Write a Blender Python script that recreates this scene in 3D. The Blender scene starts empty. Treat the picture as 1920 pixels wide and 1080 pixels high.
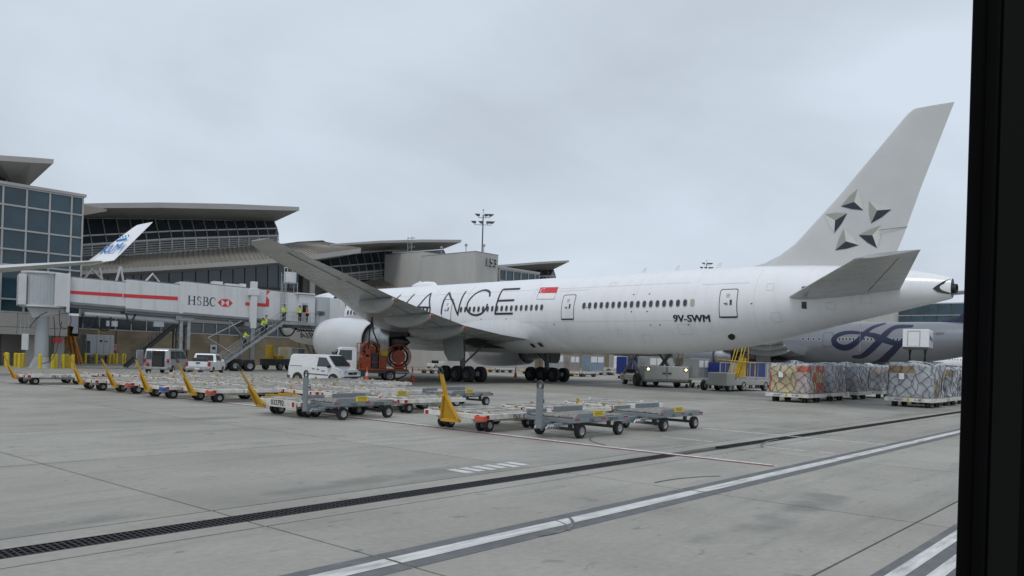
import bpy, bmesh, math, random
import numpy as np
from mathutils import Vector, Matrix, noise as mnoise
random.seed(7)
SC = bpy.context.scene
COL = SC.collection
# ------------------------------------------------------------------ camera
F = 1480.0; CX = 960.0; CY = 667.0; ROLL = 0.030; CAMH = 2.35
AZ = math.radians(41.1)
FW = np.array([math.cos(AZ), math.sin(AZ), 0.0]); RT = np.array([math.sin(AZ), -math.cos(AZ), 0.0]); UP = np.array([0, 0, 1.0])
RR = RT*math.cos(ROLL) + UP*math.sin(ROLL); UU = UP*math.cos(ROLL) - RT*math.sin(ROLL)
CAM = np.array([0.0, 0.0, CAMH])
cd = bpy.data.cameras.new('camera'); cam = bpy.data.objects.new('camera', cd); COL.objects.link(cam)
cd.sensor_width = 36.0; cd.lens = F/1920*36; cd.shift_y = (CY-540)/1920; cd.clip_start = 0.05; cd.clip_end = 6000
cam.matrix_world = Matrix(((RR[0], UU[0], -FW[0], 0), (RR[1], UU[1], -FW[1], 0), (RR[2], UU[2], -FW[2], CAMH), (0, 0, 0, 1)))
SC.camera = cam
# ------------------------------------------------------------------ sky, sun, exposure
SUN_EL = math.radians(58); SUN_AZ = math.radians(200)      # direction towards the sun, from +X
w = bpy.data.worlds.new('World'); SC.world = w; w.use_nodes = True
nt = w.node_tree; nt.nodes.clear()
out = nt.nodes.new('ShaderNodeOutputWorld'); bg = nt.nodes.new('ShaderNodeBackground'); bg.inputs[1].default_value = 1.0
sky = nt.nodes.new('ShaderNodeTexSky'); sky.sky_type = 'NISHITA'; sky.sun_disc = False
sky.sun_elevation = SUN_EL; sky.sun_rotation = math.pi/2 - SUN_AZ
sk = nt.nodes.new('ShaderNodeVectorMath'); sk.operation = 'SCALE'; sk.inputs['Scale'].default_value = 0.08
nt.links.new(sky.outputs[0], sk.inputs[0])
tc = nt.nodes.new('ShaderNodeTexCoord')
sep = nt.nodes.new('ShaderNodeSeparateXYZ'); nt.links.new(tc.outputs['Generated'], sep.inputs[0])
# flatten the direction onto a cloud layer so the clouds shrink towards the horizon
mz = nt.nodes.new('ShaderNodeMath'); mz.operation = 'ADD'; mz.inputs[1].default_value = 0.35
ab = nt.nodes.new('ShaderNodeMath'); ab.operation = 'ABSOLUTE'; nt.links.new(sep.outputs[2], ab.inputs[0]); nt.links.new(ab.outputs[0], mz.inputs[0])
dv = nt.nodes.new('ShaderNodeVectorMath'); dv.operation = 'DIVIDE'
cb = nt.nodes.new('ShaderNodeCombineXYZ')
for i in range(3): nt.links.new(mz.outputs[0], cb.inputs[i])
nt.links.new(tc.outputs['Generated'], dv.inputs[0]); nt.links.new(cb.outputs[0], dv.inputs[1])
nz = nt.nodes.new('ShaderNodeTexNoise'); nz.inputs['Scale'].default_value = 1.25; nz.inputs['Detail'].default_value = 5; nz.inputs['Roughness'].default_value = .5; nz.inputs['Distortion'].default_value = .3
nt.links.new(dv.outputs[0], nz.inputs['Vector'])
cr = nt.nodes.new('ShaderNodeValToRGB'); cr.color_ramp.elements[0].position = .34; cr.color_ramp.elements[1].position = .66
cr.color_ramp.elements[0].color = (.53, .59, .675, 1); cr.color_ramp.elements[1].color = (.70, .782, .885, 1)
nt.links.new(nz.outputs[0], cr.inputs[0])
mx = nt.nodes.new('ShaderNodeMixRGB'); mx.inputs[0].default_value = .93
nt.links.new(sk.outputs[0], mx.inputs[1]); nt.links.new(cr.outputs[0], mx.inputs[2]); nt.links.new(mx.outputs[0], bg.inputs[0]); nt.links.new(bg.outputs[0], out.inputs[0])
sd = bpy.data.lights.new('sun', 'SUN'); sd.energy = 1.15; sd.angle = math.radians(18); sd.color = (1, .97, .93)
so = bpy.data.objects.new('sun', sd); COL.objects.link(so); so.location = (0, 0, 60)
so.rotation_euler = Vector((math.cos(SUN_EL)*math.cos(SUN_AZ), math.cos(SUN_EL)*math.sin(SUN_AZ), math.sin(SUN_EL))).to_track_quat('Z', 'Y').to_euler()
vs = SC.view_settings; vs.view_transform = 'Standard'; vs.look = 'None'; vs.exposure = 0.0; vs.gamma = 1.0; vs.use_curve_mapping = False
SC.cycles.max_bounces = 6; SC.cycles.glossy_bounces = 3; SC.cycles.transmission_bounces = 4; SC.cycles.transparent_max_bounces = 6
# ------------------------------------------------------------------ pixel -> place
def ray(px, py): return FW + RR*((px-CX)/F) - UU*((py-CY)/F)
def G(px, py, z=0.0):
    d = ray(px, py); t = (z-CAMH)/d[2]; return CAM + d*t
def onplane(px, py, p, n):
    d = ray(px, py); p = np.array(p, float); n = np.array(n, float)
    return CAM + d*(np.dot(p-CAM, n)/np.dot(d, n))
def PY(px, py, Y): return onplane(px, py, (0, Y, 0), (0, 1, 0))
def PX(px, py, X): return onplane(px, py, (X, 0, 0), (1, 0, 0))
# ------------------------------------------------------------------ materials
MATS = {}
def mat(name, c, rough=.5, metal=0., var=.12, scale=1.5, bump=0., bscale=None, coat=0., dirt=None, dirt_scale=.6, dirt_amt=.5, emit=0., spec=.5, stretch=(1, 1, 1), alpha=None, trans=0.):
    if name in MATS: return MATS[name]
    m = bpy.data.materials.new(name); m.use_nodes = True; t = m.node_tree; b = t.nodes['Principled BSDF']
    L = t.links.new; N = t.nodes.new
    c3 = tuple(c)
    b.inputs['Roughness'].default_value = rough; b.inputs['Metallic'].default_value = metal; b.inputs['Coat Weight'].default_value = coat
    b.inputs['Coat Roughness'].default_value = .08; b.inputs['Specular IOR Level'].default_value = spec
    tc = N('ShaderNodeTexCoord'); oi = N('ShaderNodeObjectInfo'); mp = N('ShaderNodeMapping'); mp.inputs['Scale'].default_value = stretch
    ad = N('ShaderNodeVectorMath'); ad.operation = 'MULTIPLY_ADD'; ad.inputs[1].default_value = (37, 53, 71)
    cmb = N('ShaderNodeCombineXYZ')
    for i in range(3): L(oi.outputs['Random'], cmb.inputs[i])
    L(cmb.outputs[0], ad.inputs[0]); L(tc.outputs['Object'], ad.inputs[2]); L(ad.outputs[0], mp.inputs['Vector'])
    n1 = N('ShaderNodeTexNoise'); n1.inputs['Scale'].default_value = scale; n1.inputs['Detail'].default_value = 6; L(mp.outputs[0], n1.inputs['Vector'])
    r1 = N('ShaderNodeValToRGB'); r1.color_ramp.elements[0].position = .3; r1.color_ramp.elements[1].position = .7
    r1.color_ramp.elements[0].color = tuple(x*(1-var) for x in c3)+(1,); r1.color_ramp.elements[1].color = tuple(min(1, x*(1+var*.6)) for x in c3)+(1,)
    L(n1.outputs[0], r1.inputs[0]); col = r1.outputs[0]
    if dirt is not None:
        n2 = N('ShaderNodeTexNoise'); n2.inputs['Scale'].default_value = dirt_scale; n2.inputs['Detail'].default_value = 8; n2.inputs['Roughness'].default_value = .65; L(mp.outputs[0], n2.inputs['Vector'])
        r2 = N('ShaderNodeValToRGB'); r2.color_ramp.elements[0].position = .48; r2.color_ramp.elements[1].position = .72
        r2.color_ramp.elements[0].color = (0, 0, 0, 1); r2.color_ramp.elements[1].color = (dirt_amt,)*3+(1,); L(n2.outputs[0], r2.inputs[0])
        mm = N('ShaderNodeMixRGB'); L(r2.outputs[0], mm.inputs[0]); L(col, mm.inputs[1]); mm.inputs[2].default_value = tuple(dirt)+(1,); col = mm.outputs[0]
    L(col, b.inputs['Base Color'])
    rm = N('ShaderNodeMath'); rm.operation = 'MULTIPLY_ADD'; rm.inputs[1].default_value = .18; rm.inputs[2].default_value = max(0, rough-.09); L(n1.outputs[0], rm.inputs[0]); L(rm.outputs[0], b.inputs['Roughness'])
    if bump:
        n3 = N('ShaderNodeTexNoise'); n3.inputs['Scale'].default_value = bscale or scale*8; n3.inputs['Detail'].default_value = 4; L(mp.outputs[0], n3.inputs['Vector'])
        bp = N('ShaderNodeBump'); bp.inputs['Strength'].default_value = bump; bp.inputs['Distance'].default_value = .02; L(n3.outputs[0], bp.inputs['Height']); L(bp.outputs[0], b.inputs['Normal'])
    if emit: b.inputs['Emission Color'].default_value = c3+(1,); b.inputs['Emission Strength'].default_value = emit
    if alpha is not None: b.inputs['Alpha'].default_value = alpha
    if trans: b.inputs['Transmission Weight'].default_value = trans
    MATS[name] = m; return m
AC_WHITE = mat('aircraft white paint', (.80, .81, .83), .30, var=.03, scale=.35, coat=.25, dirt=(.56, .56, .54), dirt_scale=.9, dirt_amt=.2, stretch=(1, 1.6, .25))
AC_GREY = mat('aircraft grey fin paint', (.565, .57, .56), .35, var=.05, scale=.5, coat=.15)
WING_GREY = mat('wing grey paint', (.45, .465, .46), .27, var=.12, scale=.6, dirt=(.20, .21, .20), dirt_scale=.9, dirt_amt=.4, stretch=(1, .3, 1))
SKY_SILVER = mat('silver aircraft paint', (.21, .222, .245), .32, metal=.2, var=.05, scale=.5, coat=.2)
NAVY = mat('navy paint', (.011, .016, .052), .35, var=.1)
LETTER = mat('charcoal lettering', (.018, .024, .036), .4, var=.15)
BLACK = mat('black paint', (.012, .012, .013), .5, var=.2)
RUBBER = mat('tyre rubber', (.018, .018, .019), .8, var=.3, scale=4, dirt=(.06, .058, .055), dirt_scale=3, dirt_amt=.5)
RIM = mat('wheel rim metal', (.42, .42, .42), .45, metal=.4, var=.25, scale=6)
RIM_DARK = mat('dark wheel rim', (.10, .10, .105), .5, metal=.3, var=.25, scale=6)
STEEL = mat('bare steel', (.42, .43, .44), .38, metal=.85, var=.25, scale=2)
DARK_STEEL = mat('dark steel', (.07, .073, .078), .5, metal=.4, var=.3, scale=3)
GALV = mat('galvanised steel', (.36, .38, .39), .5, metal=.5, var=.25, scale=3, dirt=(.16, .16, .15), dirt_scale=2, dirt_amt=.4)
GEAR = mat('landing gear paint', (.16, .165, .17), .5, metal=.2, var=.3, scale=4)
GLASS = mat('dark window glass', (.012, .017, .022), .06, var=.15, scale=.3, spec=.6)
CABWIN = mat('cabin window', (.05, .055, .065), .15, var=.3, scale=3)
CARGLASS = mat('vehicle glass', (.035, .05, .055), .05, var=.2, scale=.8, spec=.7)
BLDGLASS = mat('tinted building glass', (.036, .047, .058), .05, var=.5, scale=.12, spec=.8)
BLDGLASS2 = mat('blue tinted building glass', (.028, .062, .084), .06, var=.6, scale=.2, spec=.6)
RED = mat('red paint', (.55, .03, .04), .4, var=.12)
SIGNRED = mat('sign red', (.60, .035, .045), .4, var=.06)
YELLOW = mat('yellow paint', (.62, .42, .03), .45, var=.2, scale=3, dirt=(.22, .16, .06), dirt_scale=2.5, dirt_amt=.55)
BOLYEL = mat('bollard yellow', (.68, .52, .03), .5, var=.2, scale=3, dirt=(.25, .22, .10), dirt_scale=3, dirt_amt=.5)
AMBER = mat('amber yellow drawbar paint', (.62, .34, .015), .42, var=.22, scale=3, dirt=(.20, .12, .04), dirt_scale=3, dirt_amt=.6)
WHITE = mat('white vehicle paint', (.78, .79, .80), .28, var=.03, coat=.4)
DIRTYWHITE = mat('worn white dolly paint', (.68, .67, .62), .5, var=.14, scale=2.5, dirt=(.22, .15, .09), dirt_scale=2.2, dirt_amt=.7)
DIRTYWHITE2 = mat('grimy white dolly deck', (.55, .54, .50), .55, var=.2, scale=3, dirt=(.20, .13, .07), dirt_scale=2.6, dirt_amt=.75)
DOLLYGREY = mat('blue grey dolly paint', (.20, .235, .25), .45, var=.18, scale=2.5, dirt=(.09, .085, .08), dirt_scale=2.5, dirt_amt=.6)
ROLLER = mat('galvanised rollers', (.30, .285, .26), .4, metal=.6, var=.4, scale=5, dirt=(.22, .12, .06), dirt_scale=4, dirt_amt=.7)
PLAST = mat('dark grey plastic', (.055, .058, .062), .6, var=.15, scale=4)
SILVER = mat('silver car paint', (.45, .46, .47), .3, metal=.5, var=.05, coat=.4)
FUELRED = mat('faded red steel', (.42, .085, .032), .5, var=.3, scale=3, dirt=(.12, .05, .035), dirt_scale=3, dirt_amt=.6)
ORANGE = mat('cone orange', (.85, .10, .03), .5, var=.1)
REFLECT = mat('reflective white tape', (.80, .80, .80), .4, var=.05)
TAIL = mat('red lamp lens', (.40, .012, .015), .2, var=.1)
LAMPLENS = mat('headlamp lens', (.55, .55, .52), .15, var=.2, scale=9)
CONC = mat('terminal concrete', (.40, .39, .37), .8, var=.12, scale=.35, bump=.15, bscale=6, dirt=(.28, .27, .25), dirt_scale=.25, dirt_amt=.5, stretch=(1, 1, .45))
CONC_L = mat('pale concrete', (.47, .465, .44), .8, var=.10, scale=.3, bump=.1, bscale=6, dirt=(.33, .32, .30), dirt_scale=.2, dirt_amt=.5, stretch=(1, 1, .4))
ALU = mat('aluminium mullion', (.42, .42, .41), .45, metal=.3, var=.1, scale=2)
ROOFMET = mat('grey roof metal', (.40, .39, .37), .5, metal=.2, var=.08, scale=.4)
SOFFIT = mat('soffit panel', (.33, .32, .30), .6, var=.07, scale=.3)
SEAMROOF = mat('tan standing seam roof', (.28, .255, .22), .5, metal=.2, var=.1, scale=.4)
BROWN = mat('brown cladding', (.09, .072, .065), .6, var=.12, scale=.5)
BRIDGE = mat('jet bridge white steel', (.62, .635, .64), .45, var=.05, scale=.8, dirt=(.42, .42, .41), dirt_scale=.9, dirt_amt=.5, stretch=(1, 1, .3))
BRIDGE_G = mat('jet bridge grey steel', (.42, .45, .47), .45, var=.07, scale=1.2, dirt=(.28, .29, .30), dirt_scale=1.2, dirt_amt=.5, stretch=(1, 1, .4))
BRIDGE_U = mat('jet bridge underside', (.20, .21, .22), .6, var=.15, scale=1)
BELLOW = mat('bellows fabric', (.055, .055, .058), .85, var=.3, scale=3)
BLUE = mat('blue tarpaulin', (.012, .03, .17), .45, var=.2, scale=2)
ULDSILVER = mat('container aluminium', (.45, .46, .47), .42, metal=.5, var=.18, scale=1.5, dirt=(.25, .24, .22), dirt_scale=1.5, dirt_amt=.5)
OFFWHITE = mat('loader paint', (.40, .405, .375), .45, var=.06, scale=1.5, dirt=(.24, .22, .19), dirt_scale=5, dirt_amt=.3)
WOOD = mat('orange timber', (.48, .21, .05), .6, var=.25, scale=2, stretch=(1, 1, .2))
HIVIS = mat('lime hi-vis fabric', (.55, .75, .04), .7, var=.12, scale=9)
HIORANGE = mat('orange hi-vis fabric', (.85, .17, .04), .7, var=.12, scale=9)
TROUSER = mat('dark work trousers', (.018, .022, .035), .8, var=.2, scale=9)
SKIN = mat('skin', (.35, .20, .14), .55, var=.1, scale=9)
HAIR = mat('dark hair', (.015, .012, .010), .7, var=.3, scale=20)
PALEBLUE = mat('winglet blue', (.012, .27, .70), .4, var=.05)
# ------------------------------------------------------------------ mesh helpers
class MB:
    def __init__(s): s.v = []; s.f = []; s.m = []; s.cur = 0
    def mat(s, i): s.cur = i; return s
    def add(s, vs, fs):
        o = len(s.v); s.v += [tuple(float(c) for c in q) for q in vs]
        for f in fs: s.f.append(tuple(o+i for i in f)); s.m.append(s.cur)
        return s
    def box2(s, x0, x1, y0, y1, z0, z1):
        return s.add([(x0, y0, z0), (x1, y0, z0), (x1, y1, z0), (x0, y1, z0), (x0, y0, z1), (x1, y0, z1), (x1, y1, z1), (x0, y1, z1)],
                     [(0, 3, 2, 1), (4, 5, 6, 7), (0, 1, 5, 4), (1, 2, 6, 5), (2, 3, 7, 6), (3, 0, 4, 7)])
    def box(s, c, d): return s.box2(c[0]-d[0]/2, c[0]+d[0]/2, c[1]-d[1]/2, c[1]+d[1]/2, c[2]-d[2]/2, c[2]+d[2]/2)
    def beam(s, a, b, w, h, up=(0, 0, 1)):
        a = Vector(a); b = Vector(b); d = (b-a).normalized(); u = Vector(up)
        if abs(d.dot(u)) > .98: u = Vector((1, 0, 0))
        r = d.cross(u).normalized(); u = r.cross(d).normalized()
        vs = [p+r*(sx*w/2)+u*(sy*h/2) for p in (a, b) for sx, sy in ((-1, -1), (1, -1), (1, 1), (-1, 1))]
        return s.add(vs, [(0, 1, 2, 3), (7, 6, 5, 4), (0, 4, 5, 1), (1, 5, 6, 2), (2, 6, 7, 3), (3, 7, 4, 0)])
    def cyl(s, a, b, r0, r1=None, n=12):
        r1 = r0 if r1 is None else r1
        return s.loft([s.ring(a, Vector(b)-Vector(a), r0, n), s.ring(b, Vector(b)-Vector(a), r1, n)])
    @staticmethod
    def ring(c, d, r, n, ref=None):
        d = Vector(d).normalized(); u = Vector(ref) if ref else (Vector((0, 0, 1)) if abs(d.z) < .9 else Vector((1, 0, 0)))
        x = d.cross(u).normalized(); y = d.cross(x)
        return [Vector(c)+x*(math.cos(2*math.pi*i/n)*r)+y*(math.sin(2*math.pi*i/n)*r) for i in range(n)]
    def loft(s, rings, caps=True, close=True):
        n = len(rings[0]); vs = [p for r in rings for p in r]; fs = []
        for k in range(len(rings)-1):
            for i in range(n if close else n-1):
                j = (i+1) % n; fs.append((k*n+i, k*n+j, (k+1)*n+j, (k+1)*n+i))
        if caps: fs.append(tuple(range(n-1, -1, -1))); fs.append(tuple((len(rings)-1)*n+i for i in range(n)))
        return s.add(vs, fs)
    def tube(s, pts, r, n=6):
        pts = [Vector(p) for p in pts]; rings = []; ref = None
        for i, p in enumerate(pts):
            d = (pts[min(i+1, len(pts)-1)]-pts[max(i-1, 0)]).normalized()
            if ref is None: ref = Vector((0, 0, 1)) if abs(d.z) < .9 else Vector((1, 0, 0))
            x = d.cross(ref).normalized(); y = d.cross(x).normalized(); ref = -y
            rr = r[i] if isinstance(r, (list, tuple)) else r
            rings.append([p+x*(math.cos(2*math.pi*k/n)*rr)+y*(math.sin(2*math.pi*k/n)*rr) for k in range(n)])
        return s.loft(rings)
    def prism(s, poly, lo, hi, axis=1):
        n = len(poly)
        def mk(p, t):
            q = [p[0], p[1]]; q.insert(axis, t); return tuple(q)
        return s.add([mk(p, lo) for p in poly]+[mk(p, hi) for p in poly],
                     [tuple(range(n)), tuple(range(2*n-1, n-1, -1))]+[(i, n+i, n+(i+1) % n, (i+1) % n) for i in range(n)])
    def lathe(s, prof, o, d, n=24, caps=False):
        d = Vector(d).normalized(); o = Vector(o)
        return s.loft([s.ring(o+d*a, d, max(r, 1e-4), n) for a, r in prof], caps=caps)
    def slab(s, pts, th):
        n = len(pts); pts = [Vector(p) for p in pts]; th = Vector(th)
        return s.add(pts+[p+th for p in pts], [tuple(range(n)), tuple(range(2*n-1, n-1, -1))]+[(i, n+i, n+(i+1) % n, (i+1) % n) for i in range(n)])
    def mesh(s, name, mats):
        me = bpy.data.meshes.new(name); me.from_pydata(s.v, [], s.f); me.update()
        for m in (mats if isinstance(mats, (list, tuple)) else [mats]): me.materials.append(m)
        if any(s.m): me.polygons.foreach_set('material_index', s.m)
        bm = bmesh.new(); bm.from_mesh(me); bmesh.ops.recalc_face_normals(bm, faces=bm.faces); bm.to_mesh(me); bm.free()
        return me
    def build(s, name, mats, parent=None, smooth=None, bevel=0., seg=2, world=True):
        me = s.mesh(name, mats)
        if smooth:
            me.polygons.foreach_set('use_smooth', [True]*len(me.polygons)); me.set_sharp_from_angle(angle=math.radians(smooth))
        o = place(name, me, parent, world)
        if bevel:
            b = o.modifiers.new('bevel', 'BEVEL'); b.width = bevel; b.segments = seg; b.limit_method = 'ANGLE'; b.angle_limit = math.radians(35)
        return o
def WM(o):
    if o is None: return Matrix()
    return WM(o.parent) @ o.matrix_parent_inverse @ o.matrix_basis
def place(name, data, parent=None, world=True):
    o = bpy.data.objects.new(name, data); COL.objects.link(o)
    if parent is not None:
        o.parent = parent
        if world: o.matrix_parent_inverse = WM(parent).inverted()
    return o
def tag(o, label=None, cat=None, group=None, kind=None):
    if label: o['label'] = label
    if cat: o['category'] = cat
    if group: o['group'] = group
    if kind: o['kind'] = kind
    return o
def thing(name, label, cat, loc=(0, 0, 0), rz=0., group=None):
    o = bpy.data.objects.new(name, None); COL.objects.link(o); o.empty_display_size = .3
    o.location = Vector([float(c) for c in loc]); o.rotation_euler = (0, 0, rz); return tag(o, label, cat, group)
def copy_thing(src, loc, rz, label, group=None):
    def cp(o, par):
        c = o.copy(); COL.objects.link(c); c.parent = par
        if par is not None: c.matrix_parent_inverse = o.matrix_parent_inverse
        for ch in list(o.children): cp(ch, c)
        return c
    r = cp(src, None); r.location = Vector([float(c) for c in loc]); r.rotation_euler = (0, 0, rz); r['label'] = label
    if group: r['group'] = group
    return r
def xf(loc, rz=0.):
    M = Matrix.Translation(Vector([float(c) for c in loc])) @ Matrix.Rotation(rz, 4, 'Z')
    return lambda *p: tuple(M @ Vector(p))
def text_verts(s, size, align='CENTER'):
    c = bpy.data.curves.new('t', 'FONT'); c.body = s; c.size = size; c.align_x = align; c.align_y = 'CENTER'; c.resolution_u = 3
    o = bpy.data.objects.new('t', c); COL.objects.link(o)
    me = o.to_mesh(); vs = [(v.co.x, v.co.y) for v in me.vertices]; fs = [tuple(p.vertices) for p in me.polygons]
    o.to_mesh_clear(); bpy.data.objects.remove(o); bpy.data.curves.remove(c); return vs, fs
def lettering(name, s, size, org, ux, uy, m, parent, off=.006, align='CENTER', world=True, sx=1., bold=0.):
    vs, fs = text_verts(s, size, align); o = Vector(org); ux = Vector(ux).normalized(); uy = Vector(uy).normalized(); n = ux.cross(uy).normalized()
    mb = MB()
    for d in ((0,) if not bold else (-bold, bold)): mb.add([o+ux*(a*sx+d)+uy*b+n*(off+(.001 if d > 0 else 0)) for a, b in vs], fs)
    return mb.build(name, m, parent, world=world)
def smooth(pts, n=6):
    P = [Vector(p) for p in pts]; out = []
    for i in range(len(P)-1):
        a, b, c, d = P[max(i-1, 0)], P[i], P[i+1], P[min(i+2, len(P)-1)]
        for k in range(n):
            t = k/n; out.append(.5*(2*b+(c-a)*t+(2*a-5*b+4*c-d)*t*t+(3*b-a-3*c+d)*t**3))
    return out+[P[-1]]
def ordw(i): return ['first', 'second', 'third', 'fourth', 'fifth', 'sixth', 'seventh', 'eighth', 'ninth', 'tenth', 'eleventh', 'twelfth', 'thirteenth', 'fourteenth', 'fifteenth', 'sixteenth', 'seventeenth', 'eighteenth', 'nineteenth', 'twentieth'][i]
def wheel_mb(mb, c, r, wd, ax=(0, 1, 0), n=20, hub=.55):
    """tyre in material 0, rim in material 1"""
    c = Vector(c); a = Vector(ax).normalized()
    mb.mat(0).lathe([(-wd/2, r*hub), (-wd/2, r*.9), (-wd*.38, r), (wd*.38, r), (wd/2, r*.9), (wd/2, r*hub)], c, a, n)
    mb.mat(1)
    for sg in (-1, 1):
        mb.lathe([(sg*wd*.5, r*hub), (sg*wd*.38, r*hub*.9), (sg*wd*.30, r*hub*.4), (sg*wd*.46, r*hub*.32), (sg*wd*.46, 0)], c, a, n)
    mb.mat(0); return mb
# ================================================================== GROUND
def concrete_mat():
    m = bpy.data.materials.new('apron concrete'); m.use_nodes = True; t = m.node_tree; b = t.nodes['Principled BSDF']; L = t.links.new; N = t.nodes.new
    tc = N('ShaderNodeTexCoord'); oi = N('ShaderNodeObjectInfo'); geo = N('ShaderNodeNewGeometry')
    def noise(sc, det=6, rough=.55, st=(1, 1, 1), dist=0):
        mp = N('ShaderNodeMapping'); mp.inputs['Scale'].default_value = st; L(geo.outputs['Position'], mp.inputs[0])
        n = N('ShaderNodeTexNoise'); n.inputs['Scale'].default_value = sc; n.inputs['Detail'].default_value = det; n.inputs['Roughness'].default_value = rough; n.inputs['Distortion'].default_value = dist; L(mp.outputs[0], n.inputs['Vector']); return n.outputs[0]
    def ramp(s, p0, p1, c0, c1):
        r = N('ShaderNodeValToRGB'); r.color_ramp.elements[0].position = p0; r.color_ramp.elements[1].position = p1
        r.color_ramp.elements[0].color = c0+(1,); r.color_ramp.elements[1].color = c1+(1,); L(s, r.inputs[0]); return r.outputs[0]
    def mixc(fac, a, bcol, mode='MIX'):
        x = N('ShaderNodeMixRGB'); x.blend_type = mode
        if isinstance(fac, float): x.inputs[0].default_value = fac
        else: L(fac, x.inputs[0])
        L(a, x.inputs[1])
        if isinstance(bcol, tuple): x.inputs[2].default_value = bcol+(1,)
        else: L(bcol, x.inputs[2])
        return x.outputs[0]
    base = ramp(noise(.35, 8), .3, .7, (.278, .268, .236), (.362, .350, .312))
    fine = ramp(noise(9, 4), .3, .7, (.90, .90, .90), (1.06, 1.06, 1.05)); col = mixc(1.0, base, fine, 'MULTIPLY')
    slab = ramp(oi.outputs['Random'], 0., 1., (.90, .90, .89), (1.04, 1.04, 1.04)); col = mixc(1.0, col, slab, 'MULTIPLY')
    # tyre scrub along the taxi direction, rubber marks, oil spots
    scrub = ramp(noise(.8, 6, .6, (.25, 1.6, 1)), .52, .75, (0, 0, 0), (.6, .6, .6)); col = mixc(scrub, col, (.165, .165, .155))
    marks = ramp(noise(1.3, 5, .6, (.9, 5.0, 1), 1.2), .63, .71, (0, 0, 0), (.6, .6, .6)); col = mixc(marks, col, (.12, .12, .118))
    spots = ramp(noise(1.9, 3, .5), .66, .74, (0, 0, 0), (.6, .6, .6)); col = mixc(spots, col, (.125, .12, .115))
    patch = ramp(noise(.11, 4, .5), .45, .62, (1, 1, 1), (.86, .86, .85)); col = mixc(1.0, col, patch, 'MULTIPLY')
    arcs = N('ShaderNodeTexWave'); arcs.wave_type = 'RINGS'; arcs.inputs['Scale'].default_value = .045; arcs.inputs['Distortion'].default_value = 5; arcs.inputs['Detail'].default_value = 2; arcs.inputs['Detail Scale'].default_value = .6; L(geo.outputs['Position'], arcs.inputs['Vector'])
    am = N('ShaderNodeMath'); am.operation = 'MULTIPLY'; L(ramp(arcs.outputs['Fac'], .965, .99, (0, 0, 0), (.5, .5, .5)), am.inputs[0]); L(ramp(noise(.5, 5), .5, .62, (0, 0, 0), (1, 1, 1)), am.inputs[1]); col = mixc(am.outputs[0], col, (.11, .11, .108))
    # dark water stain along the drain
    sp = N('ShaderNodeSeparateXYZ'); L(geo.outputs['Position'], sp.inputs[0])
    dm = N('ShaderNodeMapRange'); dm.inputs[1].default_value = 10.6; dm.inputs[2].default_value = 12.6; dm.inputs[3].default_value = 1.; dm.inputs[4].default_value = 0.; L(sp.outputs[1], dm.inputs[0])
    gt = N('ShaderNodeMath'); gt.operation = 'GREATER_THAN'; gt.inputs[1].default_value = 10.6; L(sp.outputs[1], gt.inputs[0])
    mu = N('ShaderNodeMath'); mu.operation = 'MULTIPLY'; L(dm.outputs[0], mu.inputs[0]); L(gt.outputs[0], mu.inputs[1])
    st = N('ShaderNodeMath'); st.operation = 'MULTIPLY'; L(mu.outputs[0], st.inputs[0]); L(ramp(noise(.7, 7, .6, (.5, 1, 1)), .38, .66, (0, 0, 0), (.75, .75, .75)), st.inputs[1])
    col = mixc(st.outputs[0], col, (.165, .165, .145))
    L(col, b.inputs['Base Color'])
    rr = N('ShaderNodeMapRange'); rr.inputs[3].default_value = .55; rr.inputs[4].default_value = .8; L(noise(.6, 5), rr.inputs[0]); L(rr.outputs[0], b.inputs['Roughness'])
    bp = N('ShaderNodeBump'); bp.inputs['Strength'].default_value = .12; bp.inputs['Distance'].default_value = .01; L(noise(30, 4), bp.inputs['Height']); L(bp.outputs[0], b.inputs['Normal'])
    return m
APRON = concrete_mat()
JOINT = mat('joint sealant', (.045, .045, .048), .8, var=.3, scale=2)
g0 = MB(); g0.add([(-3000, -3000, -.06), (3000, -3000, -.06), (3000, 3000, -.06), (-3000, 3000, -.06)], [(0, 1, 2, 3)])
ground = tag(g0.build('ground', mat('joint filler and far ground', (.06, .06, .062), .9, var=.2)), 'grey concrete airport ground', None, kind='structure'); ground['category'] = 'ground'
apron = MB()
# far field of paving beyond the slabs one can tell apart
SX0, SX1, SY0, SY1 = -1.4-7.15, -1.4+7.15*9, -9.15, 9.25+0
for (x0, x1, y0, y1) in ((-2500, -15.7, -2500, 2500), (77.25, 2500, -2500, 2500), (-15.685, 77.235, 71.6, 2500), (-15.685, 77.235, -2500, -9.05)):
    apron.add([(x0, y0, -.002), (x1, y0, -.002), (x1, y1, -.002), (x0, y1, -.002)], [(0, 1, 2, 3)])
apron_o = tag(apron.build('apron', APRON), 'wide grey concrete apron', 'apron', kind='structure')
sk = -.03
XS = [-15.7+7.15*i for i in range(14)]
YS = [-9.05, -2.95, 3.2, 9.25, 10.62, 16.75]+[16.75+6.1*i for i in range(1, 10)]
for j in range(len(YS)-1):
    for i in range(len(XS)-1):
        y0, y1 = YS[j]+.017, YS[j+1]-.017
        xa = lambda x, y: min(max(x+sk*(y-10) if -15 < x < 77 else x, -15.7), 77.25)
        g = .017
        if j == 3:   # trench band is cut by the drain: two curbs
            for (a, b_) in ((y0, 9.66), (10.10, y1)):
                s_ = MB(); s_.box2(XS[i]+g, XS[i+1]-g, a, b_, -.12, 0); s_.build('slab', APRON, apron_o)
            continue
        s_ = MB(); P4 = [(xa(XS[i], y0)+g, y0), (xa(XS[i+1], y0)-g, y0), (xa(XS[i+1], y1)-g, y1), (xa(XS[i], y1)+g, y1)]
        s_.slab([(p[0], p[1], 0) for p in P4], (0, 0, -.05)); s_.build('slab', APRON, apron_o)
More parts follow.
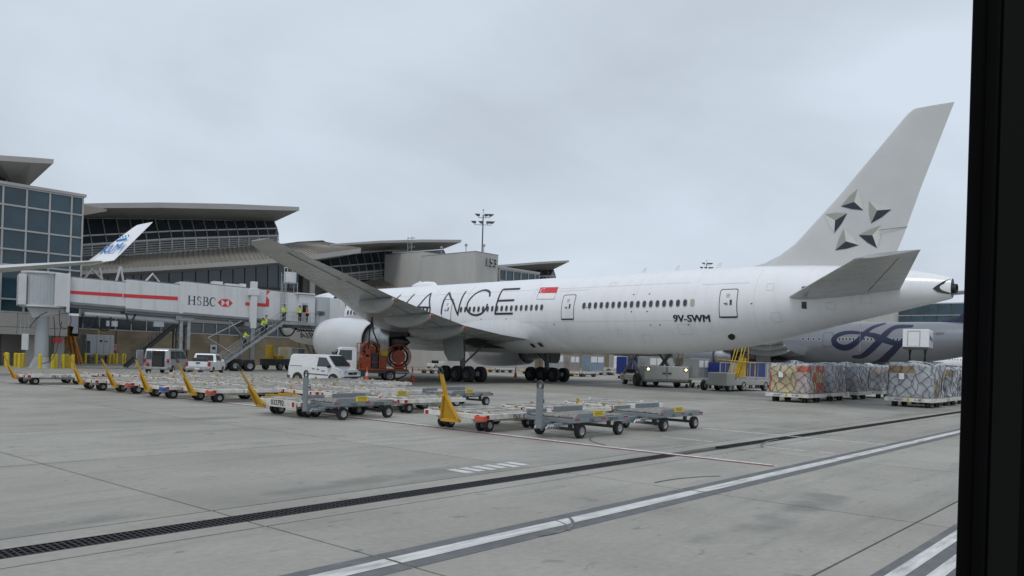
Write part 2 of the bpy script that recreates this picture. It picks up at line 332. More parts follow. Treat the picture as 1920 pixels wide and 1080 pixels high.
# trench drain with grating
GRATE = mat('cast iron grating', (.035, .033, .036), .55, metal=.5, var=.3, scale=5)
drain = thing('trench_drain', 'long dark iron trench drain grating across the apron', 'drain', (8, 9.88, 0))
for (xa_, xb_) in ((-12.0, 17.6), (20.3, 76)):
    fr = MB(); fr.box2(xa_, xb_, 9.662, 9.69, -.06, .004); fr.box2(xa_, xb_, 10.07, 10.098, -.06, .004); fr.build('rim', GRATE, drain)
    x = xa_
    while x < xb_-.1:
        xe = min(x+1.2, xb_); gb = MB()
        for yy in (9.77, 9.88, 9.99): gb.box2(x+.01, xe-.01, yy-.007, yy+.007, -.04, .001)
        k = x+.02
        while k < xe-.02:
            gb.box2(k, k+.018, 9.69, 10.07, -.04, .003); k += .075 if xe < 20 else .15
        gb.build('grate', GRATE, drain); x = xe
# painted markings, 4 mm sheets
LINEW = mat('worn white line paint', (.60, .60, .58), .6, var=.16, scale=7, dirt=(.21, .21, .20), dirt_scale=3.2, dirt_amt=.9, stretch=(.35, 2.2, 1))
LINED = mat('dark line border', (.115, .118, .122), .7, var=.2, scale=2, dirt=(.2, .2, .2), dirt_scale=3, dirt_amt=.6)
LINER = mat('dark red line paint', (.17, .03, .04), .7, var=.2, scale=3, dirt=(.25, .2, .2), dirt_scale=3, dirt_amt=.5)
def paint(name, polys, m, z, label):
    b = MB()
    for p in polys: b.add([(q[0], q[1], z) for q in p], [tuple(range(len(p)))])
    return tag(b.build(name, m), label, 'marking', kind='structure')
def rect(x0, x1, y0, y1): return [(x0, y0), (x1, y0), (x1, y1), (x0, y1)]
def segs(y0, y1):
    return [rect(XS[i]+.12, XS[i+1]+.075, y0, y1) for i in range(len(XS)-1)]+[rect(77.3, 140, y0, y1)]
paint('road_line_border', segs(6.42, 7.13), LINED, .004, 'dark border of the white service road line')
paint('road_line', segs(6.65, 6.91), LINEW, .008, 'worn white edge line of the service road')
paint('near_line_border', [rect(-5, 110, 2.02, 2.74)], LINED, .0042, 'dark border of the double white line at the lower right')
paint('near_line', [rect(-5, 110, 2.45, 2.62), rect(-5, 110, 2.12, 2.28)], LINEW, .0084, 'double white line at the lower right corner')
rl = [(17.75, 7.3), (17.5, 12.5), (17.52, 19.1), (17.5, 24.8), (17.25, 32.2), (16.5, 41.3), (14.9, 52), (13.6, 60)]
def ribbon(pts, w0, w1): return [[(pts[i][0]+w0, pts[i][1]), (pts[i][0]+w1, pts[i][1]), (pts[i+1][0]+w1, pts[i+1][1]), (pts[i+1][0]+w0, pts[i+1][1])] for i in range(len(pts)-1)]
paint('stand_line_red', ribbon(rl, -.24, -.06), LINER, .004, 'dark red line beside the white stand boundary line')
paint('stand_line_white', ribbon(rl, -.06, .12), LINEW, .0045, 'thin white stand boundary line in front of the dollies')
paint('stand_line', [rect(25.3, 25.45, 7.1, 26)], LINEW, .0046, 'thin white line right of the grey dollies')
paint('dashed_line', [rect(21.3, 21.42, 10.7, 12.4), rect(21.4, 21.52, 8.0, 9.2), rect(21.5, 21.62, 7.3, 7.7)], LINEW, .0047, 'short white dashes beside the drain')
paint('stand_number', [rect(11.2+.35*i, 11.2+.35*i+.24, 10.85+.04*(i % 2), 11.45) for i in range(6)], LINEW, .0043, 'worn white painted block beside the drain grating')

# tyre scuffs left by tugs
SCUFF = mat('rubber scuff', (.13, .128, .122), .75, var=.3, scale=6, dirt=(.26, .255, .235), dirt_scale=5, dirt_amt=.9)
for k_, (cx_, cy_, r_, a0_, a1_, w_) in enumerate(((8.35, 7.6, 1.15, 255, 325, .05), (8.2, 7.1, .8, 300, 350, .03), (13.5, 4.6, 3.2, 60, 95, .05), (24, 3.8, 6, 90, 118, .07), (20.2, 11.2, 2.5, 110, 160, .06), (30, 11.8, 8, 240, 262, .12))):
    pl_ = [[(cx_+(r_+s_*w_)*math.cos(math.radians(a0_+(a1_-a0_)*t_/12)), cy_+(r_+s_*w_)*math.sin(math.radians(a0_+(a1_-a0_)*t_/12))) for t_, s_ in ((i_, 0), (i_+1, 0), (i_+1, 1), (i_, 1))] for i_ in range(12)]
    paint('tyre_scuff', pl_, SCUFF, .0095+.0002*k_, 'curved dark tyre scuff on the concrete')
# ================================================================== TERMINAL
def brick_mat():
    m = bpy.data.materials.new('tan split block wall'); m.use_nodes = True; t = m.node_tree; b = t.nodes['Principled BSDF']; L = t.links.new; N = t.nodes.new
    tc = N('ShaderNodeTexCoord'); mp = N('ShaderNodeMapping'); mp.inputs['Rotation'].default_value = (math.pi/2, 0, 0); L(tc.outputs['Object'], mp.inputs[0])
    br = N('ShaderNodeTexBrick'); br.inputs['Scale'].default_value = 1; br.inputs['Brick Width'].default_value = .8; br.inputs['Row Height'].default_value = .4; br.inputs['Mortar Size'].default_value = .012
    br.inputs['Color1'].default_value = (.33, .265, .175, 1); br.inputs['Color2'].default_value = (.27, .215, .14, 1); br.inputs['Mortar'].default_value = (.20, .165, .115, 1); L(mp.outputs[0], br.inputs['Vector'])
    n = N('ShaderNodeTexNoise'); n.inputs['Scale'].default_value = .25; n.inputs['Detail'].default_value = 7; L(tc.outputs['Object'], n.inputs['Vector'])
    r = N('ShaderNodeValToRGB'); r.color_ramp.elements[0].position = .35; r.color_ramp.elements[1].position = .65; r.color_ramp.elements[0].color = (.72, .70, .68, 1); r.color_ramp.elements[1].color = (1.08, 1.08, 1.08, 1); L(n.outputs[0], r.inputs[0])
    x = N('ShaderNodeMixRGB'); x.blend_type = 'MULTIPLY'; x.inputs[0].default_value = 1; L(br.outputs[0], x.inputs[1]); L(r.outputs[0], x.inputs[2]); L(x.outputs[0], b.inputs['Base Color']); b.inputs['Roughness'].default_value = .85
    return m
BRICK = brick_mat()
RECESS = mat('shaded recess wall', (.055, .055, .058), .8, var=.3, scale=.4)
term = thing('terminal_building', 'large airport concourse with wave roofs, slanted glass and tan block base', 'building', (60, 102, 0))
def lerp(a, b, t): return tuple(a[i]+(b[i]-a[i])*t for i in range(len(a)))
def along(pl, x):
    """y on a pixel polyline at x"""
    for a, b in zip(pl[:-1], pl[1:]):
        if x <= b[0] or b is pl[-1]:
            t = (x-a[0])/(b[0]-a[0]); return a[1]+(b[1]-a[1])*t
def strip(mb, lines):
    """quads between successive 3-D polylines"""
    n = len(lines[0]); vs = [p for l in lines for p in l]
    mb.add(vs, [(k*n+i, k*n+i+1, (k+1)*n+i+1, (k+1)*n+i) for k in range(len(lines)-1) for i in range(n-1)])
def roof(fascia_top, fascia_bot, soffit_back, Yf, Yb, Yr, drop, parent, m_top=ROOFMET, closeends=True, lift=0):
    ft = [PY(*p, Yf) for p in fascia_top]; fb = [PY(*p, Yf) for p in fascia_bot]; sb = [PY(*p, Yb) for p in soffit_back]
    tb = [np.array((p[0], Yr, p[2]+lift-drop)) for p in ft]; bb = [np.array((q[0], Yr, q[2]+.3)) for q in sb]
    r = MB(); strip(r, [tb, ft]); o = r.build('roof', m_top, parent)
    f = MB(); f.slab([ft[0], *ft[1:], *reversed(fb)], (0, .25, 0)); f.build('fascia', ROOFMET, o)
    s = MB(); strip(s, [[p+np.array((0, .25, 0)) for p in fb], sb, bb])
    for e in (0, -1): s.add([ft[e]+np.array((0, .25, -.02)), fb[e]+np.array((0, .25, 0)), sb[e], bb[e], tb[e]-np.array((0, 0, .02))], [(0, 1, 2, 3, 4)])
    s.build('soffit', SOFFIT, o)
    return o
def glazing(xs, rows, Ys, parent, glass, mull=.10, matl=ALU, pane='pane', frame=True, dx=None):
    """xs: pixel x of the mullions at the lowest row; rows: pixel polylines from top to bottom; Ys: plane of each row; dx: x shift of each row"""
    dx = dx or [0]*len(rows)
    grid = [[PY(x+dx[r], along(rows[r], x+dx[r]), Ys[r]) for x in xs] for r in range(len(rows))]
    fr = MB()
    for r in range(len(rows)-1):
        for i in range(len(xs)-1):
            a, b, c, d = grid[r][i], grid[r][i+1], grid[r+1][i+1], grid[r+1][i]
            q = MB(); q.slab([a, b, c, d], (0, .05, 0)); q.build(pane, glass, parent)
    for i in range(len(xs)):
        for r in range(len(rows)-1): fr.beam(grid[r][i], grid[r+1][i], mull, mull*2, up=(0, 1, 0))
    for r in range(len(rows)):
        for i in range(len(xs)-1): fr.beam(grid[r][i], grid[r][i+1], mull*1.9, mull*1.2, up=(0, 1, 0))
    if frame: fr.build('mullions', matl, parent)
    return grid
# --- base: tan block wall, window band, spandrel
YB = 101.5
zb = [0, 4.05, 5.45, 9.6]
b = MB(); b.box2(26, 150, YB, YB+3, 0, 4.0); base = b.build('block_wall', BRICK, term)
b = MB(); b.box2(150.01, 330, YB, YB+3, 0, 9); b.build('grey_wall', CONC, term)
b = MB(); b.box2(26, 150, YB-.02, YB+3, 5.5, 10.4); b.build('spandrel', CONC, term)
b = MB(); b.box2(26, 150, YB+.5, YB+3, 4.0, 5.5); b.build('window_band_back', BLACK, term)
b = MB(); b.box2(26, 150, YB-.12, YB+.3, 3.98, 4.12); b.build('window_sill', ALU, term)
x = 30.
while x < 148:
    p = MB(); p.box2(x+.08, x+1.82, YB+.12, YB+.17, 4.14, 5.42); p.build('pane', BLDGLASS, term)
    m_ = MB(); m_.box2(x-.06, x+.06, YB+.0, YB+.3, 4.12, 5.48); m_.build('mullion', ALU, term); x += 1.9
for xx in (41.5, 55, 68, 81, 95, 110, 125, 140):
    j = MB(); j.box2(xx-.05, xx+.05, YB-.03, YB+.02, 0, 3.97); j.build('wall_joint', RECESS, term)
# --- lower glazing band
xs = [150, 176, 203, 228, 250, 265, 291, 317, 342, 367, 391, 414, 437, 459, 480, 502, 522, 541, 562]
gt = [(150, 512), (480, 494), (562, 492)]; gb_ = [(150, 527), (300, 530), (567, 542)]
glazing(xs, [gt, gb_], [100.2, 100.2], term, BLDGLASS2, .09, DARK_STEEL)
b = MB(); b.add([PY(150, 527, 100.4), PY(300, 530, 100.4), PY(600, 544, 100.4), PY(600, 556, 100.4), PY(150, 540, 100.4)], [(0, 1, 2, 3, 4)]); b.build('brown_band', BROWN, term)
b = MB(); c0 = PY(571, 500, 100.0); c1 = PY(571, 549, 100.0); b.box2(c0[0]-.45, c0[0]+.45, 99.6, 100.3, c1[2], c0[2]+2); b.build('brown_pier', BROWN, term)
b = MB(); c0 = PY(582, 500, 100.0); b.box2(c0[0]-.42, c0[0]+.42, 99.3, 100.2, c1[2]-.3, c0[2]+2); b.build('white_pier', CONC_L, term)
b = MB(); b.box2(28, 150, 101.6, 104, 10.38, 13.4); b.build('back_wall', BROWN, term)
# --- upper glazing of the first roof wave
m1 = [150, 172, 200, 226, 251, 275, 299, 322, 345, 367, 389, 410, 429, 447, 466, 485, 503, 522]
top = [(120, 408), (330, 411), (530, 415)]; tr = [(140, 443), (330, 433), (530, 428)]; bo = [(140, 460), (330, 447), (530, 441)]; lo = [(140, 483), (330, 469), (530, 456)]
glazing(m1, [top, tr, bo], [104.2, 102.4, 101.6], term, BLDGLASS, .10, ALU, dx=[-9, -3, 0])
def louvres(xs, bo, lo, Y, parent, n=5):
    for i in range(len(xs)-1):
        l = MB(); A = PY(xs[i], along(bo, xs[i]), Y); B = PY(xs[i+1], along(bo, xs[i+1]), Y); C = PY(xs[i+1], along(lo, xs[i+1]), Y); D = PY(xs[i], along(lo, xs[i]), Y)
        for k in range(n):
            t = (k+.5)/n; l.beam(A+(D-A)*t, B+(C-B)*t, .16, .30*abs(A[2]-D[2])/n+.03, up=(0, -.7, .7))
        l.beam(A, D, .12, .2, up=(0, 1, 0)); l.build('louvre_panel', ALU, parent)
        q = MB(); q.slab([A+np.array((0, .3, 0)), B+np.array((0, .3, 0)), C+np.array((0, .3, 0)), D+np.array((0, .3, 0))], (0, .05, 0)); q.build('louvre_back', DARK_STEEL, parent)
louvres(m1, bo, lo, 101.6, term)
# solid end of the wave
b = MB(); b.add([PY(513, 415, 104.3), PY(522, 441, 101.7), PY(524, 458, 101.7), PY(524, 458, 112), PY(513, 415, 112)], [(0, 1, 2, 3, 4)]); b.build('end_wall', CONC, term)
b = MB(); strip(b, [[PY(140, 483, 101.75), PY(330, 469, 101.75), PY(526, 456, 101.75)], [PY(140, 490, 101.75), PY(330, 475, 101.75), PY(526, 462, 101.75)]]); b.build('louvre_sill', CONC, term)
roof([(100, 383), (200, 380.5), (300, 379.5), (430, 382), (561, 388)], [(100, 391), (200, 390), (300, 389.5), (430, 392), (561, 395)], [(90, 409), (200, 409.5), (300, 411), (420, 413), (514, 416)], 97.5, 104.2, 135, 2.5, term)
# small seamed roof corner left of the wave
b = MB(); b.slab([PY(148, 382, 97), PY(200, 392, 96), PY(200, 396, 96), PY(148, 405, 97)], (0, 4, 0)); b.build('roof', SEAMROOF, term)
# --- lower seamed roof
eave = [(150, 508), (300, 499), (480, 487.5), (600, 476), (677, 466)]; eaveb = [(150, 515), (300, 507), (480, 496), (600, 485), (676, 474)]
ridge = [(150, 486), (300, 475), (470, 462), (560, 456), (612, 455)]
YE, YR = 95.5, 101.8
r = MB(); E3 = [PY(*p, YE) for p in eave]; B3 = [PY(*p, YE) for p in eaveb]; R3 = [PY(*p, YR) for p in ridge]
strip(r, [R3, E3]); lr = r.build('roof', SEAMROOF, term)
r = MB(); r.slab([*E3, *reversed(B3)], (0, .2, 0)); r.build('fascia', ROOFMET, lr)
r = MB(); S3 = [np.array((p[0], 101, p[2]-.4)) for p in B3]; strip(r, [[p+np.array((0, .2, 0)) for p in B3], S3]); r.add([E3[-1], B3[-1], S3[-1], R3[-1]], [(0, 1, 2, 3)]); r.build('soffit', SOFFIT, lr)
def poly_at(P, t):
    k = min(int(t*(len(P)-1)), len(P)-2); f = t*(len(P)-1)-k; return P[k]+(P[k+1]-P[k])*f
for i in range(75):
    t = i/74; s_ = MB(); a = poly_at(R3, t); c = poly_at(E3, t); s_.beam(a+np.array((0, 0, .05)), c+np.array((0, 0, .05)), .10, .14); s_.build('roof_seam', SEAMROOF, lr)
b = MB(); hb = [PY(525, 459, 106), PY(560, 453, 106), PY(605, 450.5, 106), PY(618, 456, 106), PY(618, 470, 106), PY(525, 470, 106)]; b.slab(hb, (0, 6, 0)); b.build('roof_hump', DARK_STEEL, term)
# --- second roof wave
m2 = [585, 605, 624, 642, 659, 674, 688, 702, 715, 729, 742]
top = [(560, 486), (725, 470), (760, 472)]; tr = [(570, 504), (660, 497), (760, 489)]; bo = [(570, 519), (660, 512), (760, 502)]; lo = [(570, 536), (672, 527), (760, 515)]
glazing(m2, [top, tr, bo], [106.5, 104.8, 104.0], term, BLDGLASS, .10, ALU, dx=[-8, -3, 0])
louvres(m2, bo, lo, 104.0, term, 4)
b = MB(); b.add([PY(585, 485, 108), PY(832, 468, 108), PY(838, 480, 108), PY(838, 520, 108), PY(585, 545, 108)], [(0, 1, 2, 3, 4)]); b.build('dark_glass_back', BLDGLASS, term)
roof([(620, 457.5), (715, 451), (790, 449), (865, 449.5)], [(620, 461), (715, 455.5), (790, 454), (865, 454.5)], [(600, 474), (690, 470), (770, 468), (831, 467)], 98.5, 106.5, 135, 2.5, term)
r = MB(); R4 = [PY(610, 540, 104), PY(677, 529, 104), PY(728, 521, 104), PY(775, 530, 104)]; E4 = [PY(610, 560, 98), PY(690, 551, 98), PY(750, 545, 98), PY(800, 545, 98)]
strip(r, [R4, E4]); lr2 = r.build('roof', SEAMROOF, term)
for i in range(40):
    t = i/39; s_ = MB(); s_.beam(poly_at(R4, t)+np.array((0, 0, .05)), poly_at(E4, t)+np.array((0, 0, .05)), .10, .14); s_.build('roof_seam', SEAMROOF, lr2)
r = MB(); strip(r, [E4, [p-np.array((0, 0, .8)) for p in E4], [np.array((p[0], 101.8, p[2]-1)) for p in E4]]); r.build('soffit', SOFFIT, lr2)
# --- third roof wave
roof([(905, 499), (960, 495), (1010, 491), (1067, 488)], [(905, 503), (960, 499), (1010, 495), (1067, 491.5)], [(905, 510), (960, 509), (1000, 507.5), (1038, 505)], 98.5, 108, 135, 2.5, term)
m3 = [950, 965, 980, 994, 1007, 1019, 1031, 1043]
glazing(m3, [[(940, 509), (1036, 505)], [(950, 520), (1045, 517)], [(950, 535), (1050, 531)]], [108, 106.5, 105.5], term, BLDGLASS, .12, ALU, dx=[-6, -2, 0])
b = MB(); b.box2(108, 146, 106.2, 120, 8, 18.5); b.build('core_wall', BROWN, term)
# glass box beside the concrete block
gx = [936, 948, 962, 976, 990, 1002, 1010]
glazing(gx, [[(936, 504), (1010, 514.5)], [(936, 526), (1010, 534)], [(936, 550), (1010, 556)]], [96, 96, 96], term, BLDGLASS2, .16, ALU)
cA = PY(936, 504, 96); cB = PY(936, 550, 96); cC = PY(1010, 514.5, 96)
b = MB(); b.box2(cA[0]-.2, cC[0]+.2, 95.8, 101, cA[2]+.1, cA[2]+.5); b.build('box_roof', ROOFMET, term)
b = MB(); b.box2(cA[0], cA[0]+.1, 96.1, 101, 8, cA[2]); b.build('side_pane', BLDGLASS2, term)
b = MB(); b.box2(cA[0]-.1, cC[0], 96.3, 101.3, 0, cB[2]); b.build('box_base', CONC_L, term)
# --- gate block with number
blk = thing('gate_block', 'pale concrete stair block with raised number 153', 'building', (87.6, 92, 0))
b = MB(); b.box2(85, 90.1, 82, 94, 0, 17.75); b.build('tower', CONC_L, blk, bevel=.04)
b = MB(); b.box2(85.01, 90.1, 94.01, 103, 0, 18.5); b.build('rear_tower', CONC_L, blk, bevel=.04)
b = MB(); b.box2(84.97, 90.13, 81.97, 94.0, 17.76, 17.86); b.build('coping', ROOFMET, blk)
b = MB(); b.box2(84.97, 90.13, 94.0, 103.03, 18.51, 18.6); b.build('coping', ROOFMET, blk)
tv, tf = text_verts('153', 1.75); o_ = Vector((88.3, 81.95, 16.45)); tb_ = MB()
for dy in (.30,): tb_.add([o_+Vector((a*1.05, -dy, c)) for a, c in tv], tf)
tb_.add([], []); nb = len(tv)
tb_.build('gate_number', mat('raised concrete numerals', (.52, .50, .44), .7, var=.1), blk)
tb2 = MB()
for dy in (.02, .08, .14, .2, .26): tb2.add([o_+Vector((a*1.05+.14*(1-dy/.3), -dy, c-.10*(1-dy/.3))) for a, c in tv], tf)  # dark copies shifted right and down paint the shadow side of the numerals
tb2.add([], []); tb2.build('number_shadow', mat('painted number shadow', (.10, .10, .095), .8), blk)
b = MB(); b.box2(88.6, 89.8, 81.9, 82.05, 10.6, 13.6); b.build('louvre', DARK_STEEL, blk)
for (xx, yy) in ((85.6, 90), (85.5, 84.5), (87.2, 82.4)):
    b = MB(); b.cyl((xx, yy, 17.85), (xx, yy, 18.8), .06, n=8); b.lathe([(0, .05), (.05, .22), (.35, .22), (.42, .05)], (xx, yy, 18.75), (0, 0, 1), 8); b.build('vent', GALV, blk)
b = MB()   # roof ladder cage
lx, ly = 85.6, 97.5
for dy in (-.5, .5): b.tube([(lx, ly+dy, 18.5), (lx, ly+dy, 21.2)], .05, 6)
for k in range(6): b.tube([(lx, ly-.5, 18.9+k*.42), (lx, ly+.5, 18.9+k*.42)], .04, 5)
for k in (19.6, 20.4, 21.1): b.tube([(lx, ly-.5, k), (lx+.8, ly-.4, k), (lx+.8, ly+.4, k), (lx, ly+.5, k)], .035, 5)
b.build('roof_ladder', GALV, blk)
# --- glass pavilion on the left
pav = thing('glass_pavilion', 'gridded glass pavilion with blue tinted panes at the left edge', 'building', (15, 86, 0))
YP = 84.
zr = [16.75, 15.0, 12.75, 10.9, 9.45, 6.25, 5.05]
pxs = [PY(px, 430, YP)[0] for px in (154, 133, 92, 48.5, 4)]
dxp = pxs[1]-pxs[2]; cols = [pxs[0], pxs[1], pxs[2], pxs[3], pxs[4]]
while cols[-1] > -12: cols.append(cols[-1]-dxp)
for i in range(len(cols)-1):
    for k in range(len(zr)-1):
        q = MB(); q.box2(cols[i+1]+.06, cols[i]-.06, YP+.06, YP+.11, zr[k+1]+.06, zr[k]-.06); q.build('pane', BLDGLASS2, pav)
for xx in cols:
    q = MB(); q.box2(xx-.075, xx+.075, YP-.06, YP+.2, zr[-1], zr[0]); q.build('mullion', ALU, pav)
for z in zr:
    q = MB(); q.box2(cols[-1], cols[0]+.07, YP-.08, YP+.18, z-.075, z+.075); q.build('rail', ALU, pav)
q = MB(); q.box2(cols[-1], cols[0]+.25, YP-.2, 101, zr[0]+.08, zr[0]+.35); q.build('roof_edge', ROOFMET, pav)
q = MB(); q.box2(cols[0]-.02, cols[0]+.06, YP+.2, 101.4, 3.0, zr[0]); q.build('side_wall', BLDGLASS, pav)
XE = PY(127, 600, YP)[0]; x = XE
while x > -12:   # concrete panels below the glass
    for z0, z1 in ((2.95, 3.62), (3.66, 4.95)):
        q = MB(); q.box2(max(x-4.4, -14), x-.03, YP-.1, YP+.35, z0, z1); q.build('panel', CONC, pav)
    x -= 4.4
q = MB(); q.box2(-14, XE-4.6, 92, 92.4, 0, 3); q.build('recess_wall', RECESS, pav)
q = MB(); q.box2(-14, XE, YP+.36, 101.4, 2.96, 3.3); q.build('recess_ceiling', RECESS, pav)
for xx in (XE-.5, XE-3.0):
    q = MB(); q.box2(xx-.45, xx+.45, YP+.5, YP+1.4, 0, 2.95); q.build('column', CONC, pav, bevel=.03)
q = MB(); q.box2(XE-4.5, XE-.2, 88, 101, 0, 2.95); q.build('inner_wall', CONC, pav)
for xx in (XE-6.5, XE-6.0): 
    q = MB(); q.tube([(xx, 91.8, 0), (xx, 91.8, 1.9), (xx+.25, 91.8, 2.3), (xx+.25, 91.8, 3)], .07, 6); q.build('pipe', GALV, pav)
q = MB(); q.box2(XE-1.3, XE-.5, YP-.16, YP-.11, 2.3, 2.75); q.build('warning_sign', SIGNRED, pav)
# high curved roof above the pavilion
roof([(-260, 268), (-100, 283), (0, 291), (60, 295), (101, 298.5)], [(-260, 280), (-100, 295), (0, 301), (60, 305), (100, 307)], [(-260, 322), (-100, 322), (0, 328), (20, 338), (46, 356)], 91, 97, 125, 2, pav)
hx = [-200, -150, -100, -50, -5, 12, 41]
glazing(hx, [[(-200, 322), (0, 326), (45, 334)], [(-200, 342), (0, 349), (45, 352)], [(-200, 365), (0, 372), (45, 375)]], [97.6]*3, pav, BLDGLASS, .12, ALU)
# --- far pier on the right
pier = thing('far_pier', 'pale concrete far pier with dark glass behind the silver airliner', 'building', (240, 60, 0))
q = MB(); q.box2(232, 262, 62, 110, 0, 20.5); q.build('wall', CONC_L, pier)
q = MB(); q.box2(229.8, 262, 5, 61.98, 0, 19.6); q.build('wall', mat('far dark pier wall', (.10, .11, .12), .5, var=.1), pier)
for i in range(18):
    for k in range(5):
        q = MB(); q.box2(229.6, 229.75, 5.3+i*3.15, 8.2+i*3.15, 4.3+k*3.05, 7.1+k*3.05); q.build('pane', BLDGLASS2, pier)
for k in range(6):
    q = MB(); q.box2(229.5, 229.78, 5, 62, 4.05+k*3.05, 4.25+k*3.05); q.build('rail', ALU, pier)
q = MB(); q.box2(232-.15, 262, 62, 110, 20.51, 20.9); q.build('coping', ROOFMET, pier)
# --- floodlight masts
def mast(x, y, h, label, base=0):
    t = thing('floodlight_mast', label, 'light mast', (x, y, base), AZ-math.pi/2, 'floodlight masts')
    f = xf((0, 0, 0)); m = MB(); m.cyl((0, 0, 0), (0, 0, h), .22, .11, 10); m.build('pole', DARK_STEEL, t, smooth=40, world=False)
    for zz, xs_ in ((h-1.6, (-1.6, -.2, .9, 1.6)), (h-.2, (-.9, .5, 1.35))):
        a = MB(); a.tube([(xs_[0], 0, zz-.35), (xs_[-1], 0, zz-.35)], .05, 6)
        for xx in xs_: a.tube([(xx, 0, zz-.35), (xx, 0, zz)], .04, 5)
        a.build('crossarm', DARK_STEEL, t, world=False)
        for xx in xs_:
            l = MB(); sg = -1 if xx < 0 else 1
            l.add([(xx-.28, -.3, zz-.15), (xx+.28, -.3, zz-.15), (xx+.28, .3, zz-.05), (xx-.28, .3, zz-.05), (xx-.5+sg*.25, -.55, zz+.3), (xx+.5+sg*.25, -.55, zz+.3), (xx+.5+sg*.25, .45, zz+.42), (xx-.5+sg*.25, .45, zz+.42)],
                  [(0, 3, 2, 1), (4, 5, 6, 7), (0, 1, 5, 4), (1, 2, 6, 5), (2, 3, 7, 6), (3, 0, 4, 7)]); l.build('floodlight', GEAR, t, world=False)
    m = MB(); m.cyl((0, 0, h), (0, 0, h+.9), .05, n=6); m.box((0, 0, h+.95), (.35, .2, .15)); m.build('beacon', GALV, t, world=False)
    return t
pm = PY(904, 470, 105); mast(pm[0], 105, PY(907, 403, 105)[2], 'tall floodlight mast with seven lamps rising behind the 153 block')
pm2 = PY(1325, 497, 125); mast(pm2[0], 125, pm2[2]+.6, 'distant floodlight mast head showing above the white fuselage')
# ================================================================== AIRLINERS
YAW = math.radians(-2.9); AXV = np.array([math.cos(YAW), math.sin(YAW), 0]); AYV = np.array([-math.sin(YAW), math.cos(YAW), 0])
V0 = 50.4
FT = [(89.5, 5.15, 4.85, .08), (89.2, 5.5, 4.3, .55), (88.5, 5.98, 3.85, 1.05), (87, 6.75, 3.36, 1.75), (85, 7.75, 3.04, 2.35), (83, 8.5, 2.89, 2.77), (80.5, 9.0, 2.80, 3.04), (77.5, 9.16, 2.78, 3.17), (75, 9.16, 2.78, 3.19),
      (60, 9.16, 2.78, 3.19), (48, 9.16, 2.78, 3.19), (38, 9.16, 2.78, 3.19), (35.5, 9.16, 2.79, 3.19), (33, 9.16, 2.86, 3.18), (30, 9.16, 3.06, 3.11), (26.8, 9.12, 3.46, 2.92), (24, 9.04, 4.02, 2.62), (20.85, 8.86, 4.84, 2.12), (18, 8.58, 5.5, 1.58), (16, 8.28, 5.98, 1.12), (14.5, 7.95, 6.33, .66), (13.8, 7.75, 6.5, .36)]
def sect(v):
    v = min(max(v, 13.8), 89.5)
    for i in range(len(FT)-1):
        a, b = FT[i], FT[i+1]
        if a[0] >= v >= b[0]:
            t = (a[0]-v)/(a[0]-b[0]); p = FT[max(i-1, 0)]; n = FT[min(i+2, len(FT)-1)]; r = []
            for k in (1, 2, 3):
                d = (a[0]-b[0]); m0 = (b[k]-p[k])/max(p[0]-b[0], 1e-6)*d; m1 = (n[k]-a[k])/max(a[0]-n[0], 1e-6)*d
                if (b[k]-a[k]) == 0: m0 = m1 = 0
                r.append((2*t**3-3*t**2+1)*a[k]+(t**3-2*t**2+t)*m0+(-2*t**3+3*t**2)*b[k]+(t**3-t**2)*m1)
            return (r[0]+r[1])/2, (r[0]-r[1])/2, r[2]
def side(v, z):
    zc, rz, ry = sect(v); q = max(-.999, min(.999, (z-zc)/rz)); return -ry*math.sqrt(1-q*q)
def foil(n=14, t=.12, sym=False):
    """unit-chord loop, x 0 at leading edge .. 1"""
    up, lo = [], []
    for i in range(n+1):
        x = .5*(1-math.cos(math.pi*i/n)); y = 5*t*(.2969*math.sqrt(x)-.126*x-.3516*x*x+.2843*x**3-.1036*x**4)
        up.append((x, y)); lo.append((x, -y if sym else -y*.75))
    return up+lo[-2:0:-1]
def loftfoil(mb, secs, t=.12, sym=False, vertical=False):
    rings = []
    for s in secs:
        th = s[4] if len(s) > 4 else t
        le, te = s[1], s[2]; c = le-te
        ri = s[5] if len(s) > 5 else 0.
        rings.append([((s[0], le-x*c, s[3]+y*c+ri*x) if not vertical else (y*c, le-x*c, s[0])) for x, y in foil(14, th, sym)])
    mb.loft(rings)
WSEC = [(2.2, 63.2, 45.6, 3.75, .12), (6, 59.6, 45.4, 4.05, .115), (10.8, 55.6, 44.6, 4.55, .11), (15.5, 51.9, 43.1, 5.25, .10), (20, 47.6, 41.5, 5.98, .085), (25.6, 43.5, 39.2, 6.95, .075), (28.6, 41.5, 38.0, 7.45, .06), (30.2, 40.3, 37.3, 7.72, .05), (31.2, 39.2, 36.9, 7.88, .045), (31.55, 38.5, 36.8, 7.93, .04)]
def wz(lat):
    l = abs(lat)
    for a, b in zip(WSEC[:-1], WSEC[1:]):
        if l <= b[0]: return a[3]+(b[3]-a[3])*(l-a[0])/(b[0]-a[0])
    return WSEC[-1][3]
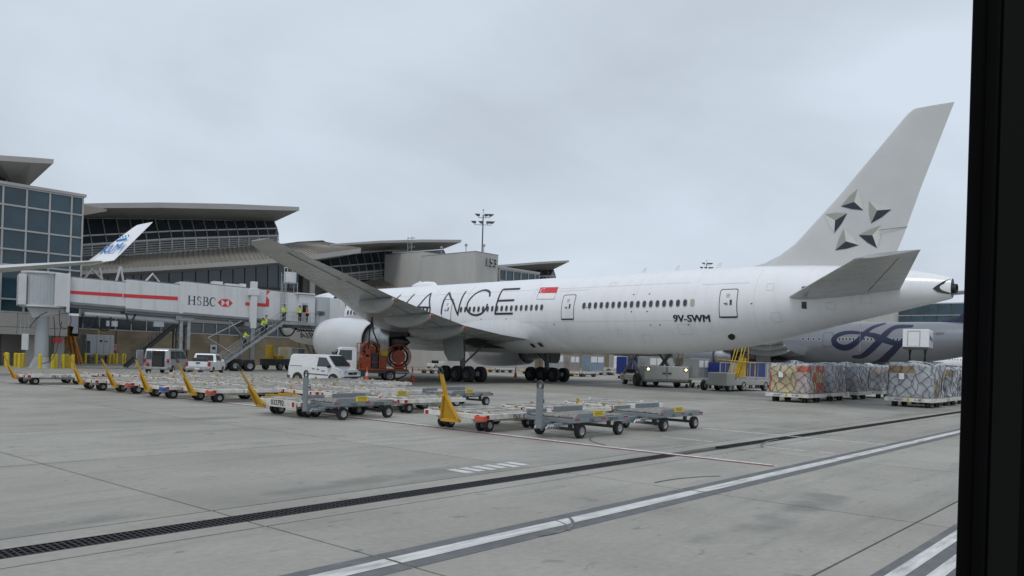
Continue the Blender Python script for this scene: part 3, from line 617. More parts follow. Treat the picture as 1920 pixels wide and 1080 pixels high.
def airliner(label, p_ax, dv, body, finm, wingm, group, name='airliner', winglet=False, scale=None, naccol=None, detail=True):
    loc = AXV*p_ax + AYV*(V0+dv)
    root = thing(name, label, 'airplane', loc, YAW, group)
    if scale: root.scale = scale
    S = lambda lat, v, z: (lat, v-V0, z)
    def B(mb, nm, m, par, **k):
        mb.v = [(q[0], q[1]-V0, q[2]) for q in mb.v]; return mb.build(nm, m, par, world=False, **k)
    # fuselage
    vs_ = [89.5-.25*i for i in range(8)]+[87.4-.6*i for i in range(22)]+[74-2.0*i for i in range(19)]+[35.5-.9*i for i in range(24)]+[13.8]
    mb = MB(); n = 56
    rings = []
    for v in vs_:
        zc, rz, ry = sect(v); rings.append([(ry*math.sin(2*math.pi*i/n), v, zc+rz*math.cos(2*math.pi*i/n)) for i in range(n)])
    mb.loft(rings); fus = B(mb, 'fuselage', body, root, smooth=40)
    a = MB(); a.lathe([(0, .30), (.35, .28), (.35, .24), (-.3, .2)], (0, 13.9, 7.1), (0, -1, 0), 16); B(a, 'exhaust_cone', BLACK, fus, smooth=50)
    for sx in (-1, 1):
        a = MB(); pts = []
        for v, z in ((87.0, 6.25), (86.2, 7.0), (85.0, 7.45), (84.3, 7.1), (85.6, 6.35)):
            pts.append((sx*-1*side(v, z)*1.004, v, z))
        a.add(pts, [(0, 1, 2, 3, 4)]); B(a, 'cockpit_window', GLASS, fus)
    # wing-body fairing
    mb = MB(); rings = []
    prof = [(68, 3.0, .02, 3.3), (65, 3.6, .22, 4.1), (61, 4.3, .34, 4.9), (56, 5.0, .38, 5.6), (51, 5.4, .36, 5.9), (48, 5.5, .30, 5.7), (46.5, 5.4, .24, 5.4), (44.5, 4.95, .17, 4.95), (43, 4.4, .10, 4.4), (41.9, 3.5, .05, 3.5), (41.4, 3.0, .0, 3.0)]
    for v, zt, bg_, _ in prof:
        zc, rz, ry = sect(v); a0 = math.acos(max(-1, min(1, (zt-zc)/rz))); ring = []
        for i in range(33):
            ang = a0+(2*math.pi-2*a0)*i/32; e = min(1, 6*min(i, 32-i)/32.)
            ring.append(((ry+bg_*e)*math.sin(ang), v, zc+(rz+bg_*e*.55)*math.cos(ang)))
        rings.append(ring)
    mb.loft(rings, caps=False, close=False); B(mb, 'belly_fairing', body, root, smooth=60)
    # wings
    for sx in (-1, 1):
        mb = MB(); secs = [(sx*s[0],)+s[1:] for s in WSEC]
        if winglet: secs = [s_[:4]+(s_[4]*2.0,) for s_ in secs]
        loftfoil(mb, secs)
        wing = B(mb, 'wing', wingm, root, smooth=35)
        if winglet:
            mb = MB(); rings = []
            for h, le, te, out_ in ((-.1, 41.2, 35.2, -.1), (.3, 40.5, 35.0, .2), (2.35, 36.4, 33.4, 1.5), (2.45, 36.0, 33.3, 1.55)):
                c = le-te; rings.append([(sx*(31.1+out_)+y*c, le-x*c, 7.85+h) for x, y in foil(10, .08, True)])
            mb.loft(rings); B(mb, 'winglet', body, wing, smooth=35)
        if detail:
            # flap and aileron seams, static wicks
            mb = MB()
            for a_, b_, fr in ((4, 13.5, .20), (14.2, 24, .22), (24.4, 29.5, .26)):
                for q in range(9):
                    l0 = a_+(b_-a_)*q/9; l1 = a_+(b_-a_)*(q+1)/9
                    def wpt(l):
                        for s, s2 in zip(WSEC[:-1], WSEC[1:]):
                            if l <= s2[0]:
                                t = (l-s[0])/(s2[0]-s[0]); le = s[1]+(s2[1]-s[1])*t; te = s[2]+(s2[2]-s[2])*t; z = s[3]+(s2[3]-s[3])*t; th = s[4]; break
                        c = le-te; x = 1-fr; y = 5*th*(.2969*math.sqrt(x)-.126*x-.3516*x*x+.2843*x**3-.1036*x**4)*.75
                        return (sx*l, te+fr*c, z-y*c-.015)
                    mb.beam(wpt(l0), wpt(l1), .035, .02)
            B(mb, 'flap_seam', GEAR, wing)
        for l in (10.9, 15.4, 20.0):
            i = [s for s in WSEC if s[0] >= l-.2][0]
            le = np.interp(l, [s[0] for s in WSEC], [s[1] for s in WSEC]); te = np.interp(l, [s[0] for s in WSEC], [s[2] for s in WSEC]); z = wz(l)
            c = le-te; Lf = .62*c; mb = MB(); rings = []; k = .62 if l < 14 else .5
            for q in range(15):
                t = q/14; v = te+Lf-t*(Lf+.25); r = k*math.sqrt(max(0, math.sin(math.pi*min(.995, max(.004, t**.8)))))
                zz = z-.30-.30*math.sin(math.pi*t*.9)*1.0+(.20*t*t)
                rings.append([(sx*l+r*.62*math.sin(2*math.pi*a/14), v, zz+r*1.05*math.cos(2*math.pi*a/14)) for a in range(14)])
            mb.loft(rings); ff = B(mb, 'flap_fairing', wingm, wing, smooth=50)
            mb = MB(); rr_ = [[tuple(.35*a_+.65*b_ for a_, b_ in zip(p_, q_)) for p_, q_ in zip(rings[-2], rings[-1])], rings[-1]]; cc = [np.mean(np.array(r_), 0) for r_ in rr_]
            mb.loft([[tuple(c_+(np.array(p)-c_)*1.06) for p in r_] for c_, r_ in zip(cc, rr_)]); 
            if detail and not naccol is SKY_SILVER: B(mb, 'red_tip', RED, ff, smooth=50)
        # engine
        EX, EZ = sx*9.8, 3.28
        eng = MB(); eng.lathe([(64.0, 1.72), (64.25, 1.80), (64.35, 1.9), (64.25, 2.0), (63.6, 2.09), (62.5, 2.14), (60.5, 2.10), (58.5, 1.96), (57.0, 1.80), (56.95, 1.70), (58.5, 1.75)], (EX, 0, EZ), (0, 1, 0), 40)
        e_ = B(eng, 'engine', naccol or body, root, smooth=50)
        c = MB(); c.lathe([(60, 1.25), (57.2, 1.38), (55.8, 1.22), (54.2, .98), (54.15, .86), (55, .8)], (EX, 0, EZ-.05), (0, 1, 0), 32); B(c, 'core_cowl', STEEL, e_, smooth=50)
        c = MB(); c.lathe([(55.2, .62), (54.2, .60), (53.0, .35), (52.4, .06)], (EX, 0, EZ-.05), (0, 1, 0), 24); B(c, 'exhaust_plug', DARK_STEEL, e_, smooth=50)
        c = MB(); c.lathe([(61.9, 1.70), (61.8, .6), (61.9, .55), (62.4, .3), (62.6, .02)], (EX, 0, EZ), (0, 1, 0), 28); B(c, 'fan', DARK_STEEL, e_, smooth=50)
        c = MB(); c.lathe([(58.5, 1.74), (58.4, 1.2)], (EX, 0, EZ), (0, 1, 0), 32); B(c, 'bypass_duct', BLACK, e_)
        py = MB(); rings = []
        for v, zb_, zt_, w_ in ((62.6, 5.15, 5.4, .12), (60, 5.0, 5.62, .35), (57, 4.45, 5.3, .42), (54.5, 4.0, 4.7, .42), (52, 3.75, 4.4, .36), (49.5, 3.95, 4.3, .12)):
            rings.append([(EX-w_, v, zb_), (EX-w_, v, zt_), (EX+w_, v, zt_), (EX+w_, v, zb_)])
        py.loft(rings); B(py, 'pylon', wingm, root, smooth=40)
        c = MB(); c.add([(EX-.8, 54.2, 4.15), (EX+.8, 54.2, 4.15), (EX+.75, 51.6, 4.05), (EX, 49.6, 4.2), (EX-.75, 51.6, 4.05), (EX-.75, 54.2, 3.6), (EX+.75, 54.2, 3.6), (EX+.6, 52, 3.75), (EX-.6, 52, 3.75)],
                        [(0, 1, 2, 3, 4), (5, 6, 7, 8), (0, 5, 8, 4), (1, 6, 7, 2), (8, 7, 2, 3, 4), (0, 1, 6, 5)]); B(c, 'aft_fairing', BLACK, root)
        # stabilizer
        mb = MB(); loftfoil(mb, [(sx*1.0, 23.9, 16.4, 6.60, .07, .45), (sx*2.2, 22.9, 15.95, 6.68, .075, .40), (sx*10.2, 15.95, 12.6, 7.72, .085, .25), (sx*10.75, 15.5, 12.35, 7.80, .08, .24), (sx*10.9, 15.1, 12.3, 7.83, .07, .2)], .10, True)
        st = B(mb, 'stabilizer', wingm, root, smooth=35)
        mb = MB(); mb.beam((sx*2.6, 17.7, 6.86), (sx*10.0, 13.6, 7.80), .03, .02); B(mb, 'elevator_seam', DARK_STEEL, st)
        # main gear
        gx = sx*5.5; mg = MB(); mg.cyl((gx, V0, .75), (gx, V0+.2, 4.4), .22, .28, 12); mg.cyl((gx, V0, .85), (gx, V0, 2.2), .17, .17, 10)
        mg.beam((gx, V0-1.9, .72), (gx, V0+1.9, .72), .34, .36); mg.cyl((gx-sx*.1, V0-.1, 1.6), (gx-sx*2.6, V0-.4, 3.6), .09, n=8); mg.cyl((gx, V0+.2, 1.9), (gx, V0+3.0, 3.9), .10, n=8); mg.cyl((gx, V0-.2, 1.3), (gx, V0-1.4, .85), .07, n=8)
        for dv_ in (-1.47, 0, 1.47): mg.cyl((gx-.9, V0+dv_, .67), (gx+.9, V0+dv_, .67), .11, n=8)
        g_ = B(mg, 'main_gear', GEAR, root, smooth=40)
        for dv_ in (-1.47, 0, 1.47):
            for dx_ in (-.7, .7):
                wmb = MB(); wheel_mb(wmb, (gx+dx_, V0+dv_, .67), .67, .5, (1, 0, 0), 28, .5); B(wmb, 'wheel', [RUBBER, RIM_DARK], g_, smooth=40)
        d = MB(); d.slab([(gx+sx*1.0, V0+1.7, 4.3), (gx+sx*1.0, V0-.9, 4.3), (gx+sx*.75, V0-.9, 2.1), (gx+sx*.75, V0-.6, 1.75), (gx+sx*.75, V0+1.0, 1.75), (gx+sx*.8, V0+1.5, 2.4)], (sx*.07, 0, 0)); B(d, 'gear_door', wingm, root)
        w_ = MB(); w_.add([(sx*2.4, 52.2, 3.0), (sx*5.9, 52.0, 3.72), (sx*5.9, 48.4, 3.66), (sx*2.4, 48.2, 2.95)], [(0, 1, 2, 3)]); B(w_, 'wheel_bay', BLACK, root)
    # tail fin
    mb = MB(); loftfoil(mb, [(8.2, 26.9, 17.4), (9.3, 25.3, 17.05), (10.5, 23.5, 16.6), (13.3, 20.75, 15.7), (17.6, 16.92, 14.2), (18.0, 16.55, 14.05), (18.2, 16.25, 13.98)], .09, True, vertical=True)
    fin = B(mb, 'tail_fin', finm, root, smooth=35)
    mb = MB(); rings = []
    for v, z, w__ in ((27.6, 8.95, .05), (26.6, 9.12, .12), (25.6, 9.3, .20), (24.2, 9.9, .25)):
        rings.append([(-w__, v, 8.7), (-w__*.4, v, z), (w__*.4, v, z), (w__, v, 8.7)])
    mb.loft(rings); B(mb, 'dorsal_fillet', finm, fin, smooth=50)
    if detail:
        mb = MB()
        for sx in (-1, 1): mb.beam((sx*.30, 18.0, 10.9), (sx*.02, 16.4, 11.0), .02, .03)
        B(mb, 'rudder_seam', GEAR, fin)
    # nose gear
    ng = MB(); NG = 83.0; ng.cyl((0, NG, .55), (0, NG-.1, 3.2), .14, .18, 10); ng.cyl((-.45, NG, .54), (.45, NG, .54), .09, n=8); ng.cyl((0, NG, 1.4), (0, NG+1.8, 3.0), .08, n=8)
    g_ = B(ng, 'nose_gear', GEAR, root, smooth=40)
    for dx_ in (-.36, .36):
        wmb = MB(); wheel_mb(wmb, (dx_, NG, .54), .54, .4, (1, 0, 0), 24, .5); B(wmb, 'wheel', [RUBBER, RIM], g_, smooth=40)
    # antenna blades, satcom dome
    mb = MB(); mb.add([(-.04, 64, 9.1), (-.04, 63.3, 9.1), (-.02, 63.1, 9.75), (-.02, 63.4, 9.75), (.04, 64, 9.1), (.04, 63.3, 9.1), (.02, 63.1, 9.75), (.02, 63.4, 9.75)], [(0, 1, 2, 3), (4, 7, 6, 5), (0, 4, 5, 1), (1, 5, 6, 2), (2, 6, 7, 3), (3, 7, 4, 0)])
    B(mb, 'antenna', body, fus)
    return root, fus, fin, B
WIN_ME = None
def cabin_window(par, v, z, glass=None):
    global WIN_ME
    if WIN_ME is None:
        m = MB(); n = 18
        for (k, ry_, rz_, off) in ((1, .20, .29, .004), (0, .155, .245, .010)):
            m.mat(k).add([(-off, ry_*math.copysign(abs(math.cos(2*math.pi*i/n))**.8, math.cos(2*math.pi*i/n)), rz_*math.copysign(abs(math.sin(2*math.pi*i/n))**.8, math.sin(2*math.pi*i/n))) for i in range(n)], [tuple(range(n))])
        WIN_ME = m.mesh('cabin_window', [CABWIN, mat('window surround', (.55, .56, .57), .4, var=.05)])
    o = bpy.data.objects.new('cabin_window', WIN_ME); COL.objects.link(o); o.parent = par
    zc, rz, ry = sect(v); o.location = (side(v, z), v-V0, z); o.rotation_euler = (0, math.asin((z-zc)/rz), 0); return o
def strokes(name, pls, wd, m, par, p_ax, dv, off=.03, px=True, taper=None):
    """ribbons laid on the port side of a fuselage; points are photo pixels or (v, z)"""
    mb = MB()
    for pl in pls:
        pts = [fus_px(p[0], p[1], p_ax, dv) if px else p for p in pl]
        # resample with Catmull-Rom
        out = []
        if len(pts) > 3:
            for i in range(len(pts)-1):
                p0, p1, p2, p3 = pts[max(i-1, 0)], pts[i], pts[i+1], pts[min(i+2, len(pts)-1)]
                for k in range(8):
                    t = k/8; out.append(tuple(.5*(2*p1[c]+(p2[c]-p0[c])*t+(2*p0[c]-5*p1[c]+4*p2[c]-p3[c])*t*t+(3*p1[c]-p0[c]-3*p2[c]+p3[c])*t**3) for c in (0, 1)))
            out.append(pts[-1])
        else:
            for i in range(len(pts)-1):
                for k in range(8): out.append(tuple(pts[i][c]+(pts[i+1][c]-pts[i][c])*k/8 for c in (0, 1)))
            out.append(pts[-1])
        NC = 6; rows_ = [[] for _ in range(NC+1)]; N_ = len(out)
        for i, q in enumerate(out):
            a = out[max(i-1, 0)]; b = out[min(i+1, N_-1)]; d = np.array((b[0]-a[0], b[1]-a[1])); d = d/max(np.linalg.norm(d), 1e-6); nn = np.array((-d[1], d[0]))
            ww = wd*(taper(i/(N_-1)) if taper else 1)/2
            for c in range(NC+1):
                s = 1-2*c/NC; v, z = q[0]+nn[0]*ww*s, q[1]+nn[1]*ww*s; rows_[c].append((side(v, z)-off, v-V0, z))
        n = N_; mb.add([p for r in rows_ for p in r], [(c*n+i, c*n+i+1, (c+1)*n+i+1, (c+1)*n+i) for c in range(NC) for i in range(n-1)])
    return mb.build(name, m, par, world=False)
def fus_px(px, py, p_ax, dv=0):
    lat = -3.1
    for _ in range(5):
        P = onplane(px, py, AXV*(p_ax+lat), AXV); v, z = float(P@AYV)-dv, float(P[2]); lat = side(v, z)
    return v, z
def fus_text(name, s, px0, px1, py, size, m, par, p_ax, dv, bold=0., ital=0., thick=None):
    vs, fs = text_verts(s, 1.0, 'LEFT'); x0 = min(a for a, _ in vs); x1 = max(a for a, _ in vs); y0 = min(b for _, b in vs); y1 = max(b for _, b in vs)
    va, za = fus_px(px0, py, p_ax, dv); vb, zb_ = fus_px(px1, py, p_ax, dv); mb = MB()
    for o in ((0,) if not bold else (-bold, 0, bold)):
        pts = []
        for a, b in vs:
            t = (a-x0)/(x1-x0); v = va+(vb-va)*t+o-ital*(b-y0)/(y1-y0); z = za+(zb_-za)*t+((b-y0)/(y1-y0)-.5)*size; pts.append((side(v, z)-.03-abs(o)*.05, v-V0, z))
        mb.add(pts, fs)
    return mb.build(name, m, par, world=False)
def rrect(c, w, h, r, n=4):
    out = []
    for cx_, cy_, a0 in ((w/2-r, h/2-r, 0), (-w/2+r, h/2-r, 90), (-w/2+r, -h/2+r, 180), (w/2-r, -h/2+r, 270)):
        for i in range(n+1):
            a = math.radians(a0+90*i/n); out.append((c[0]+cx_+r*math.cos(a), c[1]+cy_+r*math.sin(a)))
    return out
def cabin_door(par, v, zb_, zt_, w, outline=LETTER, body=AC_WHITE):
    d = thing('door_tmp', 'x', 'x'); bpy.data.objects.remove(d)
    zm = (zb_+zt_)/2; h = zt_-zb_
    def surf(pts, off): return [(side(a, b)-off, a-V0, b) for a, b in pts]
    def ringband(pts, pts2, off, m, nm, par_):
        mb = MB(); n = len(pts); mb.add(surf(pts, off)+surf(pts2, off), [(i, (i+1) % n, n+(i+1) % n, n+i) for i in range(n)]); return mb.build(nm, m, par_, world=False)
    def dense(pts):
        out = []
        for i in range(len(pts)):
            a, b = pts[i], pts[(i+1) % len(pts)]; k = max(1, int(abs(b[1]-a[1])/.25))
            for q in range(k): out.append((a[0]+(b[0]-a[0])*q/k, a[1]+(b[1]-a[1])*q/k))
        return out
    o1 = dense(rrect((v, zm), w, h, .16)); o2 = [((p[0]-v)*(1-.09/w)+v, (p[1]-zm)*(1-.09/h)+zm) for p in o1]
    mb = MB(); rows = 14; vsx = []
    for i in range(rows+1):
        z = zb_+.03+(h-.06)*i/rows; vsx += [(side(v-w/2+.03, z)-.018, v-w/2+.03-V0, z), (side(v+w/2-.03, z)-.018, v+w/2-.03-V0, z)]
    mb.add(vsx, [(2*i, 2*i+1, 2*i+3, 2*i+2) for i in range(rows)]); door = mb.build('door', body, par, world=False)
    ringband(o1, o2, .03, outline, 'door_outline', door)
    if outline is LETTER:
        mb = MB(); mb.add(surf([(v+w*.5, zb_+.02), (v-w*.5, zb_+.02), (v-w*.5, zb_+.11), (v+w*.5, zb_+.11)], .04), [(0, 1, 2, 3)]); mb.build('sill_bar', LETTER, door, world=False)
        mb = MB(); mb.add(surf([(v-.12, zm-.12), (v-.28, zm-.12), (v-.28, zm+.24), (v-.12, zm+.24)], .04), [(0, 1, 2, 3)]); mb.build('door_window', CABWIN, door, world=False)
        mb = MB(); mb.add(surf([(v+.30, zm-.05), (v+.02, zm-.02), (v+.02, zm+.03), (v+.30, zm+.02)], .04), [(0, 1, 2, 3)]); mb.add(surf([(v+.2, zm-.12), (v+.0, zm-.12), (v+.0, zm-.08), (v+.2, zm-.08)], .04), [(0, 1, 2, 3)]); mb.build('door_handle', DARK_STEEL, door, world=False)
        mb = MB()
        for k in range(3): mb.add(surf([(v+.16, zm+.42+k*.1), (v-.12, zm+.42+k*.1), (v-.12, zm+.45+k*.1), (v+.16, zm+.45+k*.1)], .04), [(0, 1, 2, 3)])
        mb.build('placard', mat('grey placard print', (.30, .31, .33), .5), door, world=False)
    return door
# ---------------- the white airliner of the stand
PAX = 51.62
main, mfus, mfin, MBf = airliner('white wide-body airliner with thin slanted lettering and five triangles on its fin', PAX, 0, AC_WHITE, AC_GREY, WING_GREY, 'parked airliners', naccol=mat('nacelle grey white', (.60, .615, .63), .32, var=.05, scale=.6, coat=.2, dirt=(.45, .45, .44), dirt_scale=.7, dirt_amt=.4))
O5 = lambda z_: [(700+a/5.0526, 500+b/5.0526) for a, b in z_]
STAR = [[(664, 598), (674, 577), (690, 575)], O5([(265, 263), (130, 455), (240, 455)]), O5([(395, 258), (257, 455)]),
        O5([(345, 462), (435, 365), (500, 290), (550, 250)]), O5([(550, 250), (540, 400), (533, 462)]), O5([(430, 384), (541, 386)]),
        O5([(645, 452), (665, 330), (690, 285), (722, 243)]), O5([(722, 243), (765, 350), (805, 462)]), O5([(803, 462), (825, 345), (850, 280), (882, 232)]),
        O5([(1105, 282), (1102, 238), (1050, 222), (975, 252), (908, 320), (888, 382), (905, 432), (962, 459), (1022, 445), (1065, 400), (1083, 352)]),
        O5([(1232, 212), (1205, 255), (1180, 320), (1155, 450)]), O5([(1392, 208), (1228, 215)]), O5([(1336, 317), (1182, 323)]), O5([(1322, 444), (1150, 447)])]
strokes('fuselage_lettering', STAR, .175, LETTER, mfus, PAX, 0)
for x0, x1, y0, y1, n in ((1095, 1298, 573.5, 567.5, 18), (864.3, 1015.7, 581, 576, 18)):
    va, za = fus_px(x0, y0, PAX); vb, zb2 = fus_px(x1, y1, PAX)
    for i in range(n):
        cw = cabin_window(mfus, va+(vb-va)*i/(n-1), (za+zb2)/2)
        if x0 > 1000 and i == n-1:
            cw.data = cw.data.copy(); cw.data.materials[0] = mat('drawn blind', (.42, .40, .33), .5)
for v in (55.9+.571*k for k in range(2, 26)): cabin_window(mfus, v+1.2, 6.43)
for v in (74.6+.571*k for k in range(3, 12)): cabin_window(mfus, v, 6.43)
for v, zb3, zt3, w in ((40.75, 5.35, 7.4, 1.32), (26.78, 5.36, 7.35, 1.3), (55.4, 5.4, 7.45, 1.3), (72.9, 5.4, 7.45, 1.32)): cabin_door(mfus, v, zb3, zt3, w)
fus_text('registration', '9V-SWM', 1263, 1331, 597, .50, LETTER, mfus, PAX, 0, bold=.03)
fus_text('operator_name', 'SINGAPORE', 555, 668, 617.5, .62, LETTER, mfus, PAX, 0, bold=.03)
fus_text('operator_name', 'AIRLINES', 561, 652, 629, .62, LETTER, mfus, PAX, 0, bold=.03)
# flag
def fus_poly(nm, pix, m, off=.03, par=mfus, sub=4):
    P = [fus_px(*p, PAX) for p in pix]; mb = MB(); vsx = []
    for i in range(sub+1):
        t = i/sub; a = lerp(P[0], P[3], t); b = lerp(P[1], P[2], t); vsx += [(side(*a)-off, a[0]-V0, a[1]), (side(*b)-off, b[0]-V0, b[1])]
    mb.add(vsx, [(2*i, 2*i+1, 2*i+3, 2*i+2) for i in range(sub)]); return mb.build(nm, m, par, world=False)
FLAGW = mat('flag white', (.82, .82, .83), .35, var=.02)
fl = fus_poly('flag', [(1014.3, 538.8), (1047.6, 538.2), (1039.6, 561), (1006.3, 561)], mat('flag outline grey', (.32, .33, .35), .4), .028)
fus_poly('flag_white_half', [(1011.2, 549.8), (1043.2, 549.3), (1039.2, 560.5), (1006.9, 560.5)], FLAGW, .034, fl)
fus_poly('flag_red_half', [(1014.8, 539), (1047.3, 538.5), (1043.4, 549.8), (1011, 550)], SIGNRED, .034, fl)
cv, cz = fus_px(1018.5, 544.6, PAX); mb = MB(); n = 20
pts = [(.21*math.cos(2*math.pi*i/n), .21*math.sin(2*math.pi*i/n)) for i in range(n)]
cres = [(cv+.21*math.cos(math.radians(a)), cz+.21*math.sin(math.radians(a))) for a in range(50, 311, 20)]+[(cv-.09+.18*math.cos(math.radians(a)), cz+.18*math.sin(math.radians(a))) for a in range(300, 59, -20)]
cres = [(2*cv-a, b) for a, b in cres]
nn = len(cres)//2; mb.add([(side(a, b)-.04, a-V0, b) for a, b in cres], [(i, i+1, len(cres)-2-i, len(cres)-1-i) for i in range(nn-1)]); 
for k in range(5):
    a0 = math.pi/2+k*2*math.pi/5; c_ = (cv-.17+.10*math.cos(a0), cz+.10*math.sin(a0)); mb.add([(side(*c_)-.04, c_[0]+.03*math.cos(q*math.pi/2)-V0, c_[1]+.03*math.sin(q*math.pi/2)) for q in range(4)], [(0, 1, 2, 3)])
mb.build('flag_crescent', FLAGW, fl, world=False)
# five triangle emblem on the fin
def fin_half(v, z):
    S_ = [(8.2, 26.9, 17.4), (9.3, 25.3, 17.05), (10.5, 23.5, 16.6), (13.3, 20.75, 15.7), (17.6, 16.95, 14.2)]
    le = np.interp(z, [s[0] for s in S_], [s[1] for s in S_]); te = np.interp(z, [s[0] for s in S_], [s[2] for s in S_]); c = le-te; x = max(0, min(1, (le-v)/c))
    return 5*.09*(.2969*math.sqrt(x)-.126*x-.3516*x*x+.2843*x**3-.1036*x**4)*c
TRI = [((537, 498), (563, 602), (455, 583), (519, 562)), ((590, 557), (698, 598), (600, 665), (630, 603)), ((485, 617), (423, 712), (377, 622), (427, 652)), ((470, 690), (541, 770), (428, 795), (479, 752)), ((650, 675), (630, 785), (541, 722), (607, 723))]
DK = [(1, 2), (1, 2), (0, 1), (1, 2), (1, 2)]
TL = [mat('emblem light grey', (.62, .62, .58), .4, var=.04), mat('emblem mid grey', (.34, .335, .30), .4, var=.05), mat('emblem navy', (.022, .026, .042), .4, var=.1)]
for T_, dk in zip(TRI, DK):
    P = []
    for a, b in T_:
        lat = -.3
        for _ in range(3):
            q = onplane(1400+a/2.5712, 160+b/2.5712, AXV*(PAX+lat), AXV); v, z = float(q@AYV), float(q[2]); lat = -fin_half(v, z)
        P.append((v, z))
    mb = MB(); pairs = [(0, 1), (1, 2), (2, 0)]; k_ = 0
    for i, j in pairs:
        if (i, j) == dk or (j, i) == dk: mb.mat(2)
        else: mb.mat(k_); k_ += 1
        # gently curved outer edge
        mid = ((P[i][0]+P[j][0])/2, (P[i][1]+P[j][1])/2); c = P[3]; bul = (mid[0]+(mid[0]-c[0])*.14, mid[1]+(mid[1]-c[1])*.14)
        tri = [P[i], bul, P[j], c]
        # subdivide towards the centre so that it follows the fin
        N_ = 6; vsx = []
        edge = [tri[0], ((tri[0][0]+bul[0])/2, (tri[0][1]+bul[1])/2), bul, ((tri[2][0]+bul[0])/2, (tri[2][1]+bul[1])/2), tri[2]]
        for r in range(N_+1):
            for e in edge:
                q = (e[0]+(c[0]-e[0])*r/N_, e[1]+(c[1]-e[1])*r/N_); vsx.append((-fin_half(*q)-.03, q[0]-V0, q[1]))
        mb.add(vsx, [(r*5+s_, r*5+s_+1, (r+1)*5+s_+1, (r+1)*5+s_) for r in range(N_) for s_ in range(4)])
    mb.build('emblem_triangle', TL, mfin, world=False)
# small marks
mb = MB()
for px_, py_ in ((1004, 648.5), (1018.5, 647)):
    v, z = fus_px(px_, py_, PAX)
    mb.add([(side(v+a, z+b)-.36, v+a-V0, z+b) for a, b in ((-.2, -.15), (.2, -.15), (.2, .15), (-.2, .15))], [(0, 1, 2, 3)])
mb.build('vent_hatch', DARK_STEEL, mfus, world=False)
mb = MB(); v, z = fus_px(1372, 631, PAX); mb.lathe([(0, .26), (.05, .26)], (side(v, z)-.02, v-V0, z), (-1, 0, -.6), 12, caps=True); mb.build('outflow_valve', BLACK, mfus, world=False)
P_ap = [fus_px(*p, PAX) for p in ((1783, 522), (1768, 528), (1757, 535), (1749, 541), (1757, 547), (1768, 550), (1783, 552))]
mb = MB(); mb.add([(side(v, z)-.03, v-V0, z) for v, z in P_ap], [tuple(range(7))]); mb.build('exhaust_opening', mat('burnt exhaust', (.035, .034, .034), .5), mfus, world=False)
SEAM = mat('panel seam', (.66, .67, .685), .4, var=.05)
strokes('panel_seam', [[(v, 7.75), (v-3.5, 7.75)] for v in (42.5, 29)], .03, SEAM, mfus, PAX, 0, .012, px=False)
strokes('lap_joint', [[(78-4*i, 5.22), (74-4*i, 5.22)] for i in range(12)]+[[(78-4*i, 7.95), (74-4*i, 7.95)] for i in range(12)], .022, SEAM, mfus, PAX, 0, .012, px=False)
strokes('frame_joint', [[(v, 8.7), (v, 8), (v, 7), (v, 6), (v, 5), (v, 4), (v, 3.3)] for v in (79, 70, 61.5, 53, 44.8, 34.3, 25.0, 19)], .022, SEAM, mfus, PAX, 0, .012, px=False)
def loop(v, z, a, b): return [[(v-a, z-b), (v+a, z-b)], [(v+a, z-b), (v+a, z+b)], [(v+a, z+b), (v-a, z+b)], [(v-a, z+b), (v-a, z-b)]]
strokes('stabilizer_slot', [[(1508, 537), (1508, 547)], [(1508, 566), (1508, 579)]], .30, DARK_STEEL, mfus, PAX, 0, .02)
zc_, rz_, ry_ = sect(13.8); mb = MB(); mb.add([(ry_*.92*math.sin(2*math.pi*i/20), 13.78-V0, zc_+rz_*.92*math.cos(2*math.pi*i/20)) for i in range(20)], [tuple(range(20))]); mb.build('exhaust_end', BLACK, mfus, world=False)
strokes('access_panel', [s_ for q_ in ((43.2, 4.1, .3, .22), (38.6, 3.7, .45, .3), (35.8, 4.4, .2, .2), (33.6, 3.9, .35, .25), (30.2, 4.6, .5, .35), (23.6, 5.4, .3, .3), (20.2, 6.1, .25, .2), (18.2, 6.5, .3, .25), (36.9, 8.1, .25, .15), (24.0, 7.4, .22, .22)) for s_ in loop(*q_)], .025, mat('panel outline', (.62, .63, .64), .4), mfus, PAX, 0, .014, px=False)
strokes('service_mark', [[(v, z), (v-.12, z)] for v, z in ((38.9, 6.3), (25.2, 6.3), (33.0, 4.9), (32.2, 4.9), (29.9, 4.9), (42.3, 5.0), (34.6, 7.2), (34.6, 5.9), (33.2, 7.2), (33.2, 5.9), (47.7, 5.5), (50.8, 5.5))], .07, DARK_STEEL, mfus, PAX, 0, .016, px=False)
mb = MB(); mb.lathe([(0, .02), (.3, .35), (1, .5), (2.2, .55), (3.4, .45), (4.0, .05)], (0, 64.5-V0, 9.1), (0, -1, 0), 16); mb.build('satcom_dome', AC_WHITE, mfus, smooth=60, world=False)
for v in (36.0, 29.5, 33):
    mb = MB(); mb.slab([(-.03, v-V0, 9.12), (-.03, v-.35-V0, 9.12), (-.03, v-.5-V0, 9.55), (-.03, v-.3-V0, 9.55)], (.06, 0, 0)); mb.build('antenna', AC_WHITE, mfus, world=False)
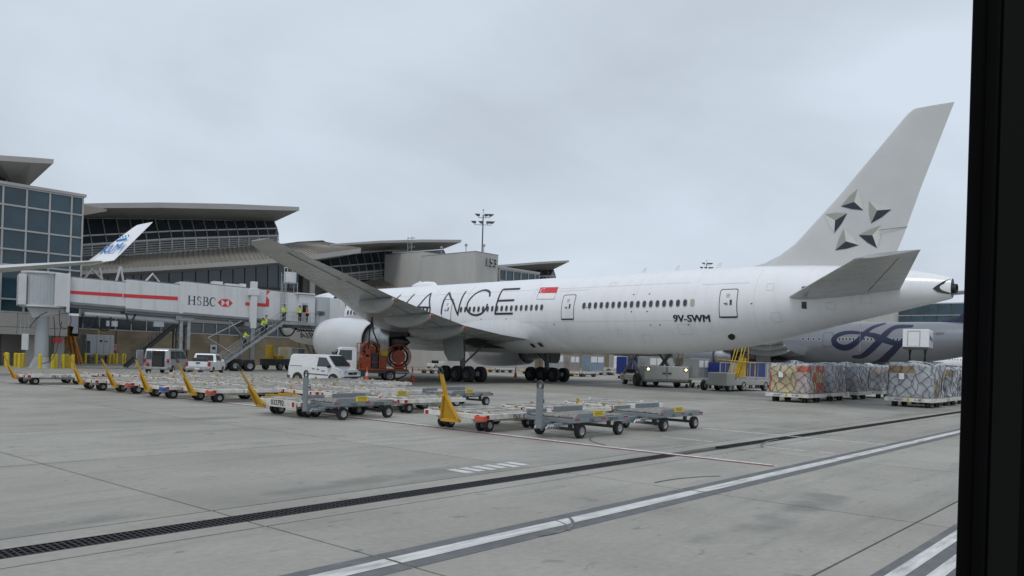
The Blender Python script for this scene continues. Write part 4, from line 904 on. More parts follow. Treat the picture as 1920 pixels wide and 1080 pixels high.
# open leading edge refuelling panel and hoses are on the fuel truck
# ---------------- silver airliner with navy swirl
SAX, SDV = 126.0, 8.5
sky_p, sfus, sfin, _ = airliner('silver airliner with navy ribbon swirl behind the cargo pallets', SAX, SDV, SKY_SILVER, NAVY, WING_GREY, 'parked airliners', naccol=SKY_SILVER)
O7 = lambda z_: [(1540+a/5.685, 590+b/5.685) for a, b in z_]
SW = [O7([(440, 197), (300, 188), (190, 212), (135, 262), (158, 320), (232, 352), (312, 335), (400, 268), (470, 190), (560, 130), (690, 90)]),
      O7([(330, 450), (430, 445), (520, 380), (620, 280), (700, 190), (800, 130), (980, 122)]), O7([(540, 530), (640, 500), (740, 410), (860, 290), (940, 220)]), O7([(420, 193), (560, 222), (660, 262), (780, 300), (870, 296)])]
strokes('navy_swirl', SW, .92, NAVY, sfus, SAX, SDV, .035, taper=lambda t: .4+.6*math.sin(math.pi*min(1, max(0, t))))
for v in (43+.571*k for k in range(2, 60)):
    if 55 < v or v < 54: pass
va, za = fus_px(1506, 634, SAX, SDV); vb, zb2 = fus_px(1536, 634, SAX, SDV)
for i in range(4): cabin_window(sfus, va+(vb-va)*i/3, 6.43)
va, za = fus_px(1574, 637, SAX, SDV); vb, zb2 = fus_px(1690, 636, SAX, SDV)
for i in range(18): cabin_window(sfus, va+(vb-va)*i/17, 6.43)
vd, zd = fus_px(1552, 637, SAX, SDV); cabin_door(sfus, vd, 5.3, 7.45, 1.5, DARK_STEEL, SKY_SILVER)
fus_text('registration', 'I-EIZM', 1752, 1770, 625.5, .34, LETTER, sfus, SAX, SDV)
# ---------------- narrow-body beyond
vir, vfus, vfin, _ = airliner('white narrow-body jet with red lettering beyond the catering truck', 189.0, -16.0, AC_WHITE, RED, WING_GREY, 'parked airliners', scale=(.62, .52, .62), detail=False)
def vlocal(px, py):
    M = WM(vir); Mi = M.inverted(); o = Vector(CAM); d = Vector(ray(px, py)); a = Mi @ o; b = Mi @ (o+d)-a; lat = -3.19; t = (lat-a.x)/b.x; q = a+b*t; return q.y+V0, q.z
mb = MB(); vs0, fs0 = text_verts('america', 1.0, 'LEFT'); x0 = min(a for a, _ in vs0); x1 = max(a for a, _ in vs0)
v1, z1_ = vlocal(1774, 676.5); v0_, z0_ = vlocal(1725, 675)
mb.add([(side(v0_+(v1-v0_)*(a-x0)/(x1-x0), 6.9+b*1.6)-.05, v0_+(v1-v0_)*(a-x0)/(x1-x0)-V0, 6.6+b*1.9) for a, b in vs0], fs0)
mb.build('red_lettering', SIGNRED, vfus, world=False)
for k in range(26): cabin_window(vfus, v1-1.2-k*1.02, 7.0)
# ---------------- blue and white wing tip on the left: aircraft of the next stand
KAX = 0
tipP = onplane(178, 493, (0, 57, 0), (0, 1, 0))
kx = float(tipP@AXV)-31.1; kv = float(tipP@AYV)-39.0
kl, kfus, kfin, _ = airliner('white airliner whose blue-lettered winglet reaches in from the left edge', kx, kv, AC_WHITE, AC_WHITE, mat('pale wing paint', (.56, .57, .57), .4, var=.08, scale=.6, dirt=(.35, .34, .33), dirt_scale=.8, dirt_amt=.4), 'parked airliners', winglet=True, detail=False)
for w_ in [o for o in kl.children if o.name.startswith('wing') and not o.name.startswith('wing_')]:
    for wl in [c for c in w_.children if c.name.startswith('winglet')]:
        if max(v.co.x for v in wl.data.vertices) > 0:
            wgl = wl
# outer face of the winglet: plane through four of its points (local frame)
def wl_pt(t, h):   # t 0 leading..1 trailing, h height above root, on the outer face
    H_ = [.3, 2.35]; le = np.interp(h, H_, [40.5, 36.4]); te = np.interp(h, H_, [35.0, 33.4]); ou = np.interp(h, H_, [.2, 1.5]); c = le-te
    return Vector((31.1+ou-.045*c-.04, le-t*c-V0, 7.85+h))
def wl_v(v, h):
    q = wl_pt(.4, h); return Vector((q.x, v-V0, q.z))
def wl_text(s, t0, t1, h0, h1, m, nm):
    vs, fs = text_verts(s, 1.0, 'LEFT'); xa, xb = min(a for a, _ in vs), max(a for a, _ in vs); ya, yb = min(b for _, b in vs), max(b for _, b in vs); mb = MB()
    for dd in (-.03, 0, .03):
        mb.add([wl_v(t0+(t1-t0)*(a-xa)/(xb-xa)+dd, h0+(h1-h0)*(b-ya)/(yb-ya)) for a, b in vs], fs)
    mb.build(nm, m, wgl, world=False)
wl_text('KLM', 38.5, 35.2, .58, 1.16, PALEBLUE, 'airline_lettering')
mb = MB()
for k in range(4):
    c = wl_v(36.95-.5*k, 1.66); mb.cyl(c-Vector((.02, 0, 0)), c+Vector((.01, 0, 0)), .07, n=10)
c0, c1 = wl_v(37.1, 1.42), wl_v(35.3, 1.42); mb.beam(c0, c1, .03, .11); mb.build('crown_mark', PALEBLUE, wgl, world=False)
# ================================================================== JET BRIDGE
BA = math.atan2(-5.8, 23.5); BO = Vector((25.5, 78.0, 0))
jb = thing('jet_bridge', 'long white jet bridge with red stripe and red hexagon emblem docked at the airliner', 'jet bridge', BO, BA)
bz = lambda x: 5.77-.0306*x
bdir = Vector((math.cos(BA), math.sin(BA), 0)); bnor = Vector((-math.sin(BA), math.cos(BA), 0))
def bpx(px, py, yl=-1.62):
    q = onplane(px, py, np.array(BO+bnor*yl), np.array(bnor)); r = Vector(q)-BO; return r.dot(bdir), r.z
def bw(x, y, z): return BO+bdir*x+bnor*y+Vector((0, 0, z))
def bb(mb, nm, m, par=jb, **k): return mb.build(nm, m, par, world=False, **k)
def tunnel(x0, x1, w, h, dz, nm='tunnel', m=BRIDGE):
    mb = MB(); A = [(x0, s*w/2, bz(x0)+dz+t) for s, t in ((-1, 0), (1, 0), (1, h), (-1, h))]; B_ = [(x1, s*w/2, bz(x1)+dz+t) for s, t in ((-1, 0), (1, 0), (1, h), (-1, h))]
    mb.loft([A, B_]); return bb(mb, nm, m, bevel=.05)
# rotunda and column
mb = MB(); n = 40
for k in range(n):
    pass
rings = []
for z in (5.55, 8.35):
    rings.append([((1.62+.025*(i % 2))*math.cos(2*math.pi*i/80), (1.62+.025*(i % 2))*math.sin(2*math.pi*i/80), z) for i in range(80)])
mb.loft(rings); rot = bb(mb, 'rotunda', BRIDGE_G)
mb = MB(); mb.cyl((0, 0, 8.35), (0, 0, 8.52), 1.75, n=40); mb.cyl((0, 0, 5.4), (0, 0, 5.55), 1.8, n=40); bb(mb, 'rim', BRIDGE, rot)
mb = MB(); mb.box2(-1.95, -1.35, -1.25, 1.25, 5.5, 8.2); bb(mb, 'wall_flange', BRIDGE, rot, bevel=.04)
mb = MB(); mb.box2(.75, 1.75, -1.55, 1.55, 5.5, 8.45); mb.box2(1.7, 1.95, -1.62, 1.62, 5.0, 8.5); bb(mb, 'tunnel_flange', BRIDGE, rot, bevel=.04)
mb = MB(); mb.cyl((0, 0, .95), (0, 0, 4.6), .56, .54, 28); mb.cyl((0, 0, 0), (0, 0, .95), .98, .57, 28); bb(mb, 'column', BRIDGE_G, smooth=40)
mb = MB(); mb.prism([(-.8, 4.4), (1.7, 5.0), (1.7, 5.38), (-1.2, 5.38), (-1.0, 4.9)], -.55, .55); bb(mb, 'column_head', BRIDGE, bevel=.05)
for pts in ([(-1.0, -.9, 3.6), (-.4, -.95, 4.5), (.3, -.95, 5.0)], [(1.2, -1.2, 5.2), (1.25, -1.3, 3.9), (1.7, -1.3, 3.6), (2.1, -1.3, 4.1), (2.0, -1.2, 5.3)], [(.8, -.9, 4.6), (.9, -1.1, 2.5), (.5, -1.4, .7), (-.4, -1.5, .4)], [(1.4, -1.0, 4.2), (1.0, -1.6, 1.5), (.4, -2, .5)]):
    mb = MB(); mb.tube(smooth(pts), .035, 6); bb(mb, 'cable', BLACK)
mb = MB(); mb.box2(1.9, 2.7, -1.5, -1.3, 4.75, 4.95); bb(mb, 'lamp', REFLECT)
mb = MB(); mb.box2(-1.6, -1.1, -1.5, -1.2, 1.6, 3.0); bb(mb, 'control_box', BRIDGE); 
mb = MB()
for xx in (-1.7, -1.4, -1.1): mb.tube([(xx, -1.3, 3.0), (xx, -1.2, 4.6)], .035, 5)
bb(mb, 'conduit', GALV)
s1 = tunnel(1.8, 6.8, 2.6, 2.35, .12); s2 = tunnel(6.5, 11.8, 2.95, 2.8, -.05); s3 = tunnel(11.15, 22.9, 3.2, 3.08, 0.0)
# panel joints and stains
for s_, x0, x1, w_, h_, dz in ((s1, 1.8, 6.8, 2.6, 2.35, .12), (s2, 6.5, 11.8, 2.95, 2.8, -.05), (s3, 11.5, 22.9, 3.2, 3.08, 0.)):
    xx = x0+1.25
    while xx < x1-.4:
        mb = MB(); mb.box2(xx-.01, xx+.01, -w_/2-.006, -w_/2+.01, bz(xx)+dz+.06, bz(xx)+dz+h_-.06); bb(mb, 'panel_joint', BRIDGE_G, s_); xx += 1.27
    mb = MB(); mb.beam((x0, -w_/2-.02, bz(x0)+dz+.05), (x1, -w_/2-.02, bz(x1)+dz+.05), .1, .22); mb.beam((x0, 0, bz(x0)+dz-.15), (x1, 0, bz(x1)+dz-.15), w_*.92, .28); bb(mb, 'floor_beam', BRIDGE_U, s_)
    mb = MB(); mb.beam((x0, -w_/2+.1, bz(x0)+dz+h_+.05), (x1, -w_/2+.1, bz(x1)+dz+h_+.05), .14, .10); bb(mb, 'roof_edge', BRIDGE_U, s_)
def stripe(pix, y, nm, m=SIGNRED, par=jb):
    mb = MB(); P = [bpx(*p, y) for p in pix]; mb.add([(x, y, z) for x, z in P], [tuple(range(len(P)))]); return bb(mb, nm, m, par)
stripe([(117.5, 544), (229.5, 550.5), (229.5, 557), (117.5, 550)], -1.312, 'red_stripe', par=s1)
stripe([(231.5, 550.8), (333.5, 556.3), (333.5, 563.3), (231.5, 557.5)], -1.487, 'red_stripe', par=s2)
stripe([(460, 566.5), (498, 569), (498, 575.5), (460, 572.8)], -1.612, 'red_stripe', par=s3)
stripe([(500, 545), (506.8, 545.5), (499.8, 553.5), (499.7, 554)], -1.612, 'red_mark', par=s3)
stripe([(499.6, 554.5), (504.8, 562), (504.5, 575.3), (498, 574.8), (498.2, 569)], -1.612, 'red_mark', par=s3)
# HSBC letters from strokes
NAVYL = mat('near black lettering', (.012, .014, .02), .4)
xa, za = bpx(352, 562.5, -1.62); xb, zb_ = bpx(405.5, 566.5, -1.62); LH = .86
def glyph(polys, x0, w):
    mb = MB()
    for p in polys: mb.add([(x0+u*w, -1.612, za+(zb_-za)*((x0+u*w-xa)/(xb-xa))+(v-.5)*LH) for u, v in p], [tuple(range(len(p)))])
    return mb
def arcband(cx_, cy_, rx, ry, a0, a1, t0, t1, n=14, tm=None):
    out = []
    for i in range(n):
        pp = []
        for k, sg in ((i, 1), (i+1, 1), (i+1, -1), (i, -1)):
            a = math.radians(a0+(a1-a0)*k/n); th = (tm or (lambda q: t0+(t1-t0)*q))(k/n)*sg/2; pp.append((cx_+(rx+th)*math.cos(a), cy_+(ry+th*.8)*math.sin(a)))
        out.append(pp)
    return out
R_ = lambda a, b, c, d: [(a, c), (b, c), (b, d), (a, d)]
wv = (xb-xa)
bell = lambda q: .05+.15*math.sin(math.pi*q)
H_ = [R_(.10, .26, 0, 1), R_(.74, .90, 0, 1), R_(.26, .74, .47, .54)]+[R_(a, a+.36, z, z+.05) for a in (0, .64) for z in (0, .95)]
B_ = [R_(.12, .28, 0, 1), R_(0, .5, 0, .05), R_(0, .5, .95, 1)]+arcband(.45, .76, .32, .22, -90, 90, 0, 0, tm=bell)+arcband(.48, .26, .40, .25, -90, 90, 0, 0, tm=bell)+[R_(.28, .46, .50, .55)]
C_ = arcband(.52, .5, .44, .48, 50, 310, 0, 0, tm=lambda q: .04+.16*math.sin(math.pi*q))+[R_(.80, .85, .62, .97), R_(.80, .84, .05, .3)]
S_ = arcband(.48, .74, .30, .22, 30, 255, .05, .15, tm=lambda q: .05+.12*math.sin(math.pi*q*.8))+arcband(.46, .26, .34, .23, 75, -150, 0, 0, tm=lambda q: .16-.10*q)+[R_(.74, .79, .68, .95), R_(.10, .15, .05, .35)]
for nm_, gl, u0, u1 in (('H', H_, 0, .28), ('S', S_, .31, .50), ('B', B_, .525, .745), ('C', C_, .765, 1.0)):
    bb(glyph(gl, xa+wv*u0, wv*(u1-u0)), 'sign_letter', NAVYL, s3)
hx0, hz0 = bpx(408, 567, -1.62); hx1, _ = bpx(436.5, 567, -1.62); hw = (hx1-hx0)/2; hh = hw*.52
mb = MB()
for tri in (((-1, 0), (-.5, 1), (-.5, -1)), ((1, 0), (.5, 1), (.5, -1)), ((-.5, 1), (.5, 1), (0, 0)), ((-.5, -1), (.5, -1), (0, 0))): mb.add([(hx0+hw+a*hw, -1.612, hz0+b*hh) for a, b in tri], [(0, 1, 2)])
bb(mb, 'sign_emblem', SIGNRED, s3)
# lift columns with wheel bogie
for sy in (-1, 1):
    mb = MB(); mb.box2(17.75, 18.35, sy*1.95-.3, sy*1.95+.3, 4.3, 9.0); mb.box2(17.55, 18.55, sy*1.9-.4, sy*1.9+.4, 7.6, 8.3); lc = bb(mb, 'lift_column', BRIDGE, bevel=.04)
    mb = MB(); mb.box2(17.85, 18.25, sy*1.9-.2, sy*1.9+.2, 1.2, 4.3); bb(mb, 'inner_column', STEEL, lc)
    mb = MB(); mb.box2(16.2, 18.3, sy*1.9-.25, sy*1.9+.25, .55, 1.15); bb(mb, 'bogie_frame', DARK_STEEL, lc)
    for dx in (16.35, 17.75):
        for dy in (-.42, .42):
            wmb = MB(); wheel_mb(wmb, (dx, sy*1.9+dy, .55), .55, .34, (0, 1, 0), 22, .5); bb(wmb, 'wheel', [RUBBER, RIM], lc, smooth=40)
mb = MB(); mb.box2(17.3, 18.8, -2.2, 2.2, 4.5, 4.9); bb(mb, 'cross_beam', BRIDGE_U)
for a, b in (((17, -1.8, 5), (13.8, -1.8, 3.2)), ((13.8, -1.8, 3.2), (17.4, -1.9, 1.0)), ((15.8, -1.7, 5.0), (17.6, -1.8, 3.0)), ((20.5, -1.6, 4.9), (18.4, -1.9, 2.4))):
    mb = MB(); mb.cyl(a, b, .06, n=8); bb(mb, 'brace', GALV)
# front leg pair of the middle support
mb = MB()
for xx in (11.3, 12.0): mb.box2(xx, xx+.28, -1.3, -1.0, 2.0, 5.3)
mb.box2(10.9, 12.6, -1.4, -.9, 4.8, 5.25); mb.cyl((11.4, -1.15, 2.0), (11.4, -1.15, 0), .12, n=8); bb(mb, 'support_leg', GALV)
# duct under the tunnel and equipment
mb = MB(); mb.tube([(3.2, -1.0, 4.95), (7.2, -1.0, 4.85), (11.2, -1.0, 4.7)], .24, 12); bb(mb, 'air_duct', BRIDGE_G, smooth=50)
for pts in ([(3.0, -1.2, 5), (3.2, -1.25, 3.9), (3.7, -1.25, 3.8), (4.0, -1.2, 4.7)], [(4.2, -1.2, 4.8), (4.4, -1.3, 3.7), (5.2, -1.3, 3.7), (5.3, -1.2, 4.8)], [(6.6, -1.2, 5.2), (6.9, -1.3, 4.2), (7.4, -1.2, 5.2)], [(21, -1.0, 5.1), (21.3, -1.2, 3.9), (22.2, -1.3, 3.8), (23, -1.2, 4.9)], [(22, -1.0, 5.1), (23, -1.2, 4.4), (25.5, -1.3, 4.4), (26.5, -1.2, 4.9)]):
    mb = MB(); mb.tube(smooth(pts), .075, 8); bb(mb, 'hose_loop', BLACK)
for xj, zj in ((5.0, 3.95), (9.0, 4.1)):
    mb = MB(); mb.box2(xj, xj+.9, -1.2, -.6, zj, zj+.5); bb(mb, 'junction_box', BRIDGE_G)
# cab, rotating head, bellows
mb = MB(); mb.box2(22.8, 24.6, -1.75, 1.7, 5.0, 8.1); bb(mb, 'cab_corridor', BRIDGE, bevel=.05)
mb = MB(); mb.box2(23.1, 23.75, -1.80, -1.74, 5.15, 7.25); cdoor = bb(mb, 'cab_door', BRIDGE_G); mb = MB(); mb.box2(23.2, 23.65, -1.815, -1.795, 6.2, 7.0); bb(mb, 'door_pane', GLASS, cdoor)
mb = MB(); mb.loft([[(24.5+1.55*math.cos(a)+1.2, -.1+1.75*math.sin(a), z) for a in [math.radians(x) for x in range(0, 360, 8)]] for z in (4.9, 7.95)]); bb(mb, 'cab_rotunda', BRIDGE_G, smooth=30)
mb = MB(); mb.box2(25.6, 27.5, -1.75, 1.6, 4.85, 7.9); bb(mb, 'cab', BRIDGE, bevel=.06)
mb = MB(); mb.box2(27.3, 27.9, -1.9, 1.7, 4.9, 7.75); bb(mb, 'cab_hood', BRIDGE, bevel=.06)
mb = MB()
for k in range(8): mb.box2(24.75+k*.12, 24.81+k*.12, -1.86, -1.80, 6.0, 6.45)
bb(mb, 'cab_vent', DARK_STEEL)
rings = []
for k in range(11):
    x = 27.85+k*.16; o = .0 if k % 2 else .14; rings.append([(x, -1.75-o, 4.95-o), (x, 1.6+o, 4.95-o), (x, 1.6+o, 7.9+o), (x, .9, 8.25+o), (x, -.9, 8.25+o), (x, -1.75-o, 7.9+o)])
mb = MB(); mb.loft(rings, caps=False); bb(mb, 'bellows', BELLOW)
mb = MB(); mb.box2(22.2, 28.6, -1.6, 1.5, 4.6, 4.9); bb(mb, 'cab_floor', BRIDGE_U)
# rooftop cooling unit on a frame
mb = MB(); mb.cyl((22.1, -.9, 9.25), (22.1, -.9, 10.35), .62, n=20); tk = bb(mb, 'roof_unit', BRIDGE, smooth=40)
mb = MB(); mb.cyl((22.1, -.9, 10.36), (22.1, -.9, 10.75), .60, n=20); bb(mb, 'roof_unit_grille', DARK_STEEL, tk)
mb = MB()
for a in range(0, 360, 45): mb.tube([(22.1+.63*math.cos(math.radians(a)), -.9+.63*math.sin(math.radians(a)), 10.3), (22.1+.63*math.cos(math.radians(a)), -.9+.63*math.sin(math.radians(a)), 10.8)], .03, 5)
mb.cyl((22.1, -.9, 10.75), (22.1, -.9, 10.82), .66, n=20); bb(mb, 'roof_unit_cap', BRIDGE, tk)
mb = MB()
for xx in (21.5, 22.7):
    for yy in (-1.5, -.4): mb.tube([(xx, yy, 8.1), (xx, yy, 9.25)], .04, 6)
mb.tube([(21.5, -1.5, 9.25), (22.7, -1.5, 9.25), (22.7, -.4, 9.25), (21.5, -.4, 9.25), (21.5, -1.5, 9.25)], .04, 6)
for xx in (20.9, 21.3): mb.tube([(xx, -1.75, 5.2), (xx, -1.75, 10.2)], .035, 6)
for k in range(16): mb.tube([(20.9, -1.75, 5.4+k*.3), (21.3, -1.75, 5.4+k*.3)], .02, 5)
for zz in (6.9, 8.0): mb.tube([(20.9, -1.75, zz), (20.8, -2.2, zz), (21.4, -2.2, zz), (21.3, -1.75, zz)], .02, 5)
bb(mb, 'roof_ladder', GALV)
mb = MB(); mb.box2(22.4, 24.5, -1.9, -.2, 8.12, 8.25); bb(mb, 'roof_canopy', BRIDGE)
mb = MB(); mb.box2(14.4, 15.3, -.9, .2, 8.55, 8.85); mb.box2(15.6, 17.2, -.8, 0, 8.5, 8.72); bb(mb, 'roof_box', BRIDGE)
# service stair with landing
LX0, LX1, LY0, LY1, LZ = 20.9, 24.5, -3.0, -1.8, 5.12
mb = MB(); mb.box2(LX0, LX1, LY0, LY1, LZ-.1, LZ); mb.box2(LX0, LX1, LY0-.05, LY0+.05, LZ-.28, LZ-.02); land = bb(mb, 'stair_landing', GALV)
mb = MB(); mb.beam((21.2, -2.4, LZ-.15), (22.5, -1.7, 4.3), .08, .1); mb.beam((24.2, -2.6, LZ-.15), (24, -1.5, 4.5), .08, .1); bb(mb, 'landing_brace', GALV, land)
SX0_, SZ0_ = 14.3, .15
def stair_z(x): return SZ0_+(LZ-SZ0_)*(x-SX0_)/(LX0-SX0_)
mb = MB()
for yy in (LY0, LY1): mb.beam((SX0_, yy, SZ0_), (LX0, yy, LZ-.06), .06, .26)
st = bb(mb, 'stair_stringer', GALV)
ns = 27
TREADS = []
for k in range(ns):
    t = (k+.5)/ns; x = SX0_+(LX0-SX0_)*t; z = stair_z(x)
    q = MB(); q.box2(x-.13, x+.13, LY0+.04, LY1-.04, z-.02, z+.02); bb(q, 'stair_tread', GALV, st); TREADS.append((x, z+.02))
mb = MB()
for yy in (LY0, LY1):
    for dz in (.55, 1.05): mb.tube([(SX0_, yy, SZ0_+dz), (LX0, yy, LZ+dz-.05), (LX0+.4 if yy == LY1 else LX1, yy, LZ+dz-.02)], .024, 6)
    for k in range(9):
        x = SX0_+(LX0-SX0_)*k/8; mb.tube([(x, yy, stair_z(x)), (x, yy, stair_z(x)+1.05)], .022, 6)
for k in range(5): mb.tube([(LX0+(LX1-LX0)*k/4, LY0, LZ), (LX0+(LX1-LX0)*k/4, LY0, LZ+1.03)], .022, 6)
mb.tube([(LX1, LY0, LZ+1.03), (LX1, LY1, LZ+1.03)], .022, 6); bb(mb, 'stair_railing', GALV, st)
mb = MB(); mb.tube([(SX0_+.3, LY0, .15), (SX0_+.3, LY1, .15)], .06, 8); 
for yy in (LY0, LY1): mb.cyl((SX0_+.25, yy-.08, .18), (SX0_+.25, yy+.08, .18), .18, n=14)
bb(mb, 'stair_roller', RUBBER, st)
# dark service stair behind the vehicles
sp_ = G(338, 688); ss = thing('service_stair', 'dark steel service stair climbing behind the white pickup', 'stairs', (36.2, 80.5, 0), math.radians(-12))
mb = MB()
for yy in (-.6, .6):
    mb.beam((-2.2, yy, .1), (2.3, yy, 4.4), .09, .3); mb.beam((2.3, yy, 4.4), (3.6, yy, 4.4), .09, .3)
    for xx in (2.4, 3.5): mb.beam((xx, yy, 0), (xx, yy, 4.4), .14, .14)
    mb.beam((2.4, yy, .4), (3.5, yy, 4.2), .06, .06); mb.beam((2.4, yy, 4.2), (3.5, yy, .4), .06, .06)
mb.build('stringer', DARK_STEEL, ss, world=False)
for k in range(20):
    q = MB(); x = -2.1+4.4*k/19; z = .2+4.2*k/19; q.box2(x-.14, x+.14, -.58, .58, z-.02, z+.02); q.build('tread', DARK_STEEL, ss, world=False)
q = MB()
for yy in (-.6, .6):
    for dz in (.55, 1.0): q.tube([(-2.2, yy, .1+dz), (2.3, yy, 4.4+dz), (3.6, yy, 4.4+dz)], .028, 6)
    for k in range(7): x = -2.2+4.5*k/6; q.tube([(x, yy, .1+4.3*k/6), (x, yy, 1.1+4.3*k/6)], .025, 6)
q.build('handrail', DARK_STEEL, ss, world=False)
# white inverted V struts of the canopy behind the bridge
for pl in ([(156, 525), (172, 505), (192, 525)], [(186, 502), (192, 527)], [(218, 527), (226, 500)], [(226, 500), (231, 528)], [(272, 529), (286, 513.5), (300, 531)]):
    mb = MB(); mb.tube([PY(*p, 90) for p in pl], .13, 8); mb.build('canopy_strut', BRIDGE, jb)
# ================================================================== GROUND EQUIPMENT
def lb(mb, nm, m, par, **k): return mb.build(nm, m, par, world=False, **k)
# ---------------- white pallet dollies
WORN_RED = mat('faded red corner', (.55, .09, .05), .5, var=.25, scale=3)
def pallet_dolly(label, x, y, bar=40, skew=0., num='P&X  07240', corner=None, rz=0., bar_y=0., seed=0, flare=.26):
    """front (drawbar) end at local x=0 looking to -x; deck 3.3 long, 2.55 wide"""
    rnd = random.Random(seed); t = thing('pallet_dolly', label, 'dolly', (x, y, 0), rz, 'white pallet dollies')
    L_, W_ = 3.3, 2.55; zt = .56
    f = MB()
    for s in (-1, 1): f.box2(0, L_, s*W_/2-.05, s*W_/2+.05, .40, zt)
    for xx in (.04, L_-.04): f.box2(xx-.05, xx+.05, -W_/2+.051, W_/2-.051, .40, zt-.004)
    for k in range(4): f.box2(.1, L_-.1, -W_/2+.45+k*.55-.04, -W_/2+.45+k*.55+.04, .38, zt-.03)
    for s in (-1, 1): f.beam((.05, s*W_*.3, .33), (L_-.05, s*W_*.3, .33), .10, .10)
    fr = lb(f, 'frame', DIRTYWHITE, t, bevel=.012, seg=1)
    r = MB(); xx = .22
    while xx < L_-.15:
        for k in range(3):
            y0 = -W_/2+.12+k*.80; r.cyl((xx, y0, zt-.01), (xx, y0+.70, zt-.01), .034, n=8)
        xx += .155
    lb(r, 'roller_deck', ROLLER, t, smooth=40)
    d = MB()
    for k in range(4): d.box2(.12, L_-.12, -W_/2+.085+k*.8-.05, -W_/2+.085+k*.8+.05, zt-.06, zt+.045)
    for xx in (.6, 2.7): d.box2(xx-.07, xx+.07, -W_/2+.15, W_/2-.15, zt-.05, zt+.028)
    lb(d, 'deck_rail', DIRTYWHITE2, t)
    for (sx, sy) in ((.35, -1), (1.65, 1), (2.95, -1), (.03, .5), (3.27, 0.2), (1.9, -1)):
        s = MB(); yy = sy*W_/2*.94; h = .06+.10*rnd.random(); s.box2(sx-.035, sx+.035, yy-.03, yy+.03, zt, zt+h); s.box2(sx-.035, sx+.035, yy-.06, yy+.06, zt+h*.55, zt+h)
        lb(s, 'pallet_stop', rnd.choice([YELLOW, AMBER, DIRTYWHITE, DIRTYWHITE2, DIRTYWHITE]), t)
    for sx in (.55, L_-.55):
        for sy in (-1, 1):
            for dy in (-.16, .16):
                w_ = MB(); wheel_mb(w_, (sx, sy*W_*.33+dy, .20), .20, .13, (0, 1, 0), 16, .5); lb(w_, 'wheel', [RUBBER, RIM], t, smooth=40)
    for sy in (-.42, .1, .46):
        q = MB(); q.box2(-.018, -.008, sy*W_-.07, sy*W_+.07, .42, .54); lb(q, 'reflector', TAIL, t)
    q = MB(); q.box2(.08, .22, -W_/2-.062, -W_/2-.052, .42, .53); lb(q, 'reflector', TAIL, t)
    if corner is not None:
        q = MB(); q.box2(-.075, .10, -W_/2-.075, -W_/2+.30, .35, .51); lb(q, 'corner_guard', corner, t, bevel=.015, seg=1)
    if num: lettering('number', num, .20, (1.75, -W_/2-.055, .455), (1, 0, 0), (0, 0, 1), LETTER, t, world=False)
    a = math.radians(bar); c, s = math.cos(a), math.sin(a)
    if bar is not None:
        Lb = 1.5; P = lambda u, v, w: (-.08-u*c-w*s+0, bar_y+v+skew*u, .30+u*s-w*c*-1)
        b = MB()
        for w0, w1, half0, half1, u0, u1 in ((-.03, .03, flare, .09, 0, .75), (-.035, .035, .085, .06, .7, Lb)):
            pts = [P(u0, -half0, w0), P(u0, half0, w0), P(u1, half1, w0), P(u1, -half1, w0), P(u0, -half0, w1), P(u0, half0, w1), P(u1, half1, w1), P(u1, -half1, w1)]
            b.add(pts, [(0, 1, 2, 3), (7, 6, 5, 4), (0, 4, 5, 1), (1, 5, 6, 2), (2, 6, 7, 3), (3, 7, 4, 0)])
        for sg in (-1, 1): b.beam(P(.05, sg*(flare-.02), .05), P(.8, sg*.07, .06), .06, .08)
        b.beam(P(0, -flare, .02), P(0, flare, .02), .10, .10); bar_o = lb(b, 'drawbar', AMBER, t)
        e = MB(); cpt = P(Lb+.10, 0, 0); n = 12; pr = []
        for i in range(n+1):
            q_ = 2*math.pi*i/n; pr.append(P(Lb+.11+.11*math.cos(q_), .08*math.sin(q_), 0))
        e.tube(pr, .026, 6); lb(e, 'tow_eye', DARK_STEEL, bar_o)
    return t
pallet_dolly('white pallet dolly nearest the camera with steep amber drawbar and red corner', 17.25, 17.4, 72, num='P&X  0724', corner=WORN_RED, seed=1, flare=.40)

def flat_dolly(label, x, y, seed, rz=0.):
    return pallet_dolly_nb(label, x, y, seed, rz)
def pallet_dolly_nb(label, x, y, seed, rz):
    t = pallet_dolly(label, x, y, 4, num=None, seed=seed, rz=rz); return t
pallet_dolly('white pallet dolly numbered 032792 with amber drawbar half raised', 15.45, 24.3, 56, num=None, seed=3, bar_y=.9)
front = [(16.55, 32.3, 62, 'second', WORN_RED, '2  0724'), (16.0, 35.3, 66, 'third', mat('blue corner guard', (.03, .11, .42), .5, var=.2), None), (16.15, 39.2, 63, 'fourth', WORN_RED, None), (15.75, 42.2, 68, 'fifth', None, None), (14.75, 48.6, 65, 'sixth', None, 'P&X  07240')]
for i, (x, y, ba, w_, cn, nu) in enumerate(front):
    pallet_dolly(f'white pallet dolly with raised amber drawbar, {w_} from the 032792 dolly along the line', x, y, ba, num=nu, corner=cn, seed=10+i, rz=random.uniform(-.03, .03))
